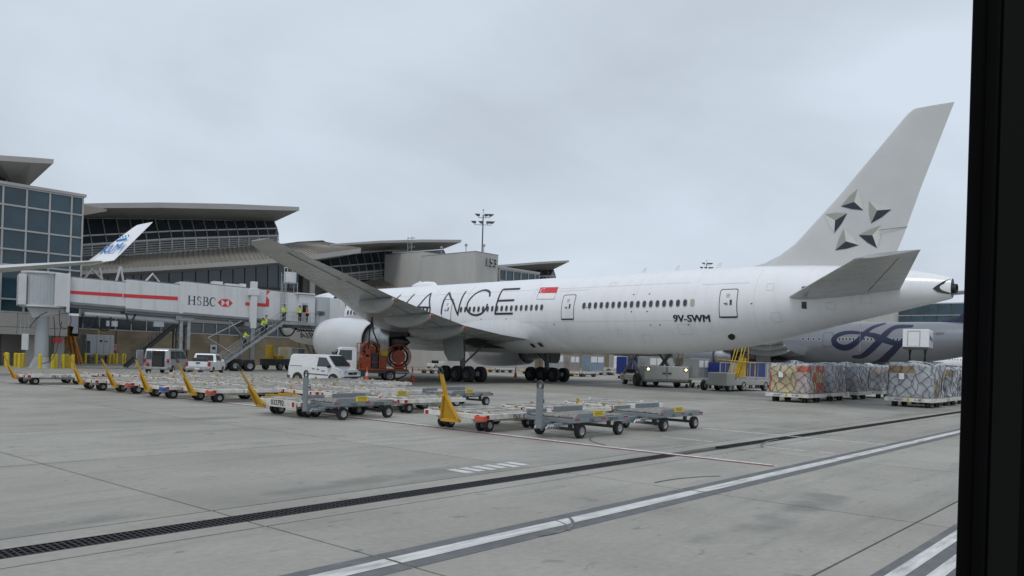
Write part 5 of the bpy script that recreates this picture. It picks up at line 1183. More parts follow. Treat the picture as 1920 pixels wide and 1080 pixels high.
# number board on the D32783 dolly front
for t in [o for o in bpy.data.objects if o.get('label', '').startswith('white pallet dolly numbered')]:
    b_ = MB(); b_.box2(-.095, -.07, -1.25, .55, .33, .60); nb_ = lb(b_, 'number_board', DIRTYWHITE, t)
    lettering('board_number', '032792', .27, (-.097, -.15, .47), (0, -1, 0), (0, 0, 1), LETTER, nb_, world=False, bold=.008)
    q = MB(); q.box2(-.105, -.096, -1.18, -1.04, .38, .54); lb(q, 'reflector', TAIL, nb_)
rows = [('middle', 20.1, [24.2, 27.1, 30.0, 32.9, 35.8, 38.7, 41.6, 44.5, 47.6]), ('rear', 24.3, [29.4, 32.3, 35.2, 38.1, 41.0, 43.9, 46.8, 49.8]), ('far', 28.3, [36.8, 39.7])]
src = {}
sd = 30
for nm, x0, ys in rows:
    for k, y in enumerate(ys):
        lab = f'white roller-deck pallet dolly, {ordw(k)} from the right in the {nm} row'
        sd += 1
        key = sd % 4
        if key not in src: src[key] = pallet_dolly(lab, x0+random.uniform(-.25, .25), y, 3, num=None, seed=sd, rz=random.uniform(-.05, .05))
        else: copy_thing(src[key], (x0+random.uniform(-.25, .25), y, 0), random.uniform(-.05, .05), lab)
copy_thing(src[0], (21.4, 17.8, 0), .02, 'white roller-deck pallet dolly directly behind the near one with the steep drawbar')
copy_thing(src[1], (25.6, 18.2, 0), -.03, 'white roller-deck pallet dolly farthest back behind the grey dollies')
copy_thing(src[2], (19.2, 50.4, 0), .03, 'white roller-deck pallet dolly at the far left in front of the bollards')
copy_thing(src[3], (10.9, 52.2, 0), .03, 'white roller-deck pallet dolly cut by the left edge of the picture')
# ---------------- grey container dollies
PLACARD = mat('yellow placard', (.72, .55, .03), .5, var=.08)
def grey_dolly(label, x, y, rz=0., bar='up', num='1305', body=DOLLYGREY):
    """drawbar end at local x=0; deck from .5 to 3.2; width 1.75; near side is -y"""
    t = thing('container_dolly', label, 'dolly', (x, y, 0), rz, 'grey container dollies')
    W_ = 1.75; x0, x1 = .45, 3.3; zt = .62
    f = MB()
    for s in (-1, 1):
        f.box2(x0, x1, s*W_/2-.04, s*W_/2+.04, .47, .60)
        if s > 0: f.box2(x0, x0+.95, s*W_/2-.02, s*W_/2+.02, .60, .76); f.box2(x1-1.55, x1-.02, s*W_/2-.02, s*W_/2+.02, .60, .80)
        else: f.prism([(x0, .60), (x0+.95, .60), (x0+.95, .74), (x0+.2, .74)], s*W_/2-.02, s*W_/2+.02)
    for xx in (x0+.04, 1.4, 2.4, x1-.04): f.box2(xx-.04, xx+.04, -W_/2+.041, W_/2-.041, .46, .58)
    f.beam((x0-.45, 0, .42), (x1, 0, .42), .14, .12); f.beam((x0-.2, -.35, .40), (x0+.7, -.7, .48), .08, .08); f.beam((x0-.2, .35, .40), (x0+.7, .7, .48), .08, .08)
    fr = lb(f, 'frame', body, t, bevel=.01, seg=1)
    for yy in (-.6, 0, .6):
        r = MB(); xx = x0+.12
        while xx < x1-.05: r.cyl((xx, yy-.26, zt-.01), (xx, yy+.26, zt-.01), .04, n=8); xx += .16
        lb(r, 'roller_bed', ROLLER, t, smooth=40)
    for sx in (.95, 2.95):
        for sy in (-1, 1):
            w_ = MB(); wheel_mb(w_, (sx, sy*(W_/2-.12), .215), .215, .16, (0, 1, 0), 20, .55); lb(w_, 'wheel', [RUBBER, RIM], t, smooth=40)
        a = MB(); a.beam((sx, -W_/2+.2, .24), (sx, W_/2-.2, .24), .09, .09); a.beam((sx, -.4, .24), (sx, -.4, .45), .1, .1); a.beam((sx, .4, .24), (sx, .4, .45), .1, .1); lb(a, 'axle', DARK_STEEL, t)
    q = MB(); q.box2(x0+.95, x0+1.45, -W_/2-.045, -W_/2-.02, .63, .80); pl = lb(q, 'placard', PLACARD, t)
    for k in range(3):
        s = MB(); s.box2(x0+1.0, x0+1.4, -W_/2-.048, -W_/2-.046, .665+k*.045, .68+k*.045); lb(s, 'placard_text', LETTER, pl)
    lettering('fleet_mark', 'TAS', .15, (x0+.85, -W_/2-.042, .52), (1, 0, 0), (0, 0, 1), LETTER, t, world=False)
    lettering('fleet_number', num, .15, (x0+1.95, -W_/2-.042, .52), (1, 0, 0), (0, 0, 1), LETTER, t, world=False)
    for xx in (x0+.02, x1-.28, x0+1.35):
        s = MB(); s.box2(xx, xx+.22, -W_/2-.046, -W_/2-.04, .55, .59); lb(s, 'reflector', TAIL, t)
    if bar == 'up':
        b = MB(); b.box2(-.06, .02, -.11, .11, .28, 1.42); b.box2(-.02, .14, -.09, .09, .30, .55); do = lb(b, 'drawbar', body, t, bevel=.01, seg=1)
        e = MB(); n = 14; e.tube([(-.02, .10*math.sin(2*math.pi*i/n), 1.52+.12*math.cos(2*math.pi*i/n)) for i in range(n+1)], .035, 6); lb(e, 'tow_eye', DARK_STEEL, do)
        h = MB(); h.tube([(.02, 0, 1.05), (.16, 0, 1.10), (.16, 0, 1.0)], .025, 6); lb(h, 'hook', DARK_STEEL, do)
    else:
        b = MB(); b.beam((.5, 0, .36), (-.75, 0, .30), .12, .10); do = lb(b, 'drawbar', body, t)
    c = MB()
    for k in range(5):
        c.tube([(.05+.12*k, -.2, .28), (.1+.12*k, -.25, .38), (.16+.12*k, -.2, .28)], .04, 6); c.tube([(.05+.12*k, .2, .26), (.12+.1*k, .22, .36), (.16+.12*k, .2, .26)], .04, 6)
    lb(c, 'turntable_linkage', STEEL, t)
    return t
grey_dolly('blue-grey container dolly with upright drawbar, nearest the camera', 17.75, 14.35, 0., num='1305 217')
grey_dolly('blue-grey container dolly coupled behind the nearest grey one at its right', 22.05, 14.1, -.02, bar='down', num='1306')
grey_dolly('blue-grey container dolly with upright drawbar left of the near white dolly', 15.45, 22.6, .02, num='032330')
grey_dolly('blue-grey container dolly standing alone near the main landing gear', 23.85, 25.6, .03, bar='down', num='1308')
grey_dolly('white container dolly parked behind the left grey dolly', 19.5, 25.2, -.02, bar='down', num='TAS', body=DIRTYWHITE)
# ---------------- vehicles
def clip(poly, z, keep):
    out = []
    for a, b in zip(poly, poly[1:]+poly[:1]):
        ia, ib = (a[1] <= z) == (keep < 0), (b[1] <= z) == (keep < 0)
        if ia: out.append(a)
        if ia != ib: t = (z-a[1])/(b[1]-a[1]); out.append((a[0]+(b[0]-a[0])*t, z))
    return out
def body_prism(poly, W_, belt, tum, front_t=0.):
    """side profile swept across the width, with the cabin leaning in above the belt line"""
    y = lambda p: W_/2-max(0, p[1]-belt)*tum
    mb = MB(); n = len(poly)
    P2 = []
    for a, b in zip(poly, poly[1:]+poly[:1]):
        P2.append(a)
        if (a[1]-belt)*(b[1]-belt) < 0: t = (belt-a[1])/(b[1]-a[1]); P2.append((a[0]+(b[0]-a[0])*t, belt))
    n = len(P2); vs = [(p[0], -y(p), p[1]) for p in P2]+[(p[0], y(p), p[1]) for p in P2]
    idx = {p: i for i, p in enumerate(P2)}
    fs = [(i, (i+1) % n, n+(i+1) % n, n+i) for i in range(n)]
    lo = [i for i in range(n) if P2[i][1] <= belt+1e-6]; hi = [i for i in range(n) if P2[i][1] >= belt-1e-6]
    def order(ix): return ix
    fs += [tuple(lo), tuple(n+i for i in reversed(lo)), tuple(hi), tuple(n+i for i in reversed(hi))]
    return mb.add(vs, fs), y
def side_panels(nm, polys, y, m, par, off=.006, sides=(-1, 1)):
    for s in sides:
        for pl in polys:
            q = MB(); q.add([(p[0], s*(y(p)+off), p[1]) for p in pl], [tuple(range(len(pl)))]); lb(q, nm, m, par)
def wheels(par, xs, W_, r, wd=.2, arch=PLAST, ar=1.28, rim=RIM):
    for x in xs:
        for s in (-1, 1):
            if arch:
                a = MB(); n = 16; pts = [(x+r*ar*math.cos(math.pi*i/n), r+r*ar*math.sin(math.pi*i/n)) for i in range(n+1)]; pts = [(x-r*ar, r*.55)]+pts[::-1]+[(x+r*ar, r*.55)]
                inner = [(x+r*1.04*math.cos(math.pi*i/n), r+r*1.04*math.sin(math.pi*i/n)) for i in range(n+1)]; inner = [(x-r*1.04, r*.55)]+inner[::-1]+[(x+r*1.04, r*.55)]
                k = len(pts); a.add([(p[0], s*(W_/2+.012), p[1]) for p in pts]+[(p[0], s*(W_/2+.012), p[1]) for p in inner], [(i, i+1, k+i+1, k+i) for i in range(k-1)]); lb(a, 'arch_trim', arch, par)
            b = MB(); n = 16; b.add([(x+r*1.05*math.cos(2*math.pi*i/n), s*(W_/2+.004), r+r*1.05*math.sin(2*math.pi*i/n)) for i in range(n)], [tuple(range(n))]); lb(b, 'wheel_well', BLACK, par)
            w_ = MB(); wheel_mb(w_, (x, s*(W_/2-wd/2+.05), r), r, wd, (0, 1, 0), 24, .62); lb(w_, 'wheel', [RUBBER, rim], par, smooth=40)
# white compact van
vd = math.radians(-74); vc = Vector((32.95, 46.1, 0))
van = thing('van', 'white compact delivery van facing right behind the dollies', 'van', vc, vd)
van.scale = (1.07, 1.05, 1.03)
prof = [(-2.25, .42), (-2.25, .95), (-2.2, 1.3), (-2.12, 1.86), (-1.95, 1.97), (.55, 1.99), (.85, 1.93), (1.52, 1.17), (2.05, 1.02), (2.22, .86), (2.27, .62), (2.25, .38), (1.9, .30), (-2.0, .30)]
b, y = body_prism(prof, 1.8, 1.12, .12); vb_ = lb(b, 'body', WHITE, van, bevel=.06, seg=3)
q = MB()
for s in (-1, 1): pass
q.add([(.88, -.72, 1.89), (.88, .72, 1.89), (1.48, .80, 1.22), (1.48, -.80, 1.22)], [(0, 1, 2, 3)])
q.v = [(a+.045, b_, c+.03) for a, b_, c in q.v]; lb(q, 'windscreen', CARGLASS, van)
side_panels('side_window', [[(.10, 1.18), (1.28, 1.18), (.78, 1.78), (.18, 1.80)]], y, CARGLASS, van, .008)
side_panels('door_seam', [[(.02, .5), (.04, .5), (.04, 1.86), (.02, 1.86)], [(-1.05, .5), (-1.03, .5), (-1.03, 1.86), (-1.05, 1.86)], [(1.0, .62), (1.02, .62), (1.02, 1.16), (1.0, 1.16)]], y, GALV, van, .007)
side_panels('slide_rail', [[(-2.1, 1.17), (-1.1, 1.15), (-1.1, 1.185), (-2.1, 1.205)]], y, BLACK, van, .009)
side_panels('rub_strip', [[(-.95, .66), (1.0, .60), (1.0, .66), (-.95, .72)]], y, PLAST, van, .02)
side_panels('door_handle', [[(-.25, 1.0), (-.06, .99), (-.06, 1.04), (-.25, 1.05)], [(.12, .98), (.30, .97), (.30, 1.02), (.12, 1.03)]], y, BLACK, van, .03)
side_panels('door_logo', [[(.45, .86), (.75, .85), (.75, .93), (.45, .94)]], y, mat('pale blue print', (.12, .28, .42), .4), van, .01)
wheels(van, (-1.45, 1.42), 1.8, .33)
for s in (-1, 1):
    q = MB(); q.add([(2.235, s*.55, .98), (2.255, s*.86, .92), (1.92, s*.905, .98), (1.95, s*.905, .80), (2.285, s*.86, .74), (2.275, s*.55, .80)], [(0, 1, 4, 5), (1, 2, 3, 4)]); lb(q, 'headlight', LAMPLENS, van)
    q = MB(); q.cyl((2.30, s*.62, .42), (2.34, s*.62, .42), .07, n=12); lb(q, 'fog_lamp', PLACARD, van)
    q = MB(); q.box((1.12, s*1.0, 1.2), (.14, .2, .18)); lb(q, 'mirror', BLACK, van, bevel=.03)
q = MB(); q.box2(2.24, 2.31, -.42, .42, .70, .86); gr = lb(q, 'grille', BLACK, van, bevel=.01); q = MB(); q.cyl((2.312, 0, .78), (2.318, 0, .78), .06, n=14); lb(q, 'badge', STEEL, gr)
q = MB(); q.box2(2.0, 2.33, -.9, .9, .28, .58); lb(q, 'front_bumper', PLAST, van, bevel=.05); q = MB(); q.box2(-2.34, -2.0, -.9, .9, .34, .58); lb(q, 'rear_bumper', PLAST, van, bevel=.05)
q = MB(); q.box2(2.331, 2.335, -.26, .26, .40, .52); lb(q, 'number_plate', BLACK, van)
# white pickup seen from behind
pk = thing('pickup_truck', 'white pickup truck seen from behind, parked under the jet bridge', 'truck', (32.15, 61.1, 0), math.radians(49))
prof = [(-2.6, .62), (-2.62, 1.12), (-.75, 1.12), (-.6, 1.16), (-.42, 1.72), (-.2, 1.78), (.75, 1.78), (1.0, 1.72), (1.55, 1.16), (2.4, 1.06), (2.62, .9), (2.66, .5), (2.3, .42), (-2.4, .45)]
b, y = body_prism(prof, 1.85, 1.12, .22); lb(b, 'body', WHITE, pk, bevel=.05, seg=3)
q = MB(); q.add([(-.60, -.68, 1.22), (-.60, .68, 1.22), (-.46, .62, 1.68), (-.46, -.62, 1.68)], [(0, 1, 2, 3)]); q.v = [(a-.03, b_, c) for a, b_, c in q.v]; lb(q, 'rear_window', CARGLASS, pk)
side_panels('side_window', [[(-.45, 1.2), (.3, 1.2), (.3, 1.66), (-.28, 1.66)], [(.36, 1.2), (1.3, 1.2), (.95, 1.6), (.36, 1.66)]], y, CARGLASS, pk, .008)
q = MB(); q.box2(-2.45, -.72, -.78, .78, 1.10, 1.135); lb(q, 'bed', PLAST, pk); q = MB(); q.box2(-2.68, -2.60, -.72, .72, .74, 1.16); tg = lb(q, 'tailgate', WHITE, pk, bevel=.02)
q = MB(); q.box2(-2.70, -2.66, -.16, .16, 1.0, 1.1); lb(q, 'handle', BLACK, tg); q = MB(); q.box2(-2.69, -2.675, -.1, .1, .88, .92); lb(q, 'badge', STEEL, tg)
for s in (-1, 1): q = MB(); q.box2(-2.68, -2.55, s*.84-.09, s*.84+.09, .80, 1.12); lb(q, 'tail_light', TAIL, pk, bevel=.02)
q = MB(); q.box2(-2.85, -2.55, -.95, .95, .50, .68); rb_ = lb(q, 'rear_bumper', GALV, pk, bevel=.03); q = MB(); q.box2(-2.87, -2.855, -.18, .18, .54, .64); lb(q, 'number_plate', REFLECT, rb_)
wheels(pk, (-1.55, 1.72), 1.85, .38, .26, None)
for s in (-1, 1): q = MB(); q.box((.95, s*1.06, 1.22), (.14, .24, .2)); lb(q, 'mirror', WHITE, pk, bevel=.03)
q = MB(); q.box2(-2.3, -1.5, -.5, .5, 1.14, 1.45); lb(q, 'load_box', DARK_STEEL, pk, bevel=.03)
# silver passenger van with its tailgate open
mv = thing('minivan', 'silver passenger van with open rear doors and dark interior', 'van', (30.75, 64.95, 0), math.radians(46))
prof = [(-2.5, .5), (-2.52, 1.1), (-2.42, 1.95), (-2.2, 2.08), (1.0, 2.08), (1.3, 2.0), (1.95, 1.25), (2.5, 1.05), (2.6, .6), (2.3, .4), (-2.3, .4)]
b, y = body_prism(prof, 2.0, 1.15, .14); lb(b, 'body', SILVER, mv, bevel=.06, seg=3)
q = MB(); q.add([(-2.53, -.62, .62), (-2.53, .35, .62), (-2.44, .35, 1.88), (-2.44, -.62, 1.88)], [(0, 1, 2, 3)]); q.v = [(a-.05, b_, c) for a, b_, c in q.v]; lb(q, 'open_doorway', BLACK, mv)
q = MB(); q.box2(-2.62, -2.58, -.5, .25, .66, 1.5); lb(q, 'cargo', mat('dark seat backs', (.035, .035, .037), .8), mv, bevel=.03)
q = MB(); q.add([(-2.57, .40, 1.2), (-2.57, .80, 1.2), (-2.5, .76, 1.85), (-2.5, .42, 1.85)], [(0, 1, 2, 3)]); q.v = [(a-.03, b_, c) for a, b_, c in q.v]; lb(q, 'rear_window', CARGLASS, mv)
for s in (-1, 1):
    q = MB(); q.box2(-2.62, -2.5, s*.9-.07, s*.9+.07, .95, 1.25); lb(q, 'tail_light', TAIL, mv); q = MB(); q.slab([(-2.6, s*1.0, .6), (-2.6, s*1.0, 1.95), (-3.2, s*1.25, 1.9), (-3.25, s*1.27, .6)], (0, s*.06, 0)); lb(q, 'rear_door', SILVER, mv)
    q = MB(); q.slab([(-2.72, s*1.055, 1.2), (-2.72, s*1.055, 1.82), (-3.1, s*1.215, 1.8), (-3.12, s*1.22, 1.2)], (0, s*.06, 0)); lb(q, 'door_window', CARGLASS, mv)
side_panels('side_window', [[(-2.3, 1.25), (-1.1, 1.25), (-1.1, 1.88), (-2.2, 1.88)], [(-1.0, 1.25), (.2, 1.25), (.2, 1.88), (-1.0, 1.88)], [(.3, 1.25), (1.7, 1.25), (1.2, 1.85), (.3, 1.88)]], y, CARGLASS, mv, .01)
q = MB(); q.box2(-2.75, -2.5, -.95, .95, .40, .60); lb(q, 'rear_bumper', GALV, mv, bevel=.03); wheels(mv, (-1.6, 1.6), 2.0, .36, .22, None)
q = MB(); q.box2(-2.62, -2.6, .55, .75, .62, .92); lb(q, 'crate', TAIL, mv)
# ---------------- refuelling truck under the wing
fa = math.atan2(51.2-48.81, 39.28-43.4); ft = thing('fuel_truck', 'hydrant fuelling truck with white cab and red hose reels under the wing', 'truck', (41.0, 50.9, 0), fa)
q = MB(); q.box2(-2.9, 2.9, -.95, .95, .62, .86); lb(q, 'chassis', DARK_STEEL, ft)
prof = [(1.35, .72), (1.35, 2.55), (1.5, 2.65), (2.55, 2.65), (2.75, 2.5), (3.05, 1.6), (3.1, .72)]
b, y = body_prism(prof, 2.1, 1.6, .06); cb_ = lb(b, 'cab', WHITE, ft, bevel=.06, seg=3)
side_panels('cab_window', [[(1.75, 1.62), (2.92, 1.62), (2.68, 2.42), (1.75, 2.42)]], y, CARGLASS, cb_, .008)
side_panels('hazard_plate', [[(1.9, 1.12), (2.45, 1.12), (2.45, 1.42), (1.9, 1.42)]], y, ORANGE, cb_, .012)
q = MB(); q.add([(3.06, -.9, 1.66), (3.06, .9, 1.66), (2.80, .84, 2.45), (2.80, -.84, 2.45)], [(0, 1, 2, 3)]); q.v = [(a+.03, b_, c) for a, b_, c in q.v]; lb(q, 'windscreen', CARGLASS, cb_)
for s in (-1, 1): q = MB(); q.box((3.0, s*1.25, 2.0), (.12, .16, .5)); lb(q, 'mirror', BLACK, cb_)
wheels(ft, (1.95, -1.35), 2.0, .42, .28, None)
q = MB()   # red cage
for s in (-1, 1):
    for xx in (1.1, .35, -.45): q.tube([(xx, s*1.0, .86), (xx, s*1.0, 3.0)], .04, 6)
    for zz in (1.5, 2.2, 3.0): q.tube([(1.1, s*1.0, zz), (-.45, s*1.0, zz)], .035, 6)
for xx in (1.1, -.45):
    for zz in (1.5, 3.0): q.tube([(xx, -1, zz), (xx, 1, zz)], .035, 6)
lb(q, 'cage', FUELRED, ft)
q = MB(); q.box2(-2.85, 1.25, -1.02, 1.02, .86, .98); lb(q, 'deck', FUELRED, ft, bevel=.01, seg=1)
for x0_, x1_, z0_, z1_, m_, nm in ((.15, .95, .98, 1.9, FUELRED, 'pump_cabinet'), (-.4, .1, .98, 2.3, DARK_STEEL, 'filter_vessel'), (-1.1, -.5, .98, 2.0, FUELRED, 'valve_cabinet'), (-1.2, -.6, 2.0, 2.5, YELLOW, 'meter_box')):
    q = MB(); q.box2(x0_, x1_, -.75, .6, z0_, z1_); lb(q, nm, m_, ft, bevel=.05)
for k in range(6):
    q = MB(); q.box2(-1.05+.18*(k % 3), -.93+.18*(k % 3), -.78, -.75, 1.15+.45*(k//3), 1.45+.45*(k//3)); lb(q, 'gauge', [REFLECT, PLACARD, DARK_STEEL][k % 3], ft)
def reel(cx_, cz, r, yy, nm, hose=True):
    o = None
    for s in (-1, 1):
        q = MB(); n = 28; q.tube([(cx_+r*math.cos(2*math.pi*i/n), yy+s*.32, cz+r*math.sin(2*math.pi*i/n)) for i in range(n+1)], .045, 6)
        for a in range(0, 180, 45): q.tube([(cx_-r*math.cos(math.radians(a)), yy+s*.32, cz-r*math.sin(math.radians(a))), (cx_+r*math.cos(math.radians(a)), yy+s*.32, cz+r*math.sin(math.radians(a)))], .03, 5)
        rr_ = lb(q, nm, FUELRED, ft)
    q = MB()
    for k in range(7):
        yk = yy-.26+.085*k; n = 22; q.tube([(cx_+r*.78*math.cos(2*math.pi*i/n), yk, cz+r*.78*math.sin(2*math.pi*i/n)) for i in range(n+1)], .045, 6)
    lb(q, 'hose_coil', BLACK, rr_)
    q = MB(); q.cyl((cx_, yy-.34, cz), (cx_, yy+.34, cz), r*.55, n=18); lb(q, 'reel_drum', FUELRED, rr_, smooth=40)
reel(.1, 2.45, .72, -.55, 'hose_reel'); reel(-2.25, 2.0, .98, -.45, 'hose_reel')
q = MB(); q.tube([lerp(a, b_, t/5) for a, b_ in zip([(-1.9, -1.0, 2.9), (-2.6, -1.1, 2.2), (-3.1, -1.2, 1.1), (-3.1, -1.3, .45), (-2.4, -1.4, .1), (-.5, -1.5, .08)], [(-2.6, -1.1, 2.2), (-3.1, -1.2, 1.1), (-3.1, -1.3, .45), (-2.4, -1.4, .1), (-.5, -1.5, .08), (.6, -1.6, .08)]) for t in range(5)], .06, 8); lb(q, 'inlet_hose', BLACK, ft)
q = MB(); q.box2(-1.9, -.7, -1.03, -.9, .3, .86); q.box2(.4, 1.2, -1.03, -.9, .3, .86); lb(q, 'side_locker', GALV, ft)
q = MB(); q.box2(-3.0, -1.8, -1.0, 1.0, .70, .80); lb(q, 'rear_step', GALV, ft); q = MB(); q.box2(-2.7, -2.0, -.95, -.3, .98, 1.45); lb(q, 'orange_box', ORANGE, ft, bevel=.03)
# two delivery hoses rising to the wing coupling
Mi = WM(ft).inverted()
wpt_ = AXV*(PAX-14.2)+AYV*51.0; wtop = Vector((wpt_[0], wpt_[1], 4.75))
hA = Vector(CAM+FW*60.4); 
pa = onplane(697, 592, np.array((hA.x, hA.y, 0)), FW); pt = onplane(696, 566, np.array((hA.x, hA.y, 0)), FW); b1 = onplane(691, 655, np.array((hA.x, hA.y, 0)), FW); b2 = onplane(712, 652, np.array((hA.x, hA.y, 0)), FW); md = onplane(693, 620, np.array((hA.x, hA.y, 0)), FW); md2 = onplane(700, 622, np.array((hA.x, hA.y, 0)), FW)
for pts in ([pt, pa+np.array((.1, 0, 0)), md, b1], [pt, pa, md2, b2]):
    P = [Mi @ Vector(p) for p in pts]; Q = []
    for i in range(3):
        for t in range(6): Q.append(P[i].lerp(P[i+1], t/6))
    Q.append(P[-1]); q = MB(); q.tube(Q, .055, 8); lb(q, 'delivery_hose', BLACK, ft)
P0 = Mi @ Vector(pt); q = MB(); q.box((P0.x, P0.y, P0.z-.35), (.34, .34, .5)); q.box((P0.x, P0.y, P0.z-.75), (.5, .3, .35)); lb(q, 'wing_coupling', BLACK, ft, bevel=.03)
# ---------------- cones, chocks
def cone(px, py, label):
    p = G(px, py); t = thing('traffic_cone', label, 'cone', p, 0, 'traffic cones')
    q = MB(); q.box2(-.2, .2, -.2, .2, 0, .04); lb(q, 'base', ORANGE, t, bevel=.01); q = MB(); q.lathe([(.04, .16), (.36, .105)], (0, 0, 0), (0, 0, 1), 20); q.lathe([(.62, .065), (.72, .045), (.95, .03), (.95, 0)], (0, 0, 0), (0, 0, 1), 20); lb(q, 'body', ORANGE, t, smooth=40)
    q = MB(); q.lathe([(.36, .105), (.62, .065)], (0, 0, 0), (0, 0, 1), 20); lb(q, 'reflective_collar', REFLECT, t, smooth=40); t.scale = (1.15, 1.15, 1.25)
cone(688, 716, 'orange traffic cone in front of the fuel truck cage'); cone(773, 714, 'orange traffic cone behind the fuel truck reels'); cone(966.5, 708, 'orange traffic cone left of the far main gear')
cp = G(885, 715); ck = thing('wheel_chock', 'yellow wheel chock in front of the near main gear', 'chock', cp, YAW)
for s in (-.35, .35): q = MB(); q.prism([(-.16, 0), (.16, 0), (.04, .2), (-.04, .2)], s-.3, s+.3, axis=0); lb(q, 'wedge', YELLOW, ck)
q = MB(); q.tube([(-.35, 0, .22), (.35, 0, .22)], .02, 6); lb(q, 'rope', BLACK, ck)
# ---------------- bollards, generator, timber ladder
def bollard(x, y, h, label):
    t = thing('bollard', label, 'bollard', (x, y, 0), 0, 'yellow bollards'); q = MB(); q.cyl((0, 0, 0), (0, 0, h-.06), .165, n=16); lb(q, 'post', BOLYEL, t, smooth=40)
    q = MB(); q.lathe([(h-.06, .165), (h-.02, .13), (h, .02)], (0, 0, 0), (0, 0, 1), 16, caps=True); lb(q, 'cap', BOLYEL, t, smooth=50)
k = 0
for px, Yb in ((13.5, 79.5), (29, 79.5), (36, 79), (43, 80.5), (74.5, 75.5), (99, 76.8), (104, 77.2), (118, 77.4), (124, 80), (129, 81.5), (136, 77), (159.5, 96.5), (180, 96.5), (205, 95.5), (212, 96), (218, 95), (229.5, 95), (234, 95), (262, 95), (11, 83)):
    hd = G(px, 690); sc_ = Yb/hd[1]; k += 1
    bollard(hd[0]*sc_, Yb, 1.28 if Yb < 90 else 1.22, f'yellow steel bollard below the terminal, {ordw(k-1)} counted from the left' if k < 20 else 'yellow steel bollard at the far left edge behind the others')
gp = PY(183, 660, 97.5)
gu = thing('ground_power_unit', 'grey louvred power unit on legs before the tan wall', 'generator', (gp[0], 97.6, 0)); gz0, gz1 = .95, 3.35
q = MB(); q.box2(-1.55, 1.55, -.8, .8, gz0, gz1); lb(q, 'housing', BRIDGE_G, gu, bevel=.05); q = MB(); q.box2(-1.5, -1.1, -.82, -.78, 1.2, 2.6); lb(q, 'grille', DARK_STEEL, gu)
for xx in (-.4, .4, 1.1): q = MB(); q.box2(xx-.01, xx+.01, -.815, -.79, gz0+.1, gz1-.1); lb(q, 'door_seam', DARK_STEEL, gu)
q = MB(); q.box2(-.05, .2, -.82, -.79, 2.5, 2.75); q.box2(.45, .8, -.82, -.79, 2.55, 2.65); lb(q, 'mark', LETTER, gu)
q = MB()
for xx in (-1.2, 1.2):
    for yy in (-.6, .6): q.box2(xx-.08, xx+.08, yy-.08, yy+.08, 0, gz0)
q.beam((-1.2, -.6, .3), (1.2, -.6, .7), .08, .08); q.box2(-1.3, 1.3, -.62, .62, .55, .62); lb(q, 'stand', DARK_STEEL, gu)
q = MB(); q.cyl((.1, 0, gz1), (.1, 0, gz1+.9), .07, n=8); lb(q, 'exhaust', BOLYEL, gu)
YT = 86.5; lp0 = PY(155, 683, YT); wl_ = thing('timber_ramp', 'tall orange timber A-frame leaning beside the pavilion column', 'frame', (lp0[0], YT, 0))
for (a, b_) in (((131, 611), (153, 682)), ((127, 612), (138, 682)), ((135, 615), (147, 682)), ((128, 625), (120, 650)), ((139, 640), (146, 660))):
    q = MB(); A = PY(*a, YT-.2); B2 = PY(*b_, YT+.2); B2[2] = max(0.02, B2[2]); q.beam(A, B2, .30, .22); q.build('plank', WOOD, wl_)
q = MB(); A = PY(121, 638, YT); B2 = PY(140, 640, YT); q.beam(A, B2, .15, .15); q.build('cross_piece', WOOD, wl_)
for (px, py, w_, h_, m_, lab) in ((212, 651, .75, .8, mat('red and white notice', (.6, .25, .22), .5, var=.3, scale=4), 'small red and white notice on the tan wall by the power unit'), (400.5, 654, 1.0, 1.1, mat('white and blue notice', (.55, .58, .62), .5), 'white wall notice with blue mark behind the pickup')):
    p_ = PY(px, py, 101.4); t = thing('wall_sign', lab, 'sign', p_, 0, 'wall notices'); q = MB(); q.box2(-w_/2, w_/2, -.05, .05, -h_/2, h_/2); lb(q, 'board', m_, t); q = MB(); q.box2(-w_*.25, w_*.25, -.06, -.051, -h_*.1, h_*.25); lb(q, 'print', NAVY if px > 300 else SIGNRED, t)
# yellow belt loader under the nose
bl = thing('belt_loader', 'yellow and grey loader parked under the nose behind the van', 'loader', G(532, 693.5), math.radians(15))
q = MB(); q.box2(-2.6, 2.6, -1.1, 1.1, .5, 1.2); lb(q, 'chassis', DARK_STEEL, bl, bevel=.04); q = MB(); q.box2(-2.4, -2.15, -.5, .5, 1.2, 2.7); q.box2(-1.9, -1.0, -.9, .9, 1.2, 1.6); lb(q, 'mast', YELLOW, bl, bevel=.04); q = MB(); q.box2(.1, 2.4, -1.0, 1.0, 1.2, 2.5); lb(q, 'cab', OFFWHITE, bl, bevel=.05); q = MB(); q.box2(1.2, 2.2, -1.02, -1.0, 1.7, 2.4); lb(q, 'window', CARGLASS, bl)
q = MB()
for k in range(5): q.tube([(-2.0+.25*k, -1.05, 1.2), (-1.6+.3*k, -1.05, 2.6)], .04, 5)
lb(q, 'lattice', YELLOW, bl); wheels(bl, (-1.8, 1.8), 2.2, .45, .3, None)
# ---------------- cargo loader with lamps lit, scissors raised to the hold
la = math.atan2(-.78, -.63); lc_ = Vector((61.3, 36.4, 0))
ld = thing('cargo_loader', 'pale cargo loader with lit lamps and raised scissor platform below the fuselage', 'loader', lc_, la)
q = MB(); q.box2(-5.2, 1.9, -1.7, 1.7, .45, .95); lb(q, 'chassis', OFFWHITE, ld, bevel=.04)
q = MB(); q.prism([(1.2, .55), (2.5, .55), (2.6, .75), (2.5, 1.85), (1.2, 1.85)], -2.0, 2.0); lb(q, 'front_body', OFFWHITE, ld, bevel=.06)
q = MB(); q.box2(2.54, 2.60, -.02, .02, .7, 1.8); lb(q, 'panel_seam', DARK_STEEL, ld); q = MB(); q.box2(2.55, 2.62, -.4, -.1, 1.2, 1.3); q.box2(2.55, 2.62, .1, .4, 1.2, 1.3); lb(q, 'latch', DARK_STEEL, ld)
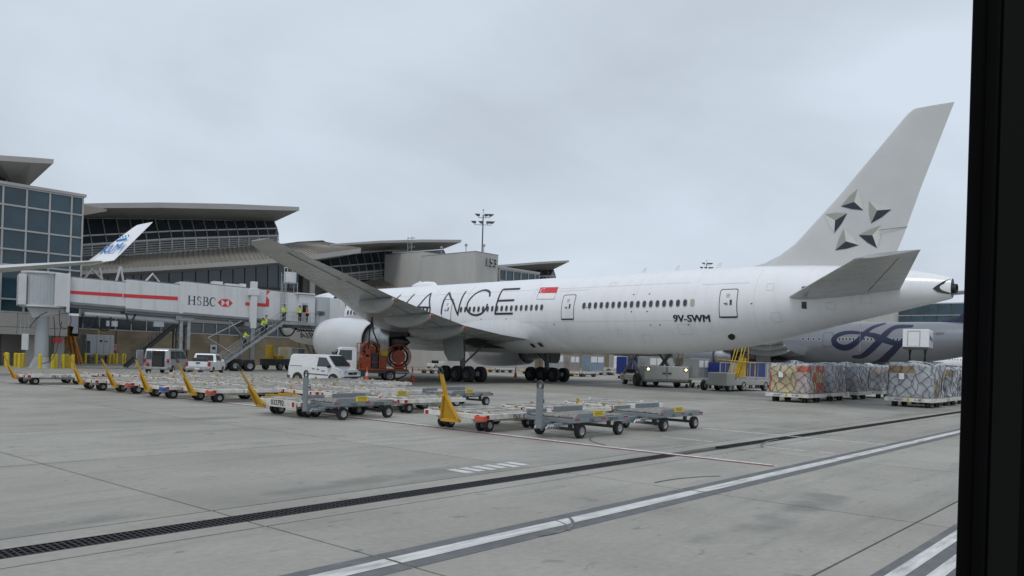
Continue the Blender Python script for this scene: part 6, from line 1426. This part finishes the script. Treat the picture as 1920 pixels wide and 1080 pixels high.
LAMP = mat('lit headlamp', (1, .82, .45), .3, emit=3.)
for s in (-1, 1):
    q = MB(); q.box2(2.5, 2.58, s*1.7-.17, s*1.7+.17, 1.42, 1.72); hh_ = lb(q, 'headlight', PLAST, ld); q = MB(); q.cyl((2.58, s*1.7, 1.57), (2.62, s*1.7, 1.57), .11, n=12); lb(q, 'lens', LAMP, hh_)
q = MB(); q.box2(-.8, 1.1, 2.0, 2.9, .4, 2.0); q.box2(-.8, -.5, 2.9, 3.1, .4, 2.0); lb(q, 'side_cabinet', OFFWHITE, ld, bevel=.05); q = MB(); q.box2(1.1, 1.14, 2.15, 2.75, .8, 1.7); lb(q, 'control_panel', PLAST, ld)
for s in (-1.55, 1.55):
    q = MB()
    for a, b_ in (((-4.6, s, 1.0), (.4, s, 3.6)), ((.4, s, 1.0), (-4.6, s, 3.6))): q.beam(a, b_, .16, .32)
    lb(q, 'scissor_arm', GEAR, ld)
q = MB(); q.box2(-5.3, 1.6, -1.75, 1.75, 3.55, 3.85); lb(q, 'platform', GEAR, ld, bevel=.03)
q = MB(); q.beam((1.0, 1.7, 3.7), (-.9, 2.3, 1.9), .09, .09); q.beam((1.3, 1.9, 3.7), (-.4, 2.5, 1.9), .09, .09); lb(q, 'yellow_ladder', YELLOW, ld); wheels(ld, (1.0, -4.2), 3.3, .45, .35, None)
q = MB(); wheel_mb(q, (1.6, -2.35, .62), .55, .4, (0, 1, 0), 20, .5); lb(q, 'wheel', [RUBBER, RIM_DARK], ld, smooth=40)
# ---------------- transporter with yellow steps
tp = thing('container_transporter', 'low white transporter with yellow steps left of the netted pallets', 'loader', (62.2, 29.3, 0), math.radians(-6))
q = MB(); q.box2(-3.0, 3.6, -1.3, 1.3, .5, .95); lb(q, 'chassis', OFFWHITE, tp, bevel=.04); q = MB(); q.box2(-3.6, -2.3, -1.35, .4, .45, 1.5); lb(q, 'operator_pod', OFFWHITE, tp, bevel=.06)
q = MB(); q.box2(-2.0, 3.6, -1.25, 1.25, .95, 1.15); lb(q, 'roller_deck', STEEL, tp)
q = MB()
for k in range(5): q.box2(-1.7+.22*k, -1.5+.22*k, -1.3, -.7, 1.15, 1.45+.32*k)
lb(q, 'steps', YELLOW, tp); q = MB()
for yy in (-1.32, -.68): q.tube([(-2.0, yy, 1.2), (-.7, yy, 3.9), (-.4, yy, 3.9), (-.4, yy, 1.2)], .04, 6); q.tube([(-2.3, yy, 1.4), (-1.1, yy, 4.0)], .04, 6)
q.tube([(-5.2, -1.4, 2.55), (.6, -1.4, 2.35), (.6, -1.4, 1.2)], .05, 6); lb(q, 'yellow_rail', YELLOW, tp); wheels(tp, (-2.9, -.9, 2.6), 2.5, .42, .3, None)
# ---------------- containers
def uld(label, loc, rz, m_body, m_panel=None, w_=3.1, h_=1.6, cut=True, d_=1.5, base=.55, logo=None):
    t = thing('cargo_container', label, 'container', loc, rz, 'air cargo containers')
    pr = [(-w_/2, 0), (w_/2-(.5 if cut else 0), 0), (w_/2, .5 if cut else .01), (w_/2, h_), (-w_/2, h_)]
    q = MB(); q.prism([(a, b_+base) for a, b_ in pr], -d_/2, d_/2); lb(q, 'shell', m_body, t, bevel=.02, seg=1)
    fr = MB()
    for (a, b_) in zip(pr, pr[1:]+pr[:1]): fr.beam((a[0], -d_/2-.01, a[1]+base), (b_[0], -d_/2-.01, b_[1]+base), .07, .07)
    fr.beam((0, -d_/2-.01, base), (0, -d_/2-.01, base+h_), .06, .06); lb(fr, 'edge_frame', ULDSILVER, t)
    if m_panel: q = MB(); q.box2(-w_/2+.15, -.1, -d_/2-.03, -d_/2-.01, base+h_*.55, base+h_*.92); q.box2(.1, w_/2-.2, -d_/2-.03, -d_/2-.01, base+h_*.55, base+h_*.92); lb(q, 'logo_panel', m_panel, t)
    q = MB(); q.box2(-w_/2-.1, w_/2+.1, -d_/2-.1, d_/2+.1, base-.22, base-.03); cr_ = lb(q, 'cart_deck', DIRTYWHITE2, t)
    for xx in (-w_/2+.4, w_/2-.4):
        for yy in (-d_/2+.15, d_/2-.15): q = MB(); wheel_mb(q, (xx, yy, .17), .17, .12, (0, 1, 0), 14, .5); lb(q, 'wheel', [RUBBER, RIM], t, smooth=40)
    return t
P_ = lambda px, py: G(px, py)
uld('silver cargo container with white logo panels, leftmost behind the main gear', (82.3, 64.5, 0), math.radians(2), ULDSILVER, REFLECT, 2.6, 2.2)
uld('dull brownish container next to the silver one with logo panels', (86.2, 64.6, 0), math.radians(1), mat('dull container', (.30, .27, .25), .5, var=.2, scale=1), REFLECT, 2.2, 2.1, False)
uld('blue-grey cargo container with slanted lower corner beside the white truck', (91.6, 64.7, 0), 0, mat('blue grey container', (.26, .33, .42), .45, metal=.3, var=.12, scale=1), REFLECT, 3.4, 2.2)
uld('navy container behind the small tug left of the cargo loader', (81.5, 52.5, 0), 0, BLUE, None, 2.4, 2.1, False)
uld('silver container with tapered foot seen through the loader scissors', (84.6, 51.0, 0), 0, ULDSILVER, REFLECT, 3.4, 2.2)
uld('grey container right of the cargo loader', (66.4, 35.6, 0), math.radians(-4), GEAR, None, 3.2, 1.7, False, base=.9)
uld('silver container with small print between grey and blue ones', (62.6, 33.2, 0), math.radians(-4), ULDSILVER, REFLECT, 1.8, 1.6, False, base=.95)
uld('blue curtain container left of the yellow steps', (64.0, 31.8, 0), math.radians(-4), BLUE, None, 1.7, 1.5, False, base=.8, d_=1.3)
uld('white narrow container right of the blue curtain one', (65.7, 31.8, 0), math.radians(-4), OFFWHITE, None, 1.2, 1.5, False, base=.8, d_=1.3)
uld('blue curtain container behind the yellow rail near the netted pallets', (70.0, 31.5, 0), math.radians(-4), BLUE, None, 2.9, 1.6, False, base=.8, d_=1.3)
uld('white container with grey frame just left of the netted pallets', (72.4, 31.4, 0), math.radians(-4), OFFWHITE, None, 1.3, 1.6, False, base=.8, d_=1.3)
# airport truck and tug in the background
tr = thing('cargo_truck', 'white cab-over truck beyond the silver containers', 'truck', (100.2, 66.2, 0), math.radians(-20))
prof = [(0, .6), (0, 2.6), (.2, 2.75), (1.6, 2.75), (1.9, 2.6), (2.15, 1.5), (2.2, .6)]
b, y = body_prism(prof, 2.2, 1.5, .05); lb(b, 'cab', WHITE, tr, bevel=.06); side_panels('cab_window', [[(.5, 1.6), (1.95, 1.6), (1.75, 2.5), (.5, 2.5)]], y, CARGLASS, tr, .01); q = MB(); q.add([(2.2, -.95, 1.6), (2.2, .95, 1.6), (1.97, .88, 2.5), (1.97, -.88, 2.5)], [(0, 1, 2, 3)]); lb(q, 'windscreen', CARGLASS, tr)
q = MB(); q.box2(-3.6, 0, -1.05, 1.05, .7, 1.0); lb(q, 'flatbed', DIRTYWHITE2, tr); wheels(tr, (1.3, -2.4), 2.1, .42, .3, None)
def tug(label, loc, rz):
    t = thing('baggage_tug', label, 'tug', loc, rz, 'small tugs'); q = MB(); q.box2(-1.4, 1.5, -.7, .7, .35, .85); q.box2(.5, 1.5, -.65, .65, .85, 1.15); lb(q, 'body', DIRTYWHITE, t, bevel=.06); q = MB(); q.box2(-.5, -.1, -.55, .55, .85, 1.3); lb(q, 'seat', BLACK, t, bevel=.05); q = MB(); q.tube([(.4, 0, 1.0), (.1, 0, 1.4)], .03, 6); lb(q, 'steering_column', BLACK, t); wheels(t, (-.95, 1.0), 1.4, .3, .22, None)
tug('small white tug left of the lit cargo loader', G(1185, 714), math.radians(10)); tug('small white tug beside the two workers beyond the main gear', G(818, 692), math.radians(5))
# yellow skip far behind
q = MB(); sk_ = thing('waste_skip', 'yellow waste skip against the far grey wall', 'skip', (126, 76, 0)); q.prism([(-2, 0), (2, 0), (2.4, 1.7), (-2.4, 1.7)], -1, 1); lb(q, 'bin', YELLOW, sk_, bevel=.03); q = MB(); q.box2(-2.5, 2.5, -1.08, -.98, 1.55, 1.75); lb(q, 'rim', YELLOW, sk_)
# low line of empty dollies beyond the white airliner
for k, (px, py) in enumerate(((795, 700), (860, 699), (920, 698), (985, 701), (1075, 706), (1130, 703))):
    p_ = G(px, py); copy_thing(src[k % 4], (p_[0], p_[1], 0), random.uniform(-.1, .1)-.2, f'empty white dolly beyond the airliner wheels, {ordw(k)} from the left')
# ---------------- netted cargo pallets on dollies
WRAP = mat('plastic wrapped cargo', (.40, .42, .445), .28, var=.2, scale=2.5, bump=.35, bscale=4)
CARD = mat('brown cartons', (.30, .215, .13), .6, var=.2, scale=2, bump=.3, bscale=4)
REDC = mat('red cartons', (.52, .15, .10), .5, var=.2, scale=2, bump=.3, bscale=4)
CREAM = mat('cream cartons', (.50, .42, .27), .5, var=.15, scale=2, bump=.3, bscale=4)
PINK = mat('pinkish wrapped goods', (.50, .42, .41), .35, var=.15, scale=2.5, bump=.3, bscale=4)
NETM = mat('cargo net rope', (.05, .05, .055), .7, var=.2); NETW = mat('pale cargo net rope', (.40, .40, .40), .7, var=.2)
def net_pallet(label, x, y, rz, Lx=2.9, Wy=2.45, h=1.75, cols=None, seed=0, net=NETM, text=True):
    rnd = random.Random(seed); t = thing('cargo_pallet', label, 'pallet', (x, y, 0), rz, 'netted cargo pallets'); base = .62
    rc_ = .18; Ls = [Wy-2*rc_, math.pi/2*rc_, Lx-2*rc_, math.pi/2*rc_]*2; tot = sum(Ls)
    def per(a):
        """point and outward normal on a rounded rectangle, a in 0..1 from the +x side"""
        d = (a % 1)*tot; hx, hy = Lx/2, Wy/2
        segs = [((hx, -hy+rc_), (0, 1), (1, 0)), (hx-rc_, hy-rc_, 0), ((hx-rc_, hy), (-1, 0), (0, 1)), (-hx+rc_, hy-rc_, 90), ((-hx, hy-rc_), (0, -1), (-1, 0)), (-hx+rc_, -hy+rc_, 180), ((-hx+rc_, -hy), (1, 0), (0, -1)), (hx-rc_, -hy+rc_, 270)]
        for k_, (sg_, l_) in enumerate(zip(segs, Ls)):
            if d <= l_ or k_ == 7:
                if k_ % 2 == 0: return (sg_[0][0]+sg_[1][0]*d, sg_[0][1]+sg_[1][1]*d), sg_[2], k_
                an = math.radians(sg_[2]+90*d/l_); return (sg_[0]+rc_*math.cos(an), sg_[1]+rc_*math.sin(an)), (math.cos(an), math.sin(an)), k_
            d -= l_
    def S(a, hh, off=0.):
        (bx_, by_), nn, _k = per(a); k = 1-.10*max(0, hh-.72)
        nz_ = mnoise.noise(Vector((bx_*.9+seed*9, by_*.9, hh*1.6)))*.17+mnoise.noise(Vector((bx_*2.6+seed*5, by_*2.6, hh*4)))*.05
        zz = base+h*min(hh, 1)
        if hh > 1: q_ = (hh-1)/.15; k *= (1-q_); zz = base+h+.16*math.sin(q_*1.57)
        if hh > .9: zz += mnoise.noise(Vector((bx_*k*1.3, by_*k*1.3, seed*3.3)))*.22*min(1, (hh-.9)*10)
        o_ = (nz_ if hh <= 1 else nz_*(1-(hh-1)/.15))+off
        return Vector((bx_*k+nn[0]*o_, by_*k+nn[1]*o_, zz+(off if hh > .95 else 0)))
    NA, NH = 96, 14; q = MB(); hs = [i/NH for i in range(NH+1)]+[1.02, 1.045, 1.07, 1.095, 1.12, 1.14]
    mats_ = [WRAP, CARD, REDC, CREAM, PINK]; cell = {}
    ring = [[S(i/NA, hh) for i in range(NA)] for hh in hs]
    cuts = sorted(rnd.random() for _ in range(9))
    for r in range(len(hs)-1):
        for i in range(NA):
            j = (i+1) % NA; sec = sum(1 for c_ in cuts if c_ < i/NA) % 9; lev = 0 if hs[r] < .33+.1*(sec % 2) else (1 if hs[r] < .66 else 2); key = (sec, lev)
            if key not in cell: cell[key] = rnd.choice(cols or [0, 0, 0, 1, 4])
            q.mat(cell[key] if hs[r] < .9 else 0).add([ring[r][i], ring[r][j], ring[r+1][j], ring[r+1][i]], [(0, 1, 2, 3)])
    q.add(ring[-1], [tuple(range(NA))])
    me = q.mesh('wrapped_load', mats_); bm_ = bmesh.new(); bm_.from_mesh(me); bmesh.ops.remove_doubles(bm_, verts=bm_.verts, dist=1e-4); bmesh.ops.recalc_face_normals(bm_, faces=bm_.faces); bm_.to_mesh(me); bm_.free(); me.polygons.foreach_set('use_smooth', [True]*len(me.polygons)); o = place('wrapped_load', me, t, False)
    nq = MB(); ND = 18
    for sg in (-1, 1):
        for k in range(ND):
            a0 = k/ND; pts = []
            for st in range(15):
                hh = st/14*1.1; pts.append(S(a0+sg*hh*.13+.011*math.sin(st*.9+k*2.3)+.006*math.sin(st*2.3+k*1.7), hh, .05))
            nq.tube(pts, .013, 4)
    lb(nq, 'cargo_net', net, t)
    q = MB(); q.box2(-Lx/2-.08, Lx/2+.08, -Wy/2-.08, Wy/2+.08, .55, .61); lb(q, 'pallet_sheet', STEEL, t)
    q = MB(); q.box2(-Lx/2-.15, Lx/2+.15, -Wy/2-.12, Wy/2+.12, .32, .54); dl = lb(q, 'dolly_frame', DIRTYWHITE, t, bevel=.015, seg=1)
    if text:
        lettering('fleet_mark', 'WASET', .16, (-Lx/2-.155, Wy*.22, .43), (0, -1, 0), (0, 0, 1), NAVY, dl, world=False); lettering('fleet_number', 'R-1482', .14, (-Lx/2-.155, -Wy*.22, .43), (0, -1, 0), (0, 0, 1), LETTER, dl, world=False)
    q = MB(); q.box2(-Lx/2-.17, -Lx/2-.02, -.06, .06, .3, .56); lb(q, 'catch', YELLOW, dl)
    for xx in (-Lx/2+.25, -Lx/2+.75, Lx/2-.75, Lx/2-.25):
        for yy in (-Wy/2+.3, Wy/2-.3): q = MB(); wheel_mb(q, (xx, yy, .17), .17, .14, (0, 1, 0), 14, .5); lb(q, 'wheel', [RUBBER, RIM_DARK], t, smooth=40)
    q = MB(); pp = S(.56, .62, .07); q.box((pp.x, pp.y, pp.z), (.02, .28, .36)); lb(q, 'paper_label', REFLECT, t)
    return t
net_pallet('netted pallet of red and cream cartons, leftmost on the dollies', 49.2, 19.1, .0, cols=[2, 3, 4, 4, 0, 3], seed=1)
net_pallet('netted pallet of clear-wrapped goods, second in the back row of pallets', 54.0, 19.3, .0, cols=[0, 0, 4], seed=2, net=NETM)
net_pallet('netted grey pallet with bulging top, third in the back row of pallets', 58.6, 19.2, .02, cols=[0, 1, 0], seed=3)
net_pallet('netted pallet, last one visible in the back row beside the front pallet', 63.4, 19.0, .0, cols=[0, 0, 4], seed=4)
net_pallet('netted pallet with brown carton and clear wrap standing in front on the right', 52.4, 13.0, -.02, h=1.95, cols=[0, 0, 0, 1, 4], seed=5)
net_pallet('dark wrapped pallet at the right edge behind the front pallet', 57.0, 13.1, .0, cols=[0, 1, 0], seed=6)
net_pallet('grey wrapped pallet farthest right beside the window pillar', 61.5, 13.2, .0, cols=[0, 0, 1], seed=7, text=False)
rc = thing('covered_cart', 'cart under a red cover behind the rightmost pallets', 'cart', (78, 14.6, 0), 0)
q = MB(); q.prism([(-1.6, .5), (1.6, .5), (1.6, 2.2), (1.2, 2.6), (-1.2, 2.6), (-1.6, 2.2)], -2.6, 1.2); lb(q, 'cover', RED, rc, bevel=.1); wheels(rc, (-1.0, 1.0), 2.2, .28, .2, None)
# ---------------- catering truck lifted to the silver airliner
cl = PX(1722, 640, 104.); ct = thing('catering_truck', 'white catering truck box lifted high on black scissors beside the silver airliner', 'truck', (100.5, 24.9, 0), math.radians(8))
cz0 = PX(1722, 651, 98)[2]; cz1 = PX(1722, 617, 98)[2]
q = MB(); q.box2(-2.3, 2.3, -1.35, 1.35, cz0, cz1); bx__ = lb(q, 'box', WHITE, ct, bevel=.05)
q = MB(); q.box2(-2.33, -2.3, -.4, .8, cz0+.15, cz1-.25); dr_ = lb(q, 'rear_door', WHITE, bx__); q = MB(); q.box2(-2.345, -2.33, -.44, -.4, cz0+.15, cz1-.25); q.box2(-2.345, -2.33, .8, .84, cz0+.15, cz1-.25); q.box2(-2.345, -2.33, -.44, .84, cz1-.25, cz1-.21); lb(q, 'door_frame', DARK_STEEL, dr_)
q = MB(); q.box2(-2.4, 2.4, -1.3, 1.3, cz0-.25, cz0-.02); lb(q, 'lift_frame', DARK_STEEL, ct)
q = MB(); zm_ = (cz0+cz1)/2
for k in range(7): q.box2(-1.6+.46*k, -1.28+.46*k, -1.358, -1.352, zm_-.05-.05*k, zm_+.35-.05*k)
lb(q, 'blue_print', NAVY, bx__)
for s in (-.8, .8):
    q = MB(); zz = [1.4, (1.4+cz0-.2)/2, cz0-.2]
    for i in range(2): q.beam((-.9, s, zz[i]), (.9, s, zz[i+1]), .14, .2); q.beam((.9, s, zz[i]), (-.9, s, zz[i+1]), .14, .2)
    lb(q, 'scissor_arm', BLACK, ct)
q = MB(); q.box2(-3, 4.2, -1.1, 1.1, .7, 1.3); lb(q, 'chassis', DARK_STEEL, ct); q = MB(); q.box2(2.7, 4.4, -1.1, 1.1, 1.0, 2.8); lb(q, 'cab', WHITE, ct, bevel=.1); wheels(ct, (-1.8, 3.3), 2.2, .5, .3, None)
# ================================================================== PEOPLE
def skin_obj(name, verts, edges, radii, m, par, root=0, sub=1):
    me = bpy.data.meshes.new(name); me.from_pydata(verts, edges, []); me.materials.append(m)
    o = bpy.data.objects.new(name, me); COL.objects.link(o); o.parent = par
    md = o.modifiers.new('skin', 'SKIN'); md.use_smooth_shade = True
    for i, r in enumerate(radii):
        sv = me.skin_vertices[0].data[i]; sv.radius = (r, r) if not isinstance(r, tuple) else r; sv.use_root = (i == root)
    s = o.modifiers.new('sub', 'SUBSURF'); s.levels = sub; s.render_levels = sub
    return o
def person(label, loc, heading, top, pose='stand', hair=HAIR, cap=None, lift=.0, group='ramp workers'):
    """local frame: +x is the way the person faces; feet at z=0"""
    p = thing('person', label, 'person', loc, heading, group)
    st = {'stand': (.0, .02, .0), 'climb': (.24, -.12, .26), 'walk': (.22, -.2, .04)}[pose]
    fx, bx_, fz = st; lean = .10 if pose == 'climb' else .02
    hip = .93+ (fz*.25)
    arms = {'stand': ((.10, 1.12), (.16, .92)), 'climb': ((.18, 1.20), (.42, 1.18)), 'walk': ((.12, 1.12), (.24, .95))}[pose]
    V = [(0, 0, hip), (lean*.4, 0, hip+.18), (lean*.8, 0, hip+.36), (lean, 0, hip+.50), (lean+.02, 0, hip+.58), (lean+.05, 0, hip+.68), (lean+.05, 0, hip+.79)]
    R = [(.15, .12), (.14, .11), (.17, .12), (.14, .10), .058, .088, .070]
    Ed = [(i, i+1) for i in range(6)]
    V.append((lean+.145, 0, hip+.665)); R.append(.018); Ed.append((5, 7))         # nose
    arm_idx, leg_idx = {}, {}
    dz = hip-.93
    for sy in (-1, 1):
        a = len(V); (ex, ez), (wx, wz_) = arms
        if pose == 'walk' and sy < 0: ex, wx = -.08, -.02
        V += [(lean, sy*.19, hip+.46), (ex, sy*.27, ez+dz), (wx, sy*.25, wz_+dz), (wx+.07, sy*.24, wz_+dz-.05)]
        R += [.065, .048, .036, (.040, .026)]; Ed += [(3, a), (a, a+1), (a+1, a+2), (a+2, a+3)]; arm_idx[sy] = a
        for k in range(4):
            f = len(V); V += [(wx+.115-.004*abs(k-1), sy*(.24-.03+.02*k), wz_+dz-.09), (wx+.13, sy*(.24-.03+.02*k), wz_+dz-.125)]; R += [.0095, .008]; Ed += [(a+3, f), (f, f+1)]
        f = len(V); V += [(wx+.10, sy*.20, wz_+dz-.045), (wx+.13, sy*.185, wz_+dz-.06)]; R += [.011, .009]; Ed += [(a+2, f), (f, f+1)]
        l = len(V); lx = fx if sy > 0 else bx_; lz = fz if sy > 0 else 0.
        kx = lx*.75+.05 if lz > .1 or pose != 'stand' else .02
        V += [(0, sy*.10, hip-.06), (kx if lx > 0 else lx*.45+.03, sy*.11, hip-.06-.42+lz*.35), (lx, sy*.115, .10+lz), (lx+.14, sy*.125, .045+lz)]
        R += [.092, .062, .046, (.045, .036)]; Ed += [(0, l), (l, l+1), (l+1, l+2), (l+2, l+3)]; leg_idx[sy] = l
    skin_obj('body', V, Ed, R, SKIN, p)
    def sub(idx, grow, name, m, extra=None):
        mp = {i: k for k, i in enumerate(idx)}
        vv = [V[i] for i in idx]; ee = [(mp[a], mp[b]) for a, b in Ed if a in mp and b in mp]
        rr = [tuple(x+grow for x in R[i]) if isinstance(R[i], tuple) else R[i]+grow for i in idx]
        return skin_obj(name, vv, ee, rr, m, p)
    ji = [0, 1, 2, 3]+[i for s in (-1, 1) for i in range(arm_idx[s], arm_idx[s]+3)]
    sub(ji, .022, 'jacket', top)
    ti = [0]+[i for s in (-1, 1) for i in range(leg_idx[s], leg_idx[s]+3)]; sub(ti, .02, 'trousers', TROUSER)
    for s in (-1, 1): 
        l = leg_idx[s]; skin_obj('shoe', [V[l+2], V[l+3]], [(0, 1)], [(.056, .05), (.052, .042)], BLACK, p)
    # reflective band of the jacket
    q = MB(); q.lathe([(0, .172), (.06, .176)], (lean*.55, 0, hip+.13), (0, 0, 1), 18); o = q.build('reflective_band', REFLECT, p, world=False); o.scale = (.86, 1.06, 1)
    h = MB(); cx_, cz = lean+.045, hip+.735
    h.lathe([(-.02, .098), (.03, .102), (.07, .085), (.10, .045), (.108, .002)], (cx_-.012, 0, cz), (0, 0, 1), 16); h.build('cap' if cap else 'hair', cap or hair, p, smooth=60, world=False)
    e = MB()
    for sy in (-1, 1):
        e.cyl((cx_+.085, sy*.032, cz-.035), (cx_+.093, sy*.032, cz-.035), .010, n=8)
    e.build('eye', BLACK, p, world=False)
    e = MB(); e.box((cx_+.083, 0, cz-.115), (.012, .05, .008)); e.build('mouth', mat('lips', (.25, .10, .09), .5), p, world=False)
    e = MB()
    for sy in (-1, 1): e.box((cx_-.01, sy*.09, cz-.045), (.035, .02, .06))
    e.build('ear', SKIN, p, world=False)
    return p
def on_stair(px):
    best = min(TREADS, key=lambda t: abs(proj_x(bw(t[0], -2.4, t[1]))-px)); return bw(best[0], -2.4, best[1])
def proj_x(P):
    v = np.array(P)-CAM; return CX+F*(v@RR)/(v@FW)
up = BA
person('person in lime jacket climbing low on the stair, nearest the wheels', on_stair(459), up, HIVIS, 'climb')
person('person in lime jacket leaning forward halfway up the bridge stair', on_stair(488), up, HIVIS, 'climb')
person('person in lime jacket with dark hair just above the stooping one', on_stair(501), up+math.pi, HIVIS, 'stand')
person('person in lime vest at the top step of the bridge stair', bw(21.05, -2.4, LZ), up-1.2, HIVIS, 'stand', cap=LETTER)
person('person in lime jacket and black trousers on the landing with back turned', bw(22.75, -2.35, LZ), up+1.9, HIVIS, 'stand')
person('person in orange vest beside the cab door on the landing', bw(23.55, -2.3, LZ), up+2.8, HIORANGE, 'stand')
wp = G(797, 689); person('person in lime vest and dark trousers standing beyond the main gear', wp, math.radians(-120), HIVIS, 'stand')
wp = G(834, 689); person('person in red vest standing beyond the main gear', wp, math.radians(-150), mat('red vest fabric', (.62, .05, .05), .7), 'stand')
# fueller standing at the truck cage
fp = WM(ft) @ Vector((.75, -1.35, 0)); person('person in lime vest working at the red fuelling truck cage', fp, fa+math.pi*.5, HIVIS, 'stand', cap=BLACK)
# ================================================================== BUS THE PHOTO IS TAKEN FROM
bus = thing('bus_side', 'near black window pillar of the bus at the right edge', 'bus', (.9, .3, 0), AZ)
PILL = mat('interior plastic with painted shade', (.0022, .0022, .0024), .9, var=.25, scale=6, spec=.08)  # near black puts the shade of the missing bus shell into the colour
# local frame: x ahead of the camera, y to the left
Bo = Vector((0, 0, 0)); bus.location = (0, 0, 0)
xr = lambda px, d: -(px-CX)/F*d
q = MB(); d0 = .8
yl0 = xr(1803, d0); yf0 = xr(1812, d0+.14)
q.prism([(d0, yl0), (d0+.14, yf0), (d0+.14, yf0-.11), (d0, yl0-.11)], 1.2, 3.3, axis=2); pil = lb(q, 'pillar', PILL, bus, bevel=.012, seg=3)
q = MB(); q.tube([(d0-.004, yl0-.020, 1.25), (d0-.004, yl0-.020, 3.28)], .006, 8); lb(q, 'window_gasket', PILL, pil)
q = MB(); q.box2(d0-.004, d0-.001, yl0-.060, yl0-.030, 1.25, 3.28); lb(q, 'trim_strip', mat('dark grey trim', (.006, .006, .0055), .8, var=.2, spec=.1), pil)
q = MB(); q.box2(d0, d0+.12, -1.6, .6, .35, 1.19); lb(q, 'lower_panel', PILL, bus, bevel=.02)
q = MB(); wheel_mb(q, (d0+.06, -.9, .48), .48, .3, (1, 0, 0), 24, .55); lb(q, 'wheel', [RUBBER, RIM], bus, smooth=40)
for o_ in (bus,): o_.rotation_euler = (0, 0, AZ)
